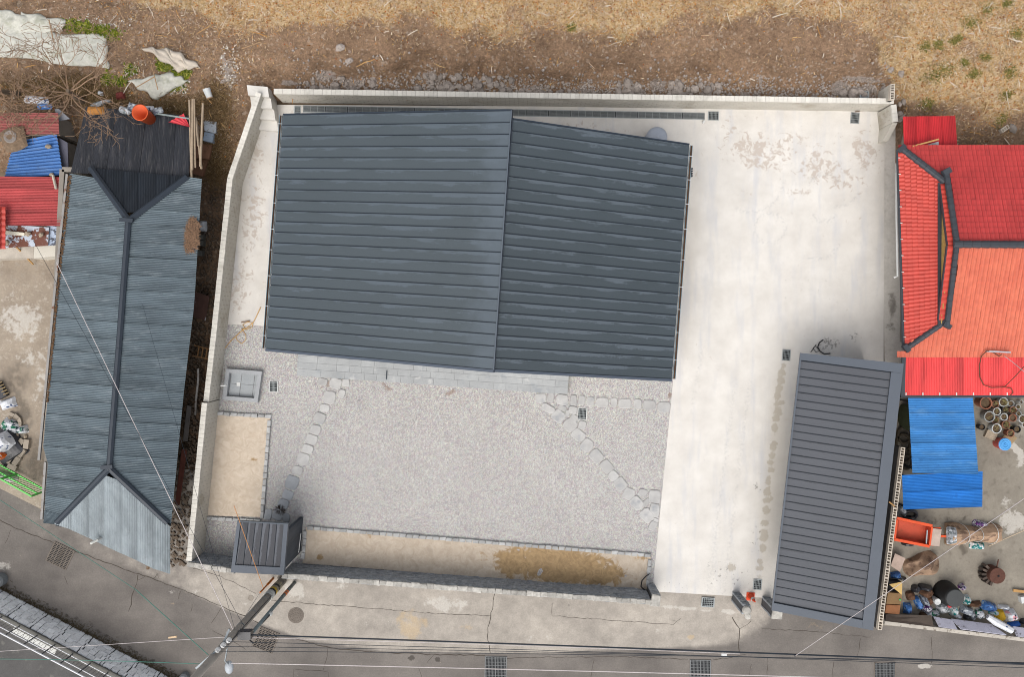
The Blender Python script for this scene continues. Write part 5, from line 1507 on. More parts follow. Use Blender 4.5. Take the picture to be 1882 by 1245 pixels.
for (a, b) in (((1737, 311, ZTOP + .14), (1742, 320, ZTOP + .14)), ((1738, 602, ZTOP + .1), (1742, 595, ZTOP + .1)), ((1654, 270, ZEV + .1), (1660, 276, ZEV + .12)), ((1662, 643, ZEV + .1), (1669, 638, ZEV + .1))):
    m = MB(); m.bar(P(*a), P(*b), .34, .2); m.build('ridge_end', mbk, rh)
m = MB(); m.bar(P(1727, 336, ZTOP + .03), P(1727, 600, ZTOP + .03), .14, .06); m.build('flashing', mbk, rh)
# barge tiles over the gable
for (a, b, s) in (((1758.5, 450.5, ZRG - .05), (1744, 338, ZTOP + .06), 1), ((1758, 452, ZRG - .05), (1741, 590, ZTOP + .04), -1)):
    A, B = P(*a), P(*b); n = 13
    for k in range(n):
        o = A.lerp(B, (k + .5) / n); place_tile(rh, TILE, o, (B - A).normalized() * (1 if s > 0 else -1), Vector((-1, 0, -.08)).normalized(), (B - A).length / n, .36)
    m = MB(); off = Vector((-.37, 0, -.05)); m.bar(A + off, B + off, .05, .1); m.build('barge_edge', mbk, rh)
    m = MB(); m.slab(A, B, B + off, A + off, .03, -.02); m.build('barge_board', M('roof_boards', C(120, 54, 48)), rh)
# porch sheet roof
mc_redb = mat_corr('bright_red_sheet', C(228, 66, 66), C(196, 52, 52), (3, .4, 1), 0, .45, C(234, 84, 80))
for k in range(9):
    x0, x1 = 1663 + k * 36, 1663 + (k + 1.02) * 36
    a, b, c, d = P(x0, 654, 2.66), P(x0 - 1 + k * .2, 727, 2.4), P(x1 - 1 + k * .2, 727, 2.4), P(x1, 654, 2.66)
    m = MB(); m.corr(a, b, c, d, 12, .008, 4, lift=.008 * (k % 2)); m.build('porch_sheet', mc_redb, rh, fix=False)
m = MB(); m.bar(P(1661, 655, 2.68), P(1659, 728, 2.42), .16, .06); m.build('porch_edge', mbk, rh)
m = MB(); m.bar(P(1655, 729, 2.34), P(1985, 729, 2.34), .1, .1); m.build('gutter', mbk, rh)
for k in range(7):
    m = MB(); x = 1665 + k * 31; m.bar(P(x, 722, 2.44), P(x, 727, 2.42), .04, .03); m.build('gutter_strap', mwhite, rh)
for x in (1672, 1760, 1850):
    m = MB(); p = P(x, 720, 2.3); m.box((p.x, p.y, 1.14), (.1, .1, 2.3)); m.build('porch_post', mwall_old, rh)
m = MB(); m.bar(P(1650, 276, 2.66), P(1661, 636, 2.66), .12, .1); m.build('eave_gutter', mbk, rh)
for k in range(12):
    m = MB(); y = 290 + k * 30; x = lerp(1651, 1663, (y - 270) / 380); m.bar(P(x - 1, y, 2.75), P(x + 3, y, 2.82), .03, .03); m.build('gutter_strap', mwhite, rh)
m = MB(); m.tube([P(1648, 300, 2.3), P(1648, 400, 2.3), P(1650, 508, 2.3), P(1643, 510, 2.2)], .05, 8); m.build('downpipe', mwhite, rh)
# cable and rod on the porch roof
m = MB(); m.bar(P(1812, 646, 2.95), P(1857, 648, 2.95), .06, .06); tag(m.build('antenna_bar', M('alu', C(186, 190, 196), .4)), 'grey aluminium bar lying across the red tile eave', 'bar')
twine([(1842, 651, 2.9), (1836, 655, 2.85), (1825, 648, 2.9), (1814, 645, 3.0), (1804, 655, 2.85), (1800, 672, 2.75), (1801, 694, 2.65), (1808, 708, 2.58), (1822, 713, 2.54), (1845, 712, 2.54), (1858, 714, 2.53), (1862, 722, 2.5), (1856, 728, 2.5)], .02, 'loose dark cable looping over the bright red porch roof', 'cable', 'cable', mb_brown)
twine([(1846, 655, 2.9), (1860, 665, 3.0), (1890, 690, 3.2)], .012, 'thin grey stay wire from the bar on the porch roof', 'wire', 'wire', mgal)
twine([(1846, 712, 2.55), (1866, 692, 2.8), (1895, 660, 3.3)], .018, 'dark cable rising across the bright red porch roof', 'cable', 'cable', mb_brown)
lt = shed('lean_to', 'small bright red corrugated lean-to beside the block wall corner', [(1659, 214, 2.2), (1661, 273, 2.4), (1759, 271, 2.4), (1755, 213, 2.2)], mat_corr('red_leanto_sheet', C(206, 48, 54), C(170, 36, 42), (3, .4, 1), 0, .4), 32, 4, 'lean-to', wall=mwall_old, shrink=.6, dx=.45)
m = MB(); m.bar(P(1677, 269, 2.75), P(1725, 256, 2.6), .06, .06); tag(m.build('timber', M('bamboo', C(196, 152, 96))), 'tan timber pole lying on the red lean-to', 'timber')
m = MB(); m.hexa([P(1690, 270, 2.45), P(1726, 270, 2.45), P(1725, 260, 2.43), P(1700, 267, 2.43)], [P(1690, 270, 2.6), P(1726, 270, 2.6), P(1725, 260, 2.55), P(1700, 267, 2.55)]); tag(m.build('slate', mslate), 'dark stone wedge under the timber on red lean-to', 'stone')
# blue sheet roofs
mc_sky = mat_corr('sky_blue_sheet', C(66, 138, 204), C(44, 104, 166), (.5, 1.6, 1), 0, .5, C(116, 168, 214))
mc_sky2 = mat_corr('deep_blue_sheet', C(40, 124, 206), C(34, 96, 170), (.5, 1.6, 1), 0, .4)
shed('shed', 'blue corrugated shed roof joined to the bright red porch', [(1669, 732, 2.2), (1788, 732, 2.2), (1798, 872, 1.85), (1677, 870, 1.85)], mc_sky, 48, 5, amp=.013)
shed('shed', 'lower deep blue corrugated roof beside the orange trailer', [(1658, 874, 1.8), (1806, 867, 1.8), (1805, 932, 1.6), (1660, 937, 1.6)], mc_sky2, 24, 2, amp=.013)
# ------------------------------------------------------------------ flowerpots
mp_terra = M('terracotta', C(168, 110, 86), .85, .15); mp_white = M('white_pot', C(220, 222, 220), .5, .05); mp_black = M('black_pot', C(46, 46, 48), .6, .1); mp_grey = M('grey_pot', C(176, 178, 176), .6, .1); mp_soil = M('pot_soil', C(104, 86, 66), .95, .35, 12, .3, 50)
mleafd = M('dry_pot_plant', C(150, 138, 92), .9, .3, 10)
def pot(px, py, r, h, mat, lbl, plant=0, group=None):
    r /= 42; c = P(px, py, -.02); t = thing('flowerpot', c, lbl, 'flowerpot', group)
    m = MB(); m.lathe(c, [(r * .7, 0), (r, h), (r * 1.0, h), (r * .86, h), (r * .84, h - .05)], 16); m.f.pop(); m.build('pot', mat, t)
    m = MB(); m.lathe((c.x, c.y, c.z + h * .3), [(r * .76, 0), (r * .8, h * .55 - .02), (.01, h * .55)], 12); m.build('soil', mp_soil, t)
    if plant:
        m = MB()
        for k in range(plant):
            a = random.uniform(0, 6.28); q = random.uniform(.2, 1) * r * 1.15
            m.bar((c.x, c.y, c.z + h), (c.x + math.cos(a) * q, c.y + math.sin(a) * q, c.z + h + random.uniform(.03, .2)), .014, .006)
        m.build('plant', mleafd, t)
PL = [(1798, 739, 12, .6, mp_terra, 'wide terracotta bowl touching the porch gutter', 0), (1821, 742, 7, .35, mp_terra, 'terracotta pot between the wide bowl and white planter', 12),
 (1835, 738, 9, .4, mp_white, 'large white-rimmed planter with dry sprawling stems', 30), (1850, 741, 6, .35, mp_grey, 'grey pot of pale soil beside the sprawling planter', 0), (1870, 738, 3.6, .3, mp_white, 'tiny white round pot near the porch gutter', 0),
 (1864, 747, 5, .3, mp_white, 'small white octagonal pot with sprout', 6), (1823, 755, 7.5, .4, mp_white, 'white-rimmed pot of dark soil below the terracotta pot', 8), (1840, 752, 6, .3, mp_black, 'black pot with yellow-green succulent', 24),
 (1807, 764, 10.5, .5, mp_grey, 'pale grey wash bowl with sticks lying inside', 5), (1836, 765, 7.2, .4, mp_white, 'white pot of soil in the middle of the pot cluster', 4), (1853, 767, 7.5, .35, mp_terra, 'terracotta pot full of soil in the middle of the pot cluster', 0),
 (1864, 759, 5, .35, mp_grey, 'small shiny grey pot beside the half-round white trough', 2), (1871, 769, 8, .35, mp_white, 'half-round white trough with green shoots', 16), (1821, 786, 9.5, .45, mp_white, 'large white-rimmed pot beside the sandstone slab', 8),
 (1861, 788, 7, .35, mp_black, 'black pot holding a yellow fruit', 3), (1848, 795, 7.5, .38, mp_terra, 'red-rimmed clay pot behind the blue lidded tub', 8), (1797, 784, 6, .35, mp_black, 'black bucket standing at the corner of the blue roof', 0),
 (1823, 771, 7, .25, mp_terra, 'low clay pot of dry soil with moss', 20), (1843, 780, 8, .25, mp_terra, 'low brown pot of dead foliage', 30), (1877, 779, 7, .3, mp_white, 'white pot with leafy shoots at the cluster edge', 16), (1856, 753, 7, .25, mp_terra, 'low brown pot of dry leaves beside the octagonal pot', 18)]
for x, y, r_, h, mt, lb, pl_ in PL: pot(x, y, r_, h, mt, lb, pl_)
t = thing('lidded_tub', P(1834, 814, -.02), 'red tub with a ribbed bright blue lid', 'tub'); c = P(1833.5, 814, -.02)
m = MB(); m.lathe(c, [(.24, 0), (.29, .5), (.30, .52)], 24); m.build('tub', M('tub_red', C(196, 92, 84), .5), t)
m = MB(); m.lathe((c.x, c.y, c.z + .52), [(.285, 0), (.285, .04), (.24, .06), (.22, .045), (.19, .045), (.17, .065), (.13, .065), (.11, .045), (.07, .045), (.055, .08), (.03, .08), (.028, .06)], 28); m.build('lid', M('lid_blue', C(92, 172, 236), .45, .04), t)
m = MB(); m.box((*P(1820, 800, .05).xy, .06), (.5, .36, .16), -.4); tag(m.build('stone_slab', mstone), 'sandstone slab beside the blue lidded tub', 'slab')
m = MB(); m.box((*P(1856, 805, .02).xy, .0), (.55, .4, .05), -.7); tag(m.build('cardboard', M('cardboard', C(170, 146, 112))), 'tan flat board on the ground behind the clay pot', 'board')

# ------------------------------------------------------------------ junk yard
tlr = thing('trailer', P(1680, 980, 0), 'orange open-top tiller trailer parked behind the hollow-block wall', 'trailer')
mo = M('orange_paint', C(240, 92, 46), .5, .08, 3, spots=((C(176, 84, 52), 3, .62, .7),)); mo2 = M('orange_bed', C(208, 92, 66), .7, .15, 2, spots=((C(120, 84, 52), 2.2, .58, .72),))
q = [P(1648, 953, .95), P(1713, 967, .95), P(1708, 1005, .95), P(1643, 992, .95)]
ql = [P(1652, 957, .5), P(1702, 968, .5), P(1698, 998, .5), P(1648, 988, .5)]
m = MB(); m.prism([(p.x, p.y) for p in ql], .46, .52); m.build('bed', mo2, tlr)
for i in range(4):
    a, b = q[i], q[(i + 1) % 4]; c, d = ql[(i + 1) % 4], ql[i]
    nn = (b - a).cross(Vector((0, 0, 1))).normalized() * .03
    m = MB(); m.hexa([d, c, c + nn, d + nn], [a, b, b + nn, a + nn]); m.build('side_board', mo2, tlr)
    m = MB(); dd = (b - a).normalized() * (.04 if i % 2 else 0); m.bar(a + dd, b - dd, .12 if i != 1 else .08, .06); m.build('top_rail', mo, tlr)
m = MB(); m.bar(P(1704, 975, .9), P(1702, 1000, .9), .05, .05); m.build('grab_bar', M('steel_bar', C(190, 196, 200), .4, metal=.5), tlr)
for y in (952, 1000):
    m = MB(); c = P(1668, y, .26); m.v = []; 
    pth = [c + Vector((math.cos(k / 14 * 6.2832) * .22, 0, math.sin(k / 14 * 6.2832) * .22)) for k in range(15)]; m.tube(pth, .07, 6); w_ = m.build('wheel', mb_black, tlr)
m = MB(); m.box((*P(1719, 988, .75).xy, .74), (.42, .78, .12), -.12); m.build('seat', M('seat_grey', C(196, 176, 162), .7, .15, 3), tlr)
m = MB(); m.bar(P(1714, 972, .7), P(1728, 971, .7), .07, .07); m.bar(P(1712, 972, .7), P(1714, 1004, .7), .05, .06); m.bar(P(1726, 986, .45), P(1742, 986, .45), .1, .1); m.build('drawbar', mo, tlr)
# covered tiller
t = thing('covered_tiller', P(1790, 983, 0), 'walking tiller wrapped in tied brown tarpaulin', 'tiller')
rows = []
for i in range(15):
    f = i / 14; cx_, cy_ = lerp(1744, 1844, f), lerp(985, 983, f); wv = (.42 + .08 * math.sin(7 * f + 1) - .18 * max(0, f - .8) * 4); hh = .78 * (1 - .35 * f) * (1 if f < .93 else .7)
    c = P(cx_, cy_, .4); ring = []
    for k in range(11):
        a = math.pi * k / 10; rr = 1 + .06 * math.sin(5 * a + 9 * f)
        ring.append((c.x + .04 * math.sin(3 * a), c.y + math.cos(a) * wv * rr, max(0, math.sin(a)) * hh * rr + .02))
    rows.append(ring)
m = MB(); m.grid(rows); o = len(m.v); m.f.append(tuple(range(11))); m.f.append(tuple(range(o - 11, o))); m.build('tarp', mtarp, t)
for f in (.28, .55, .84):
    cx_, cy_ = lerp(1744, 1844, f), lerp(985, 983, f); c = P(cx_, cy_, .4); hh = .78 * (1 - .35 * f); wv = .43 + .08 * math.sin(7 * f + 1)
    m = MB(); m.tube([(c.x + .06 * math.sin(4 * k / 10), c.y + math.cos(math.pi * k / 10) * wv * 1.05, math.sin(math.pi * k / 10) * hh * 1.06 + .03) for k in range(11)], .012, 5); m.build('tie_rope', mwhite, t)
m = pillow(P(1748, 985, .5), .45, .8, .32, 0, 4, 9, .15); m.build('plastic_wrap', mb_clear, t)
bag(1803, 966, 34, 16, .3, -.25, mb_purple, 'purple printed bag behind the covered tiller'); bag(1795, 1003, 28, 14, .22, -.05, mb_teal, 'teal and white bag in front of the covered tiller')
t = thing('tyre', P(1673, 947, 0), 'black rubber tyre lying under the deep blue roof edge', 'tyre'); c = P(1673, 947, .1)
m = MB(); m.tube([c + Vector((math.cos(k / 20 * 6.2832) * .28, math.sin(k / 20 * 6.2832) * .20, .05 * math.sin(k / 20 * 6.2832))) for k in range(21)], .085, 8); m.build('rubber', mb_black, t, smooth=True)
bag(1653, 938, 14, 26, .5, .2, mb_clear, 'grey plastic bag hanging beside the block wall')
m = pillow(P(1692, 1038, -.02), 1.55, 1.05, .5, .3, 12, 17, .34); tag(m.build('tarp_heap', mtarp2), 'crumpled brown tarpaulin heap on the neighbour yard', 'tarpaulin')
m = MB(); m.hexa([P(1645, 1018, .3), P(1664, 1027, .3), P(1654, 1052, .1), P(1637, 1041, .1)], [P(1645, 1018, .36), P(1664, 1027, .36), P(1654, 1052, .16), P(1637, 1041, .16)]); tag(m.build('panel', M('stained_panel', C(186, 164, 150), .8, .2, 4)), 'stained pale panel leaning beside the brown tarpaulin heap', 'panel')
bag(1645, 1057, 18, 12, .3, .1, mb_blue, 'blue sack by the hollow-block wall'); bag(1656, 1063, 18, 8, .2, -.3, mb_black, 'black plastic scrap beside the blue sack')
bx_ = thing('wooden_box', P(1645, 1105, 0), 'plywood box with a folded yellow sheet on top by the block wall', 'box')
mply = M('plywood', C(140, 110, 74), .8, .15, 3); mply2 = M('rusty_ply', C(150, 100, 66), .85, .2, 3, spots=((C(100, 64, 44), 2, .5, .7),))
def pbox(t, qs, z0, z1, mat, name):
    pts = [P(x, y, z1) for x, y in qs]; m = MB(); m.prism([(p.x, p.y) for p in pts], z0, z1); return m.build(name, mat, t)
pbox(bx_, [(1629, 1111), (1656, 1112), (1658, 1092), (1632, 1090)], -.02, .62, mply, 'box'); pbox(bx_, [(1627, 1128), (1653, 1130), (1655, 1113.5), (1629, 1112.5)], -.02, .55, mply2, 'front_box')
m = MB(); a, b, c = P(1634, 1075, .62), P(1658, 1070, .66), P(1657, 1094, .75); m.hexa([a, b, c], [p + Vector((0, 0, .02)) for p in (a, b, c)]); m.build('yellow_sheet', M('yellow_sheet', C(226, 190, 120), .7), bx_)
pbox(bx_, [(1632, 1089), (1656, 1090), (1658, 1071), (1634, 1069)], -.02, .4, mdark, 'open_crate')
m = MB(); p = P(1654, 1103, .63); m.lathe((p.x, p.y, .62), [(.04, 0), (.04, .03), (.01, .04)], 8); m.build('knob', M('green_knob', C(30, 200, 110), .4), bx_)
# black drum
dr = thing('black_drum', P(1736, 1088, 0), 'large black tapered drum with a lighter round lid', 'drum'); c = P(1735, 1088, -.02)
m = MB(); m.lathe(c, [(.54, 0), (.52, .25), (.44, .8), (.40, .9)], 28); m.build('body', M('black_drum', C(38, 38, 38), .6, .12), dr, smooth=True)
m = MB(); m.lathe((c.x + .0, c.y, c.z + .9), [(.39, 0), (.40, .03), (.38, .05), (.02, .055)], 28); m.build('lid', M('grey_lid', C(72, 74, 74), .6, .06), dr)
# burn barrel with bricks
bb = thing('fire_barrel', P(1820, 1053, 0), 'rusty round fire barrel ringed by bricks', 'barrel'); c = P(1819, 1052, -.02)
mrt = M('rust', C(96, 62, 50), .85, .25, 5, .2, 30); m = MB(); m.lathe(c, [(.36, 0), (.37, .55), (.36, .6), (.02, .61)], 20); m.build('barrel', mrt, bb)
m = MB(); m.lathe((c.x + .03, c.y, c.z + .6), [(.05, 0), (.05, .03), (.02, .04)], 8); m.build('knob', mdark, bb)
for k in range(6):
    a = 2.3 + k * .42; m = MB(); p = c + Vector((math.cos(a) * .47, math.sin(a) * .44, 0)); m.box((p.x, p.y, .18), (.2, .1, .36), a); m.build('brick', M('sooty_brick', C(96, 84, 76), .95, .25, 5, rnd=.3), bb)
m = MB(); m.bar(P(1831, 1047, .3), P(1835, 1030, .9), .04, .04); m.build('poker', mrt, bb)
# heap of bags
BG = [(1700, 1088, 22, 20, .45, .3, mb_brown, 'brown rotten scrap pile beside the plywood box'), (1705, 1102, 16, 20, .35, .8, mb_brown, 'rusty brown scrap in front of the plywood box'), (1672, 1095, 16, 18, .3, .2, mb_brown, 'dark brown leaf-filled scrap heap by the box corner'),
 (1699, 1080, 26, 12, .4, -.2, mb_black, 'black plastic sack beside the black drum'), (1681, 1082, 15, 14, .35, 0, mb_black, 'small black bucket-shaped bag by the scrap'), (1686, 1108, 12, 26, .35, .4, mb_blue, 'narrow blue bag between scrap and drum'),
 (1697, 1102, 10, 24, .42, .5, mb_grey, 'pale striped bag standing among the junk'), (1701, 1117, 18, 12, .38, .1, mb_purple, 'bright purple printed sack in junk heap'), (1711, 1127, 28, 12, .35, .25, mb_green, 'white and green printed sack below the purple one'),
 (1698, 1131, 18, 10, .25, -.3, mb_brown, 'dark brown shoe-like scrap near the sheets'), (1730, 1115, 22, 22, .45, .4, mb_clear, 'clear plastic bag of rubbish beside the drum'), (1666, 1118, 14, 20, .35, 0, mb_blue, 'translucent blue bag against the plywood box'),
 (1749, 1120, 16, 20, .4, .3, mb_teal, 'teal and white sack below the drum lid'), (1757, 1132, 18, 10, .3, -.5, mb_white, 'torn white sack in front of the teal one'), (1774, 1122, 24, 16, .38, -.4, mb_grey, 'grey and white bag between teal and green sacks'),
 (1797, 1128, 16, 18, .38, .2, mb_green, 'green printed sack standing near long white roll'), (1785, 1132, 10, 18, .22, .3, mb_grey, 'flat grey folder leaning on the sacks'), (1775, 1134, 10, 10, .25, 0, mb_black, 'small black boot among the sacks'),
 (1774, 1102, 10, 18, .4, .1, mb_teal, 'pale teal bag beside the drum lid'), (1766, 1078, 12, 10, .35, .6, mb_purple, 'small colourful bag above the drum lid'), (1815, 1115, 28, 18, .4, -.3, mb_blue, 'blue and grey plastic bag of scraps'), (1826, 1126, 20, 10, .25, -.3, mb_teal, 'dark teal bag under the blue scraps bag'),
 (1853, 1130, 24, 20, .5, .2, mat_print('panda_sack', WHT, [C(236, 170, 176), C(40, 44, 60)], 3.2, .6), 'round white sack with pink and dark patches'), (1836, 1132, 18, 22, .3, .2, M('yellow_cloth', C(222, 176, 40), .7, .15, 5), 'yellow crocheted bundle beside the round white sack'),
 (1862, 1148, 24, 10, .25, .1, M('blue_tarp', C(40, 104, 196), .5, .15, 5), 'bright blue tarp scrap under the round white sack'), (1843, 1116, 20, 8, .3, -.1, mb_white, 'white foam box lid near the yellow bundle'), (1790, 1110, 24, 10, .3, .1, mb_brown, 'brown leaf scrap beyond the drum'), (1880, 1142, 14, 10, .3, 0, mb_black, 'black scrap bag at the far end of junk row')]
for x, y, w, l, h, r_, mt, lb in BG: bag(x, y, w, l, h, r_, mt, lb)
m = MB(); c = P(1713, 1100, 0); m.lathe((c.x, c.y, .0), [(.13, 0), (.15, .5), (.13, .52), (.02, .5)], 14); tag(m.build('paper_cup_tub', mp_white), 'white round tub standing beside the black drum', 'tub')
m = MB(); m.lathe((*P(1742, 1112, .2).xy, -.02), [(.08, 0), (.1, .4), (.02, .42)], 10); tag(m.build('red_can', M('red_can', C(200, 40, 50), .5)), 'small red can below the black drum', 'can')
# low street wall of the neighbour with sheets laid against it
nw = thing('street_wall', P(1750, 1150, 0), 'low weathered concrete wall between junk yard and street', 'wall')
A, B = P(1626, 1146, .9), P(1990, 1190, .9); m = MB(); m.bar(Vector((A.x, A.y, .42)), Vector((B.x, B.y, .42)), .16, .96); m.build('wall', M('street_wall', C(196, 188, 176), .9, .2, 2, spots=((C(130, 120, 108), 3, .55, .65),)), nw)
m = MB(); m.slab(P(1628, 1130, .5), P(1712, 1132, .5), P(1716, 1152, .86), P(1628, 1142, .86), .04); tag(m.build('board', M('grey_board', C(126, 112, 100), .85, .15, 3)), 'grey-brown board leaning on the low street wall', 'board')
mls = M('lilac_sheet', C(206, 204, 218), .6, .1, 3, spots=((C(130, 124, 128), 4, .58, .62),))
m = MB(); m.slab(P(1716, 1134, .6), P(1750, 1140, .6), P(1760, 1158, .9), P(1726, 1153, .9), .03); tag(m.build('foam_sheet', mls), 'torn pale lilac sheet leaning against the street wall', 'sheet')
m = MB(); m.slab(P(1748, 1138, .55), P(1822, 1148, .55), P(1850, 1168, .92), P(1766, 1157, .92), .03); tag(m.build('foam_sheet', mls), 'long pale lilac striped sheet leaning against the street wall', 'sheet')
m = MB(); m.slab(P(1862, 1152, .6), P(1950, 1165, .6), P(1950, 1182, .9), P(1868, 1170, .9), .03); tag(m.build('foam_sheet', mls), 'pale lilac sheet below the bright blue tarp scrap', 'sheet')
m = MB(); m.tube([P(1815, 1134, .7), P(1830, 1144, .75), P(1860, 1160, .85)], [.12, .17, .15], 8); tag(m.build('roll', mb_white), 'long rolled white sheet resting on the lilac sheet', 'roll')
m = MB(); m.bar(P(1862, 1086, .1), P(1895, 1090, .1), .12, .06); tag(m.build('timber', M('bamboo', C(196, 152, 96))), 'tan timber offcut lying on the junk yard floor', 'timber')
m = MB(); m.box((*P(1880, 1102, .1).xy, .1), (.3, .3, .24), .2); tag(m.build('pale_block', mp_white), 'pale square block beside the timber offcut', 'block')
# things in the gap between carport and blue roof
m = MB(); c = P(1660, 765, 0); m.lathe((c.x, c.y, -.05), [(.35, 0), (.38, .5), (.30, .9)], 14, .7, 1.6); tag(m.build('green_sheet', M('olive_tarp', C(72, 78, 52), .7, .2)), 'olive tarp-covered drum squeezed beside the carport', 'drum')
for x, y, r_ in ((1662, 800, .3), (1660, 815, .32), (1664, 838, .22), (1666, 850, .24)):
    c = P(x, y, .1); m = MB(); m.tube([c + Vector((math.cos(k / 14 * 6.2832) * r_, math.sin(k / 14 * 6.2832) * r_ * 1.3, 0)) for k in range(15)], .07, 6); tag(m.build('old_tyre', M('old_rubber', C(84, 74, 60), .9, .2)), 'old brown tyre in the dark gap beside the carport', 'tyre', 'old tyres beside the carport')
twine([(1634, 923, 1.8), (1644, 931, 1.8)], .03, 'stick lying across the top of the hollow-block wall', 'stick', 'stick', M('bamboo', C(196, 152, 96)))
twine([(1817, 1005, .05), (1850, 990, .3), (1900, 968, .9)], .02, 'thin pale pole slanting from the ground beside the tiller', 'pole', 'pole', M('bamboo2', C(206, 186, 160)))
# ------------------------------------------------------------------ things on the soil bank
def TZ(px, py):
    z = 1.0
    for _ in range(6):
        p = P(px, py, z); z = float(hfun(np.array(p.x), np.array(p.y)))
    return z
def TP(px, py, dz=0.0):
    z = TZ(px, py); p = P(px, py, z); p.z = z + dz; return p
def mat_ramp(name, cols, rough=.9, attr='rnd'):
    t = NT(name); n = t.N('ShaderNodeValToRGB'); n.color_ramp.interpolation = 'LINEAR'
    e = n.color_ramp.elements
    while len(e) < len(cols): e.new(.5)
    for k, c in enumerate(cols): e[k].position = k / (len(cols) - 1); e[k].color = (*c, 1)
    t.L(t.attr(attr), n.inputs[0])
    return t.out(n.outputs[0], rough, 0, .1)
def blades(name, n, samp, mat, ln=(.08, .3), wd=(.006, .02), tilt=.5, keep=None, seed=1):
    """many thin bent blades lying about; samp(n)->x,y world arrays"""
    r = np.random.default_rng(seed)
    x, y = samp(n, r)
    z = hfun(x, y)
    L = r.uniform(*ln, len(x)) * r.uniform(.5, 1, len(x)); w = r.uniform(*wd, len(x)); a = r.uniform(0, 2 * np.pi, len(x)); el = r.uniform(-.05, tilt, len(x))
    dx, dy, dz = np.cos(a) * np.cos(el), np.sin(a) * np.cos(el), np.sin(el)
    sx, sy = -np.sin(a), np.cos(a)
    z = z + .012
    b = r.uniform(-.3, .3, len(x))
    def pt(f, s, bend): return np.stack([x + dx * L * f + sx * (w * s + bend * L), y + dy * L * f + sy * (w * s + bend * L), z + dz * L * f * (1.25 - .45 * f)], -1)
    V = np.stack([pt(0, -.5, 0), pt(0, .5, 0), pt(.5, .5, b * .2), pt(.5, -.5, b * .2), pt(1, .25, 0), pt(1, -.25, 0)], 1).reshape(-1, 3)
    i0 = np.arange(len(x))[:, None] * 6
    F = np.concatenate([i0 + np.array([[0, 1, 2, 3]]), i0 + np.array([[3, 2, 4, 5]])], 1).reshape(-1, 4)
    m = MB(); m.v = V.tolist(); m.f = F.tolist(); m.at['rnd'] = np.repeat(r.random(len(x)), 6)
    o = m.build(name, mat, fix=False); return o
X_L, X_R, Y_T = P(-30, 0, 2).x, P(1912, 0, 2).x, P(900, -25, 2.2).y
def samp_field(dens):
    def f(n, r):
        x = r.uniform(X_L, X_R, n); y = r.uniform(7.6, Y_T + .3, n)
        z = hfun(x, y); a, b = PXY(x, y, z)
        ok = (z > -.1) & (r.random(n) < dens(a, b, x, y))
        return x[ok], y[ok]
    return f
den_straw = lambda a, b, x, y: np.clip(straw_mask(a, b, x, y), 0, 1) * (.35 + .65 * (a > 380)) + .05 + .16 * ((a > 1650) & (b > 150)) + .12 * ((a < 440) & (b > 150)) + .1 * ((a < 500) & (b < 150) & (a > 210))
sw = blades('dry_straw', 80000, samp_field(den_straw), mat_ramp('dry_straw', [C(150, 114, 70), C(218, 182, 132), C(204, 156, 98), C(236, 214, 180), C(186, 150, 104), C(244, 232, 214)]), (.08, .24), (.010, .03), .6, seed=3)
tag(sw, 'dry straw and dead grass covering the field beyond the back wall', 'straw', kind='stuff')
sw = blades('dead_leaves', 26000, samp_field(lambda a, b, x, y: .75 * den_straw(a, b, x, y)), mat_ramp('dead_leaves', [C(186, 96, 44), C(120, 78, 44), C(226, 150, 70), C(150, 100, 60), C(216, 176, 110)]), (.05, .11), (.02, .055), .6, seed=4)
tag(sw, 'scattered dead orange leaves over the dry field', 'leaves', kind='stuff')
sw = blades('dry_stalks', 2600, samp_field(lambda a, b, x, y: .5 * den_straw(a, b, x, y) + .05), mat_ramp('dry_stalks', [C(222, 186, 130), C(190, 140, 84), C(240, 230, 214), C(140, 108, 70)]), (.3, .9), (.022, .05), .3, seed=5)
tag(sw, 'long dry stalks lying across the field and bank', 'stalks', kind='stuff')
def gsamp(lst):
    def f(n, r):
        k = r.integers(0, len(lst), n); L_ = np.array([(P(q[0], q[1], TZ(q[0], q[1])).x, P(q[0], q[1], TZ(q[0], q[1])).y, q[2] / 40, q[3] / 40) for q in lst])
        return L_[k, 0] + r.normal(0, .5, n) * L_[k, 2], L_[k, 1] + r.normal(0, .5, n) * L_[k, 3]
    return f
GT_ = [(1815, 16, 12, 12), (1848, 6, 8, 6), (1785, 42, 16, 10), (1725, 82, 8, 8), (1752, 76, 7, 6), (1760, 70, 6, 5), (1735, 128, 26, 14), (1715, 140, 16, 10), (1790, 136, 10, 8), (1855, 134, 12, 10), (1810, 105, 10, 6), (1772, 115, 8, 6), (1840, 220, 12, 10), (1705, 190, 12, 8), (1050, 50, 6, 5), (1850, 175, 10, 8), (1700, 85, 8, 8), (1870, 60, 12, 10)]
sw = blades('green_weeds', 4200, gsamp(GT_), mat_ramp('green_weeds', [C(92, 98, 46), C(126, 124, 60), C(160, 144, 84), C(80, 86, 46)]), (.06, .2), (.01, .03), .9, seed=6)
tag(sw, 'green weed tufts dotted over the dry field', 'weeds', kind='stuff')
VG = [(q, 44 + k * 3.2, 22, 8) for k, q in enumerate((125, 140, 155, 168, 182, 196))] + [(205, 66, 14, 8), (196, 145, 10, 12), (218, 150, 18, 8), (300, 112, 10, 12), (308, 124, 14, 10), (240, 128, 10, 10), (330, 140, 14, 8), (322, 158, 14, 10), (342, 128, 8, 10)]
sw = blades('leafy_greens', 2600, gsamp(VG), mat_ramp('leafy_greens', [C(84, 100, 34), C(140, 146, 44), C(56, 76, 30), C(170, 168, 84)]), (.08, .2), (.04, .1), .9, seed=8)
tag(sw, 'yellow-green leafy vegetables beside the plastic row cover', 'vegetables', kind='stuff')
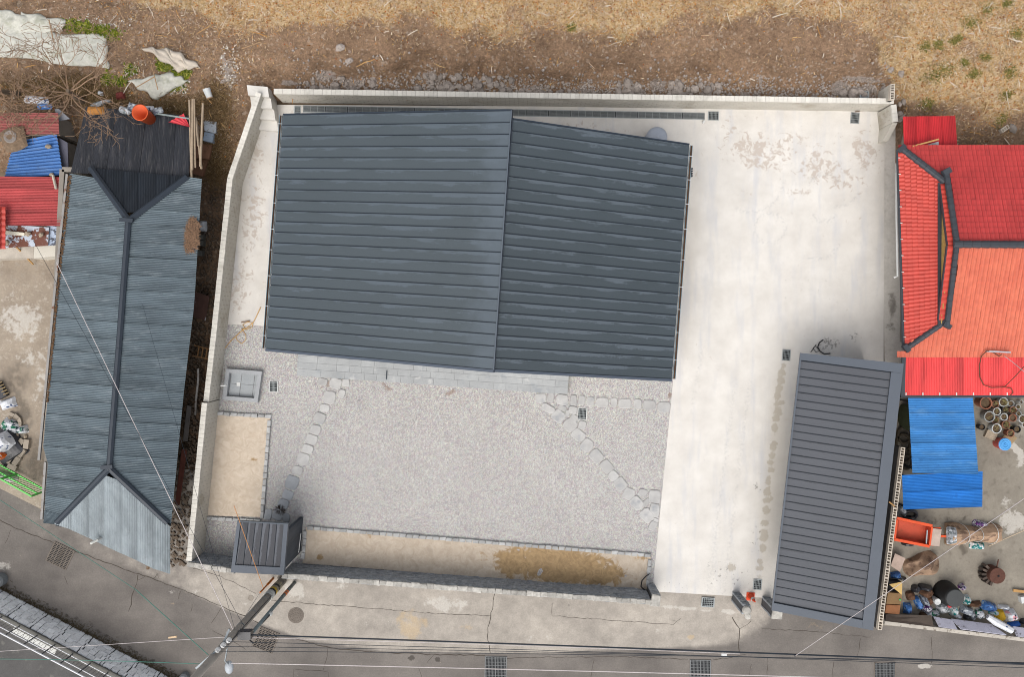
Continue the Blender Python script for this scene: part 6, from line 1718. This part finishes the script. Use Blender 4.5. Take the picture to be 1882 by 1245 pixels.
sw = blades('pale_litter', 620, gsamp([(312, 118, 14, 18), (326, 162, 22, 14), (420, 125, 26, 50), (240, 130, 8, 8), (180, 45, 60, 14)]), mat_ramp('pale_litter', [C(214, 206, 192), C(180, 168, 152), C(236, 234, 228)]), (.05, .14), (.03, .07), .4, seed=9)
tag(sw, 'scraps of pale litter around the vegetable patch', 'litter', kind='stuff')

# rubble along the foot of the bank
mrub = M('rubble', C(168, 157, 148), .95, .15, 4, .15, 22, rnd=.18)
RB = [rock_mesh(40 + k, mrub) for k in range(8)]
zones = [(560, 700, 142, 170), (760, 835, 130, 172), (835, 940, 140, 175), (940, 1050, 158, 176), (1135, 1180, 150, 176), (1225, 1320, 150, 178), (1320, 1325, 150, 176), (1545, 1600, 150, 178), (1650, 1662, 185, 220)]
wts = [36, 42, 62, 16, 34, 56, 2, 8, 6]
k_ = 0
ZL = ['beside the lime heap near the wall corner steps', 'around the pale lime patch behind the roof ridge', 'heaped behind the middle of the back wall', 'below the jagged undercut bank', 'between the big oval stone and white gravel', 'heaped behind the trench drain end', 'at the end of the trench drain rubble', 'in pale gravel around the small drain', 'beside the red lean-to at the wall return']
for ((x0, x1, y0, y1), n_), zl_ in zip(zip(zones, wts), ZL):
    for _ in range(n_):
        x = random.uniform(x0, x1); y = y1 - (y1 - y0) * random.random() ** 1.6; s = random.choice((.14, .18, .22, .26, .3, .4)) * (1.15 if y > 155 else .85)
        p = TP(x, y, -.03); o = inst(RB[random.randrange(8)], 'rubble_stone', None, p, (random.uniform(-.3, .3), random.uniform(-.3, .3), random.uniform(0, 6.28)), (s, s * random.uniform(.7, 1), s * .55))
        tag(o, ('large' if s > .3 else 'medium' if s > .2 else 'small') + ' grey rubble stone ' + zl_, 'stone', 'rubble stones behind the back wall')
for x, y, s, lb in ((843, 140, .5, 'large flat stone above the pale lime patch behind the wall'), (1153, 152, .5, 'large oval stone beside the leaf pile behind the wall'), (625, 88, .45, 'pointed tan rock sticking out of the soil bank'), (642, 112, .4, 'slanting tan rock low on the soil bank'), (1656, 135, .4, 'pale brick-shaped stone near the hollow-block stub'), (1637, 127, .4, 'whitish lump of lime at the bank corner'), (1860, 235, .5, 'flat grey stone beside the hollow block in dark grass'), (410, 150, .3, 'round pebble-grey stone beside the white bucket')):
    p = TP(x, y, -.03); tag(inst(RB[random.randrange(8)], 'stone', None, p, (0, 0, random.uniform(0, 6)), (s, s * .75, s * .4)), lb, 'stone')
p = TP(1843, 238, .0); o = inst(HOL, 'hollow_block', None, p, (0, 0, .6), (1, 1, 1)); tag(o, 'single hollow cement block lying in dark grass by the red roof', 'block')
# small gravel rubble as one mass
def samp_rub(n, r):
    x = r.uniform(P(540, 0, .8).x, P(1640, 0, .8).x, n); y = yw(x) + .15 + np.abs(r.normal(0, .55, n)); return x, y
r = np.random.default_rng(12); x, y = samp_rub(2800, r); z = hfun(x, y); m = MB()
for a, b, c in zip(x, y, z):
    s = random.uniform(.03, .10); q = [(a + s * math.cos(t_) * random.uniform(.6, 1), b + s * math.sin(t_) * random.uniform(.6, 1)) for t_ in (0, 1.6, 3.1, 4.7)]
    m.hexa([(u, v, c - .02) for u, v in q], [(a + (u - a) * .7, b + (v - b) * .7, c + s * .7) for u, v in q])
tag(m.build('rubble_chips', mrub, fix=False), 'small stone chips strewn along the foot of the bank', 'chips', kind='stuff')
# alley rubble
r = np.random.default_rng(14); m = MB()
for _ in range(1500):
    f = r.random(); py_ = lerp(330, 1040, f); e_ = polyx([(398, 330), (360, 700), (320, 1040)], py_)[0]; px_ = e_ + r.normal(0, 12); p = P(px_, py_, -.1); s = random.uniform(.03, .13) * (.7 + .6 * f)
    q = [(p.x + s * math.cos(t_) * random.uniform(.6, 1), p.y + s * math.sin(t_) * random.uniform(.6, 1)) for t_ in (0, 1.6, 3.1, 4.7)]
    m.hexa([(u, v, p.z - .05) for u, v in q], [(p.x + (u - p.x) * .7, p.y + (v - p.y) * .7, p.z + s * .8) for u, v in q])
tag(m.build('alley_rubble', M('alley_rubble', C(112, 98, 84), .95, .3, 5)), 'dark rubble filling the alley beside the block wall', 'rubble', kind='stuff')
# row covers and sheets
mfl = M('fleece', C(214, 212, 200), .75, .14, 2.5, .10, 10, spots=((C(184, 184, 166), 2.2, .48, .7),))
mfl2 = M('fleece_tan', C(214, 202, 186), .75, .12, 4, .08, 14)
def cover(quad, n, m_, hump, wr, mat, lbl, seed, name='row_cover', cat='cover'):
    q = [P(x, y, TZ(x, y)) for x, y in quad]; rows = []
    for j in range(m_):
        v = j / (m_ - 1); row = []
        for i in range(n):
            u = i / (n - 1); p = (q[0] * (1 - u) + q[1] * u) * (1 - v) + (q[3] * (1 - u) + q[2] * u) * v
            w_ = .5 * math.sin(u * 9 + v * 5 + seed) + .5 * math.sin(v * 23 + u * 7 * seed % 5) + .4 * math.sin(31 * u + 11 * v + seed)
            ed = .05 * math.sin(13 * (u + v) + seed)
            z = float(hfun(np.array(p.x), np.array(p.y))) + .03 + hump * (math.sin(math.pi * v) ** .6) * (min(1, 6 * u, 6 * (1 - u)) ** .5) + wr * (w_ + 1) * .5
            row.append((p.x + ed, p.y + ed, z))
        rows.append(row)
    m = MB(); m.grid(rows); o = m.build(name, mat, smooth=True, fix=False); o.data.polygons.foreach_set('use_smooth', [True] * len(o.data.polygons))
    md = o.modifiers.new('thick', 'SOLIDIFY'); md.thickness = .012
    return tag(o, lbl, cat)
cover([(-40, 52), (198, 66), (201, 128), (-40, 98)], 34, 16, .10, .035, mfl, 'long white fleece row cover stretched over a vegetable bed', 2)
cover([(-40, 8), (40, 26), (108, 62), (-40, 66)], 24, 14, .10, .06, mfl, 'crumpled upper end of white fleece behind the vegetable bed', 5)
cover([(40, 22), (124, 38), (112, 62), (60, 56)], 20, 12, .12, .06, mfl, 'loose torn flap of white fleece beside the green vegetables', 3)
cover([(262, 88), (320, 92), (372, 124), (330, 132)], 22, 14, .12, .12, mfl2, 'crumpled tan-white cloth with a blue corner on bare soil', 4, 'cloth', 'cloth')
cover([(236, 150), (312, 134), (348, 148), (290, 184)], 24, 16, .12, .06, mfl, 'torn white sheet weighed down with crossed sticks', 6, 'cloth', 'cloth')
for a, b, lb in (((284, 116), (298, 170), 'pale stick crossing the torn white sheet'), ((258, 166), (292, 146), 'tan stick lying along the torn white sheet'), ((100, 42), (108, 82), 'brown twig lying on the fleece row cover'), ((445, 90), (480, 77), 'long dry cane on the soil bank above the block wall corner'), ((225, 20), (238, 46), 'thin dry cane near the top of the vegetable patch')):
    m = MB(); m.tube([TP(*a, .42 if a[0] < 300 else .05), TP(*b, .42 if a[0] < 300 else .05)], .022, 5); tag(m.build('stick', M('tan_stick', C(184, 152, 116))), lb, 'stick')
# buckets, pipes, junk on the lean-to
t = thing('bucket', P(272, 214, 2.05), 'orange plastic bucket standing on the dark rear roof', 'bucket'); c = P(276, 219, 2.06)
m = MB(); m.lathe(c, [(.25, 0), (.33, .75), (.35, .76), (.31, .76), (.24, .06), (.02, .05)], 24, shear=(-.12, .12)); m.build('shell', M('bucket_orange', C(232, 100, 50), .5, .06), t, smooth=True)
t = thing('bucket', TP(385, 172), 'white plastic bucket lying on its side by the wall corner', 'bucket'); a, b = TP(382, 165, .18), TP(388, 181, .16)
m = MB(); m.tube([a, b], [.17, .14], 14); m.build('shell', mp_white, t); m = MB(); m.tube([b, b + (b - a).normalized() * .03], .15, 14); m.build('rim', M('tan_rim', C(200, 170, 140)), t)
m = MB(); a, b, c, d = P(310, 225, 2.12), P(338, 209, 2.08), P(349, 234, 2.18), P(340, 232, 2.18); m.corr(a, c, c + (b - a) * .02, b, 4, .02, 4, .03); tag(m.build('red_scrap', M('red_scrap', C(226, 70, 80), .5, .1), fix=False), 'triangular red plastic scrap on the dark rear roof', 'scrap')
mpole = M('weathered_pole', C(182, 162, 138), .85, .15, 4)
for k, (a, b, r_) in enumerate((((348, 184), (352, 328), .045), ((354, 182), (353, 312), .05), ((357, 182), (359, 308), .035), ((360, 216), (364, 268), .035), ((361, 222), (370, 310), .05), ((373, 190), (368, 306), .05))):
    m = MB(); m.tube([P(*a, 2.0), P(*b, 2.45 + .03 * (k % 2))], r_, 6); tag(m.build('pole', mpole), 'long weathered pole lying over the rear roof edge', 'pole', 'poles lying on the rear roof edge')
def flat(qs, z, th, mat, name, lbl, cat, ter=False):
    pts = [P(x, y, z) for x, y in qs]; m = MB(); m.hexa([p - Vector((0, 0, th)) for p in pts], pts); return tag(m.build(name, mat), lbl, cat)
flat([(374, 222), (398, 224), (396, 245), (376, 240)], .8, .24, M('enamel_tray', C(190, 196, 202), .5, .1, spots=((C(120, 110, 100), 4, .6, .66),)), 'tray', 'chipped pale enamel tray beside the pole bundle', 'tray')
flat([(376, 242), (393, 245), (390, 262), (373, 258)], .74, .26, M('grey_tub', C(160, 174, 190), .5, .08), 'tub', 'grey-blue plastic tub beside the pole bundle', 'tub')
mbrn = M('brown_board', C(132, 94, 72), .85, .15, 3)
flat([(359, 262), (390, 266), (384, 292), (356, 290)], .5, .2, mbrn, 'board', 'upper brown board under the pole bundle', 'board')
flat([(354, 293), (383, 293), (372, 324), (344, 316)], .32, .2, mbrn, 'board', 'lower brown board beside the hip of the corrugated roof', 'board')
for i, (x, y, w, l, mt, lb) in enumerate(((247, 198, 24, 14, mb_grey, 'grey-white cloth trailing beside the orange bucket'), (274, 200, 18, 10, mb_white, 'white and blue bag behind the orange bucket'), (290, 204, 18, 12, mb_grey, 'blue-grey bag near the rear roof edge'), (230, 203, 22, 12, mb_clear, 'translucent plastic bag at the rear roof edge'), (176, 203, 30, 14, M('orange_rag', C(186, 128, 66), .9), 'orange-brown rag under the bare branches'), (186, 190, 40, 8, mb_clear, 'long clear plastic strip under the bare branches'), (186, 172, 10, 8, mb_white, 'small bright white bag under the bare branches'), (222, 176, 18, 14, M('maroon_scrap', C(112, 48, 42), .8), 'maroon plastic scrap in the undergrowth'))):
    z = 2.1 if y > 196 else TZ(x, y); bag(x, y, w, l, .18, .3 * (i % 3 - 1), mt, lb, z)
m = MB(); m.bar(P(282, 208, 2.15), P(348, 218, 2.15), .06, .05); tag(m.build('batten', M('pale_batten', C(150, 160, 158))), 'thin pale batten along the rear roof edge', 'batten')
bag(67, 184, 42, 14, .25, -.1, mb_white, 'white plastic bag on the red shed end', 2.15); bag(82, 196, 26, 9, .15, 0, mb_blue, 'blue and white scrap on the red shed end', 2.15)
m = pillow(P(26, 256, 2.3), 1.1, 1.0, .14, .3, 9, 9, .2); tag(m.build('debris_heap', M('leaf_heap2', C(128, 108, 88), .95, .35, 8)), 'flat heap of dead leaves on the red and blue sheds', 'leaves')
m = MB(); c = P(21, 252, 2.35); m.lathe((c.x, c.y, 2.33), [(.25, 0), (.28, .12), (.24, .14), (.05, .08)], 12); tag(m.build('tree_stump', M('grey_stump', C(150, 142, 136), .9)), 'grey round log slice on the leaf-covered shed roof', 'log')
# alley things
def scrap(x, y, w, l, mt, lb, rot=0, z=-.05, h=.2): return bag(x, y, w, l, h, rot, mt, lb, z)
scrap(374, 416, 14, 20, mb_white, 'white plastic bag in the alley below the leaf heap')
mros = M('rusty_sheet', C(84, 58, 50), .8, .25, 3, spots=((C(176, 172, 176), 2.2, .6, .63),))
m = MB(); m.slab(P(357, 536, .5), P(385, 545, .3), P(378, 590, .25), P(355, 582, .5), .03); tag(m.build('rusty_sheet', mros), 'rusty maroon metal sheet with white paint in the alley', 'metal sheet')
m = MB(); m.slab(P(334, 826, .9), P(344, 828, .7), P(330, 930, .6), P(322, 928, .9), .03); tag(m.build('rusty_sheet', M('rusty_sheet2', C(98, 54, 42), .85, .2, 3)), 'long rusty brown board leaning in the alley', 'metal sheet')
m = MB(); m.slab(P(344, 745, .6), P(352, 748, .5), P(345, 812, .5), P(336, 812, .6), .05); tag(m.build('tarp_strip', M('grey_tarp', C(104, 98, 94), .8, .2)), 'grey tarp strip hanging beside the long house in the alley', 'tarp')
mbk2 = M('dark_block', C(104, 104, 98), .95, .15)
for i, (x, y) in enumerate(((371, 437), (371, 448), (369, 466))):
    tag(inst(unit_brick(mbk2), 'block', None, P(x, y, -.1), (0, 0, -.1), (.36, .24, .3)), 'dark weathered block standing by the long house wall', 'block', 'dark blocks in the alley')
ld = thing('ladder', P(370, 648, 0), 'small wooden ladder lying in the alley', 'ladder'); mw = M('ladder_wood', C(150, 112, 74), .8)
a0, a1, b0, b1 = P(357, 635, .25), P(387, 643, .2), P(354, 654, .25), P(384, 661, .2)
for p, q in ((a0, a1), (b0, b1)):
    m = MB(); m.bar(p, q, .05, .05); m.build('rail', mw, ld)
for f in (.3, .55, .8):
    m = MB(); m.bar(a0.lerp(a1, f), b0.lerp(b1, f), .05, .04); m.build('rung', mw, ld)

# ------------------------------------------------------------------ bare tree over the sheds
def bare_tree(base, lbl, seed, lean, hgt, depth=5):
    r = random.Random(seed); t = thing('bare_tree', base, lbl, 'tree'); tk, br = MB(), MB()
    p0 = Vector(base); p1 = p0 + Vector((lean[0] * .4, lean[1] * .4, hgt * .5)); p2 = p0 + Vector((lean[0], lean[1], hgt))
    tk.tube([p0 - Vector((0, 0, .1)), p1, p2], [.13, .10, .075], 8)
    def grow(p, d, L, rad, k):
        pts = [p]; dd = d.copy(); n = 5
        for i in range(n):
            dd = (dd + Vector((r.uniform(-.22, .22), r.uniform(-.22, .22), r.uniform(-.10, .14)))).normalized(); pts.append(pts[-1] + dd * L / n)
        br.tube(pts, [max(.008, rad * (1 - .5 * i / n)) for i in range(n + 1)], 4)
        if k <= 0: return
        for _ in range(r.choice((2, 3, 3))):
            i = r.randint(2, n); s = Vector((r.uniform(-1, 1), r.uniform(-1, 1), r.uniform(-.25, .45))).normalized()
            grow(pts[i], (dd * .75 + s * .75).normalized(), L * r.uniform(.5, .78), rad * .58, k - 1)
    for a in range(11):
        an = a * .58 + r.uniform(-.3, .3); grow(p1.lerp(p2, r.uniform(.4, 1)), Vector((math.cos(an), math.sin(an), .35)).normalized(), r.uniform(1.4, 2.2), .032, depth - 2)
    tk.build('trunk', M('bark', C(120, 104, 88), .9, .2, 6), t); br.build('crown', M('twig_bark', C(156, 128, 104), .9, .2, 6), t, fix=False)
bare_tree(TP(152, 186), 'bare leafless tree spreading twigs over the dark rear roof', 5, (.6, -.2), 2.3, 6)
bare_tree(TP(34, 172), 'bare leafless tree spreading twigs over the red and blue sheds', 9, (.1, -.6), 2.2, 5)
# low dry brush
sw = blades('undergrowth', 10000, gsamp([(60, 165, 90, 26), (150, 160, 60, 24), (200, 180, 50, 18), (330, 195, 60, 16), (405, 260, 26, 70), (400, 190, 30, 40), (390, 300, 20, 40)]), mat_ramp('undergrowth', [C(96, 76, 52), C(140, 112, 76), C(66, 54, 38), C(176, 150, 112)]), (.12, .5), (.008, .02), .8, seed=21)
tag(sw, 'brown dead undergrowth behind the sheds and along the wall', 'undergrowth', kind='stuff')
# ------------------------------------------------------------------ utility poles and lines
up = thing('utility_pole', P(518, 1066, -.06), 'tall concrete utility pole with insulators and yellow warning sleeve', 'utility pole')
mpc = M('pole_concrete', C(164, 158, 150), .85, .1, 2, .08, 20); b = P(519, 1068, -.06)
m = MB(); m.tube([b, b + Vector((0, 0, 13.0))], [.19, .125], 16); m.build('shaft', mpc, up, smooth=True)
m = MB(); m.lathe((b.x, b.y, .55), [(.195, 0), (.195, 1.1), (.19, 1.1)], 16); m.build('sleeve', M('sleeve_tan', C(186, 176, 150), .7), up)
for k, (z, h, cl) in enumerate(((.95, .18, C(40, 40, 42)), (1.35, .22, C(226, 190, 60)), (1.57, .1, C(40, 40, 42)), (1.75, .45, C(222, 224, 218)))):
    m = MB(); m.lathe((b.x, b.y, z), [(.198 + .001 * k, 0), (.198 + .001 * k, h)], 16); m.build('band', M('pole_band_%d' % k, cl, .6), up)
msteel = M('arm_steel', C(150, 156, 160), .5, .1, metal=.5)
def arm(z, dx, dy, L, w=.07):
    m = MB(); c = Vector((b.x, b.y, z)); d = Vector((dx, dy, 0)).normalized(); m.bar(c - d * L / 2 + Vector((0, .15, 0)), c + d * L / 2 + Vector((0, .15, 0)), w, w); m.build('crossarm', msteel, up)
arm(8.5, .75, .65, 1.6); arm(7.4, .4, .9, 1.0)
mins = M('porcelain', C(232, 232, 230), .3, .03)
INS = []
for k in range(3):
    p = Vector((b.x, b.y, 8.55)) + Vector((.75, .65, 0)).normalized() * (.3 + k * .26) + Vector((0, .15, 0)); INS.append(p + Vector((0, 0, .22)))
    m = MB(); m.lathe(p, [(.03, 0), (.09, .05), (.05, .1), (.09, .15), (.05, .2), (.03, .24)], 12); m.build('insulator', mins, up)
m = MB(); p = Vector((b.x, b.y, 6.3)); m.box((p.x + .42, p.y - .02, 6.3), (.5, .3, .36)); m.build('junction_box', mb_black, up)
m = MB()
for k in range(4): m.tube([p + Vector((.1 + .5 * math.sin(t_ + k), .1 * math.cos(2 * t_) - .05 * k, -.3 + .15 * math.cos(t_ * 2 + k))) for t_ in np.linspace(0, 3.1, 10)], .014, 5)
m.build('cable_loop', mins, up)
for z in (2.6, 4.2, 5.6):
    m = MB(); m.lathe((b.x, b.y, z), [(.19 - z * .003, 0), (.192 - z * .003, .05)], 16); m.build('strap', msteel, up)
m = MB(); m.tube([b + Vector((.17, .05, .3)), b + Vector((.17, .05, 4)), b + Vector((.15, .04, 7.5))], .022, 6); m.build('conduit', mb_black, up)
sl = thing('street_lamp', P(420, 1225, 7.6), 'grey oval street lamp head mounted on the tall pole', 'street lamp')
lp_ = P(420, 1229, 7.3); m = MB(); m.lathe((lp_.x, lp_.y, 7.15), [(.06, 0), (.15, .03), (.165, .1), (.12, .17), (.03, .2)], 18, 1, 1.55); m.build('head', M('lamp_grey', C(188, 194, 200), .4), sl, smooth=True)
m = MB(); m.tube([Vector((b.x + .12, b.y, 7.35)), Vector((lp_.x - .1, lp_.y + .3, 7.38)), Vector((lp_.x, lp_.y + .15, 7.32))], .03, 6); m.build('bracket', msteel, sl)
sp = thing('service_pole', P(541, 1073, -.06), 'slim grey steel service pole with orange bands beside the concrete pole', 'utility pole'); b2 = P(541, 1072, -.06)
m = MB(); m.tube([b2, b2 + Vector((0, 0, 6.1))], [.085, .07], 12); m.build('shaft', M('grey_steel_pole', C(112, 124, 126), .5, .08), sp, smooth=True)
for z in (1.15, 1.42):
    m = MB(); m.lathe((b2.x, b2.y, z), [(.088, 0), (.088, .17)], 12); m.build('band', M('band_orange', C(236, 130, 70), .6), sp)
m = MB(); m.tube([b2 + Vector((.02, 0, 3.4)), b2 + Vector((.1, -.02, 4.0)), b2 + Vector((.06, -.03, 4.8)), b2 + Vector((-.1, -.1, 5.6)), b2 + Vector((-.18, -.2, 6.0)), b2 + Vector((.1, -.35, 6.15))], .03, 6); m.build('cable', mb_black, sp)
m = MB(); m.box((b2.x + .1, b2.y, 3.9), (.12, .1, .2)); m.build('meter', mwhite, sp)
mk = thing('marker_post', P(500, 1064, -.06), 'orange guy-wire marker sleeve beside the gate', 'marker'); b3 = P(501, 1064, -.06); b4 = P(479, 1089, 2.0) 
m = MB(); g0, g1 = P(502, 1064, -.06), P(478, 1090, 1.55); m.tube([g0, g0.lerp(g1, .45), g0.lerp(g1, .46), g1], [.055, .055, .035, .035], 8); m.build('sleeve', M('marker_orange', C(228, 128, 34), .5), mk)
m = MB(); m.tube([g1, Vector((b.x, b.y, 6.6))], .008, 4); m.build('guy_wire', msteel, mk)
def wire(a, b_, r_, mat, lbl, sag=.15, name='overhead_wire', cat='wire', n=14):
    A = a if isinstance(a, Vector) else P(*a); B = b_ if isinstance(b_, Vector) else P(*b_); m = MB()
    m.tube([A.lerp(B, k / n) - Vector((0, 0, sag * 4 * (k / n) * (1 - k / n))) for k in range(n + 1)], r_, 5); return tag(m.build(name, mat), lbl, cat)
mww = M('white_cable', C(226, 216, 214), .5, .05); mgw = M('green_cable', C(70, 130, 116), .5, .1); mdk = M('dark_cable', C(34, 44, 54), .5, .1)
hub = Vector((b.x + .1, b.y, 6.2)); hub2 = Vector((b.x, b.y, 8.1))
wire((463, 1168, 6.3), (2050, 1228, 6.3), .030, mdk, 'thick black cable bundle strung along the street', .1)
wire((455, 1173, 6.2), (1360, 1203, 6.2), .012, mww, 'thin white wire running beside the thick black cable', .1)
wire((425, 1220, 7.5), (2050, 1262, 7.5), .016, mww, 'white street wire from the lamp towards the right', .1)
for k, p in enumerate(INS):
    wire(p, P(2100, (1216, 1222, 1230)[k] + 8, 8.7), .010, mdk, ('thin dark line on the outer insulator', 'thin dark line on the middle insulator', 'thin dark line on the inner insulator')[k], .2)
wire((433, 1168, 6.2), (104, 482, 2.6), .014, mww, 'white cable swooping over the corrugated roof to the courtyard', .0)
wire((447, 1150, 5.8), (60, 440, 3.0), .008, mdk, 'thin dark wire from the pole across the corrugated roof ridge', .0)
wire((434, 1166, 6.3), (262, 560, 4.2), .006, mdk, 'very thin dark wire above the south hip of corrugated roof', .0)
wire((383, 1205, 8.0), (250, 1085, 8.0), .014, mgw, 'green cable leaving the pole towards the corrugated roof corner', .0)
wire((250, 1085, 8.0), (-60, 880, 8.0), .010, mgw, 'thin green wire continuing over the street grate', .0)
wire((380, 1222, 8.5), (-60, 1212, 8.5), .012, mgw, 'green dashed-looking cable above the guard rail', .1)
wire((430, 1171, 6.2), (-60, 1202, 6.0), .008, mww, 'thin pale wire crossing above the stone retaining wall', .0)
wire((1461, 1207, 6.3), (1900, 905, 3.5), .013, mww, 'pale cable crossing diagonally over carport and junk yard', .0)
wire((1461, 1207, 6.3), (1462, 1206, 6.25), .03, mdk, 'small clamp on the thick black cable', .0, 'cable_clamp', 'clamp')
wire((484, 1082, 3.0), (430, 930, 2.95), .014, M('orange_wire', C(214, 150, 92), .6), 'orange cord stretched over the small gate roof', .0)
m = MB(); m.box((*P(1331, 1205, 6.15).xy, 6.1), (.2, .1, .12)); tag(m.build('wire_tag', mp_white), 'white tag box hanging on the street wires', 'tag')
m = MB(); a = P(310, 1173, 6.0); m.bar(a, P(325, 1171, 6.05), .06, .05); tag(m.build('wire_tag', M('tan_tag', C(226, 196, 160))), 'tan tag on the pale wire above the street', 'tag')

# ------------------------------------------------------------------ stone retaining wall, upper road and guard rail
ZU = 1.25
A0, B0 = P(-160, 1000, -.06), P(420, 1302, -.06)
dW = (B0 - A0).normalized(); nW = Vector((dW.y, -dW.x, 0))
if nW.y > 0: nW = -nW
LW_ = (B0 - A0).length
rwall = thing('retaining_wall', (A0 + B0) / 2, 'pale rubble-stone retaining wall with dark joints along the street', 'wall')
bat = .16
m = MB(); o_ = nW * (bat + .3)
m.hexa([A0 + nW * .06, B0 + nW * .06, B0 + nW * .9, A0 + nW * .9], [A0 + nW * (bat + .06) + Vector((0, 0, ZU)), B0 + nW * (bat + .06) + Vector((0, 0, ZU)), B0 + nW * .9 + Vector((0, 0, ZU)), A0 + nW * .9 + Vector((0, 0, ZU))]); m.build('core', mmort2, rwall)
mret = M('retaining_stone', (.74, .745, .75), .9, .1, 2.5, .1, 12, rnd=.12, spots=((C(160, 160, 156), 1.3, .62, .82),))
nrow = 5; rh_ = ZU / nrow
def wp(s, z): return A0 + dW * s + nW * (bat * z / ZU) + Vector((0, 0, z))
for rr in range(nrow):
    s = random.uniform(0, .15)
    while s < LW_ - .1:
        w = random.uniform(.22, .46); joint = (int((s + w) / 1.17) != int(s / 1.17))
        if joint: w = max(.12, 1.17 * int((s + w) / 1.17) - s)
        z0, z1 = rr * rh_ + .01, (rr + 1) * rh_ - .012
        j = lambda k=.028: random.uniform(-k, k)
        gq = .012
        pts = [(s + gq, z0 + j()), (s + w * .5, z0 + j()), (s + w - gq, z0 + j()), (s + w - gq + j(.02), z1 + j()), (s + w * .45, z1 + j()), (s + gq + j(.02), z1 + j())]
        px_, _ = PXY(wp(s, z0).x, wp(s, z0).y, z0)
        if px_ > -45 and px_ < 400:
            m = MB(); m.hexa([wp(a, b_) + nW * .08 for a, b_ in pts], [wp(a, b_) - nW * random.uniform(-.005, .02) for a, b_ in pts]); m.build('stone', mret, rwall)
        s += w + (.035 if joint else 0)
# upper road
mup = M('upper_asphalt', C(96, 94, 92), .92, .16, 1.2, .14, 30, spots=((C(120, 118, 112), 2.5, .55, .7),))
m = MB(); q = [A0 + nW * (bat + .1), B0 + nW * (bat + .1), B0 + nW * 30, A0 + nW * 30]
m.hexa([Vector((p.x, p.y, ZU - .3)) for p in q], [Vector((p.x, p.y, ZU)) for p in q]); ur = m.build('upper_road', mup); ur['kind'] = 'structure'
m = MB(); q = [A0 + nW * (bat + .02), B0 + nW * (bat + .02), B0 + nW * (bat + .28), A0 + nW * (bat + .28)]; m.hexa([Vector((p.x, p.y, ZU + .002)) for p in q], [Vector((p.x, p.y, ZU + .08)) for p in q]); m.build('coping', M('coping', C(118, 116, 110), .9, .2, 2), rwall)
def upt(px, py, z): return P(px, py, z)
# painted white line segment
mwl = M('road_paint', C(222, 222, 216), .8, .08, 4)
c0, c1 = P(24, 1157, ZU + .006), P(103, 1199, ZU + .006); dd = (c1 - c0).normalized(); nn = Vector((-dd.y, dd.x, 0)) * .14
n_ = 8
for k in range(n_):
    p, q = c0.lerp(c1, (k + .03) / n_), c0.lerp(c1, (k + .97) / n_)
    m = MB(); m.hexa([p - nn - Vector((0, 0, .004)), q - nn - Vector((0, 0, .004)), q + nn - Vector((0, 0, .004)), p + nn - Vector((0, 0, .004))], [p - nn, q - nn, q + nn, p + nn]); m.build('painted_line', mwl, ur)
gr_ = thing('guard_rail', P(100, 1185, ZU), 'white pedestrian guard rail with thin bars on the upper road edge', 'railing')
G0, G1 = P(-42, 1109, ZU), P(250, 1263, ZU); L = (G1 - G0).length
mrail = M('rail_white', C(240, 240, 242), .4, .03); mrd = M('rail_dark', C(90, 92, 96), .5)
for z, w in ((.22, .022), (.75, .022), (1.1, .036)):
    m = MB(); m.tube([G0 + Vector((0, 0, z)), G1 + Vector((0, 0, z))], w, 6); m.build('rail', mrail, gr_)
npst = 9
for k in range(npst):
    p = G0.lerp(G1, (k + .45) / npst); m = MB(); m.tube([p, p + Vector((0, 0, 1.08))], .03, 6); o = m.build('post', mrd, gr_)
    m = MB(); m.box((p.x, p.y, ZU + .015), (.16, .16, .03), math.atan2(dW.y, dW.x)); m.build('base_plate', M('plate', C(190, 180, 160), .7), o)
for k in range(int(L / .16)):
    p = G0.lerp(G1, (k + .5) / int(L / .16)); m = MB(); m.tube([p + Vector((0, 0, .24)), p + Vector((0, 0, .74))], .008, 4); m.build('bar', mrd, gr_)
# weeds along the foot of the retaining wall
m = MB()
for k in range(2600):
    s = random.uniform(0, LW_); p = A0 + dW * s - nW * abs(random.gauss(0, .14)); a = random.uniform(0, 6.28); l_ = random.uniform(.04, .14)
    m.bar(p, p + Vector((math.cos(a) * l_, math.sin(a) * l_, random.uniform(.0, .1))), .014, .006)
tag(m.build('foot_weeds', M('foot_weeds', C(92, 80, 58), .95, .4, 8), fix=False), 'strip of dead weeds at the foot of the retaining wall', 'weeds', kind='stuff')
# corner of a kerbside post with yellow reflector
t = thing('kerb_post', P(2, 1062, -.06), 'grey kerbside post with a yellow reflector', 'post'); c = P(3, 1065, -.06)
m = MB(); m.lathe(c, [(.3, 0), (.3, .35), (.24, .45), (.03, .46)], 16); m.build('base', M('kerb_grey', C(136, 140, 142), .9), t)
m = MB(); m.box((c.x - .05, c.y + .08, .52), (.3, .12, .2), .4); m.build('reflector', M('reflector_yellow', C(240, 214, 30), .4), t)
m = MB(); c = P(341, 1243, -.06); m.lathe(c, [(.2, 0), (.2, .25), (.14, .33), (.02, .34)], 14); tag(m.build('kerb_stone', M('kerb_grey', C(136, 140, 142))), 'round grey kerb stone below the utility pole', 'kerb stone')
# overflow pipe elbow on the long house
m = MB(); m.tube([P(97, 958, 2.3), P(103, 966, 2.2), P(112, 968, 2.1), P(130, 968, 2.1)], .035, 6); tag(m.build('service_cable', mb_black), 'black service cable at the corner of corrugated roof', 'cable')
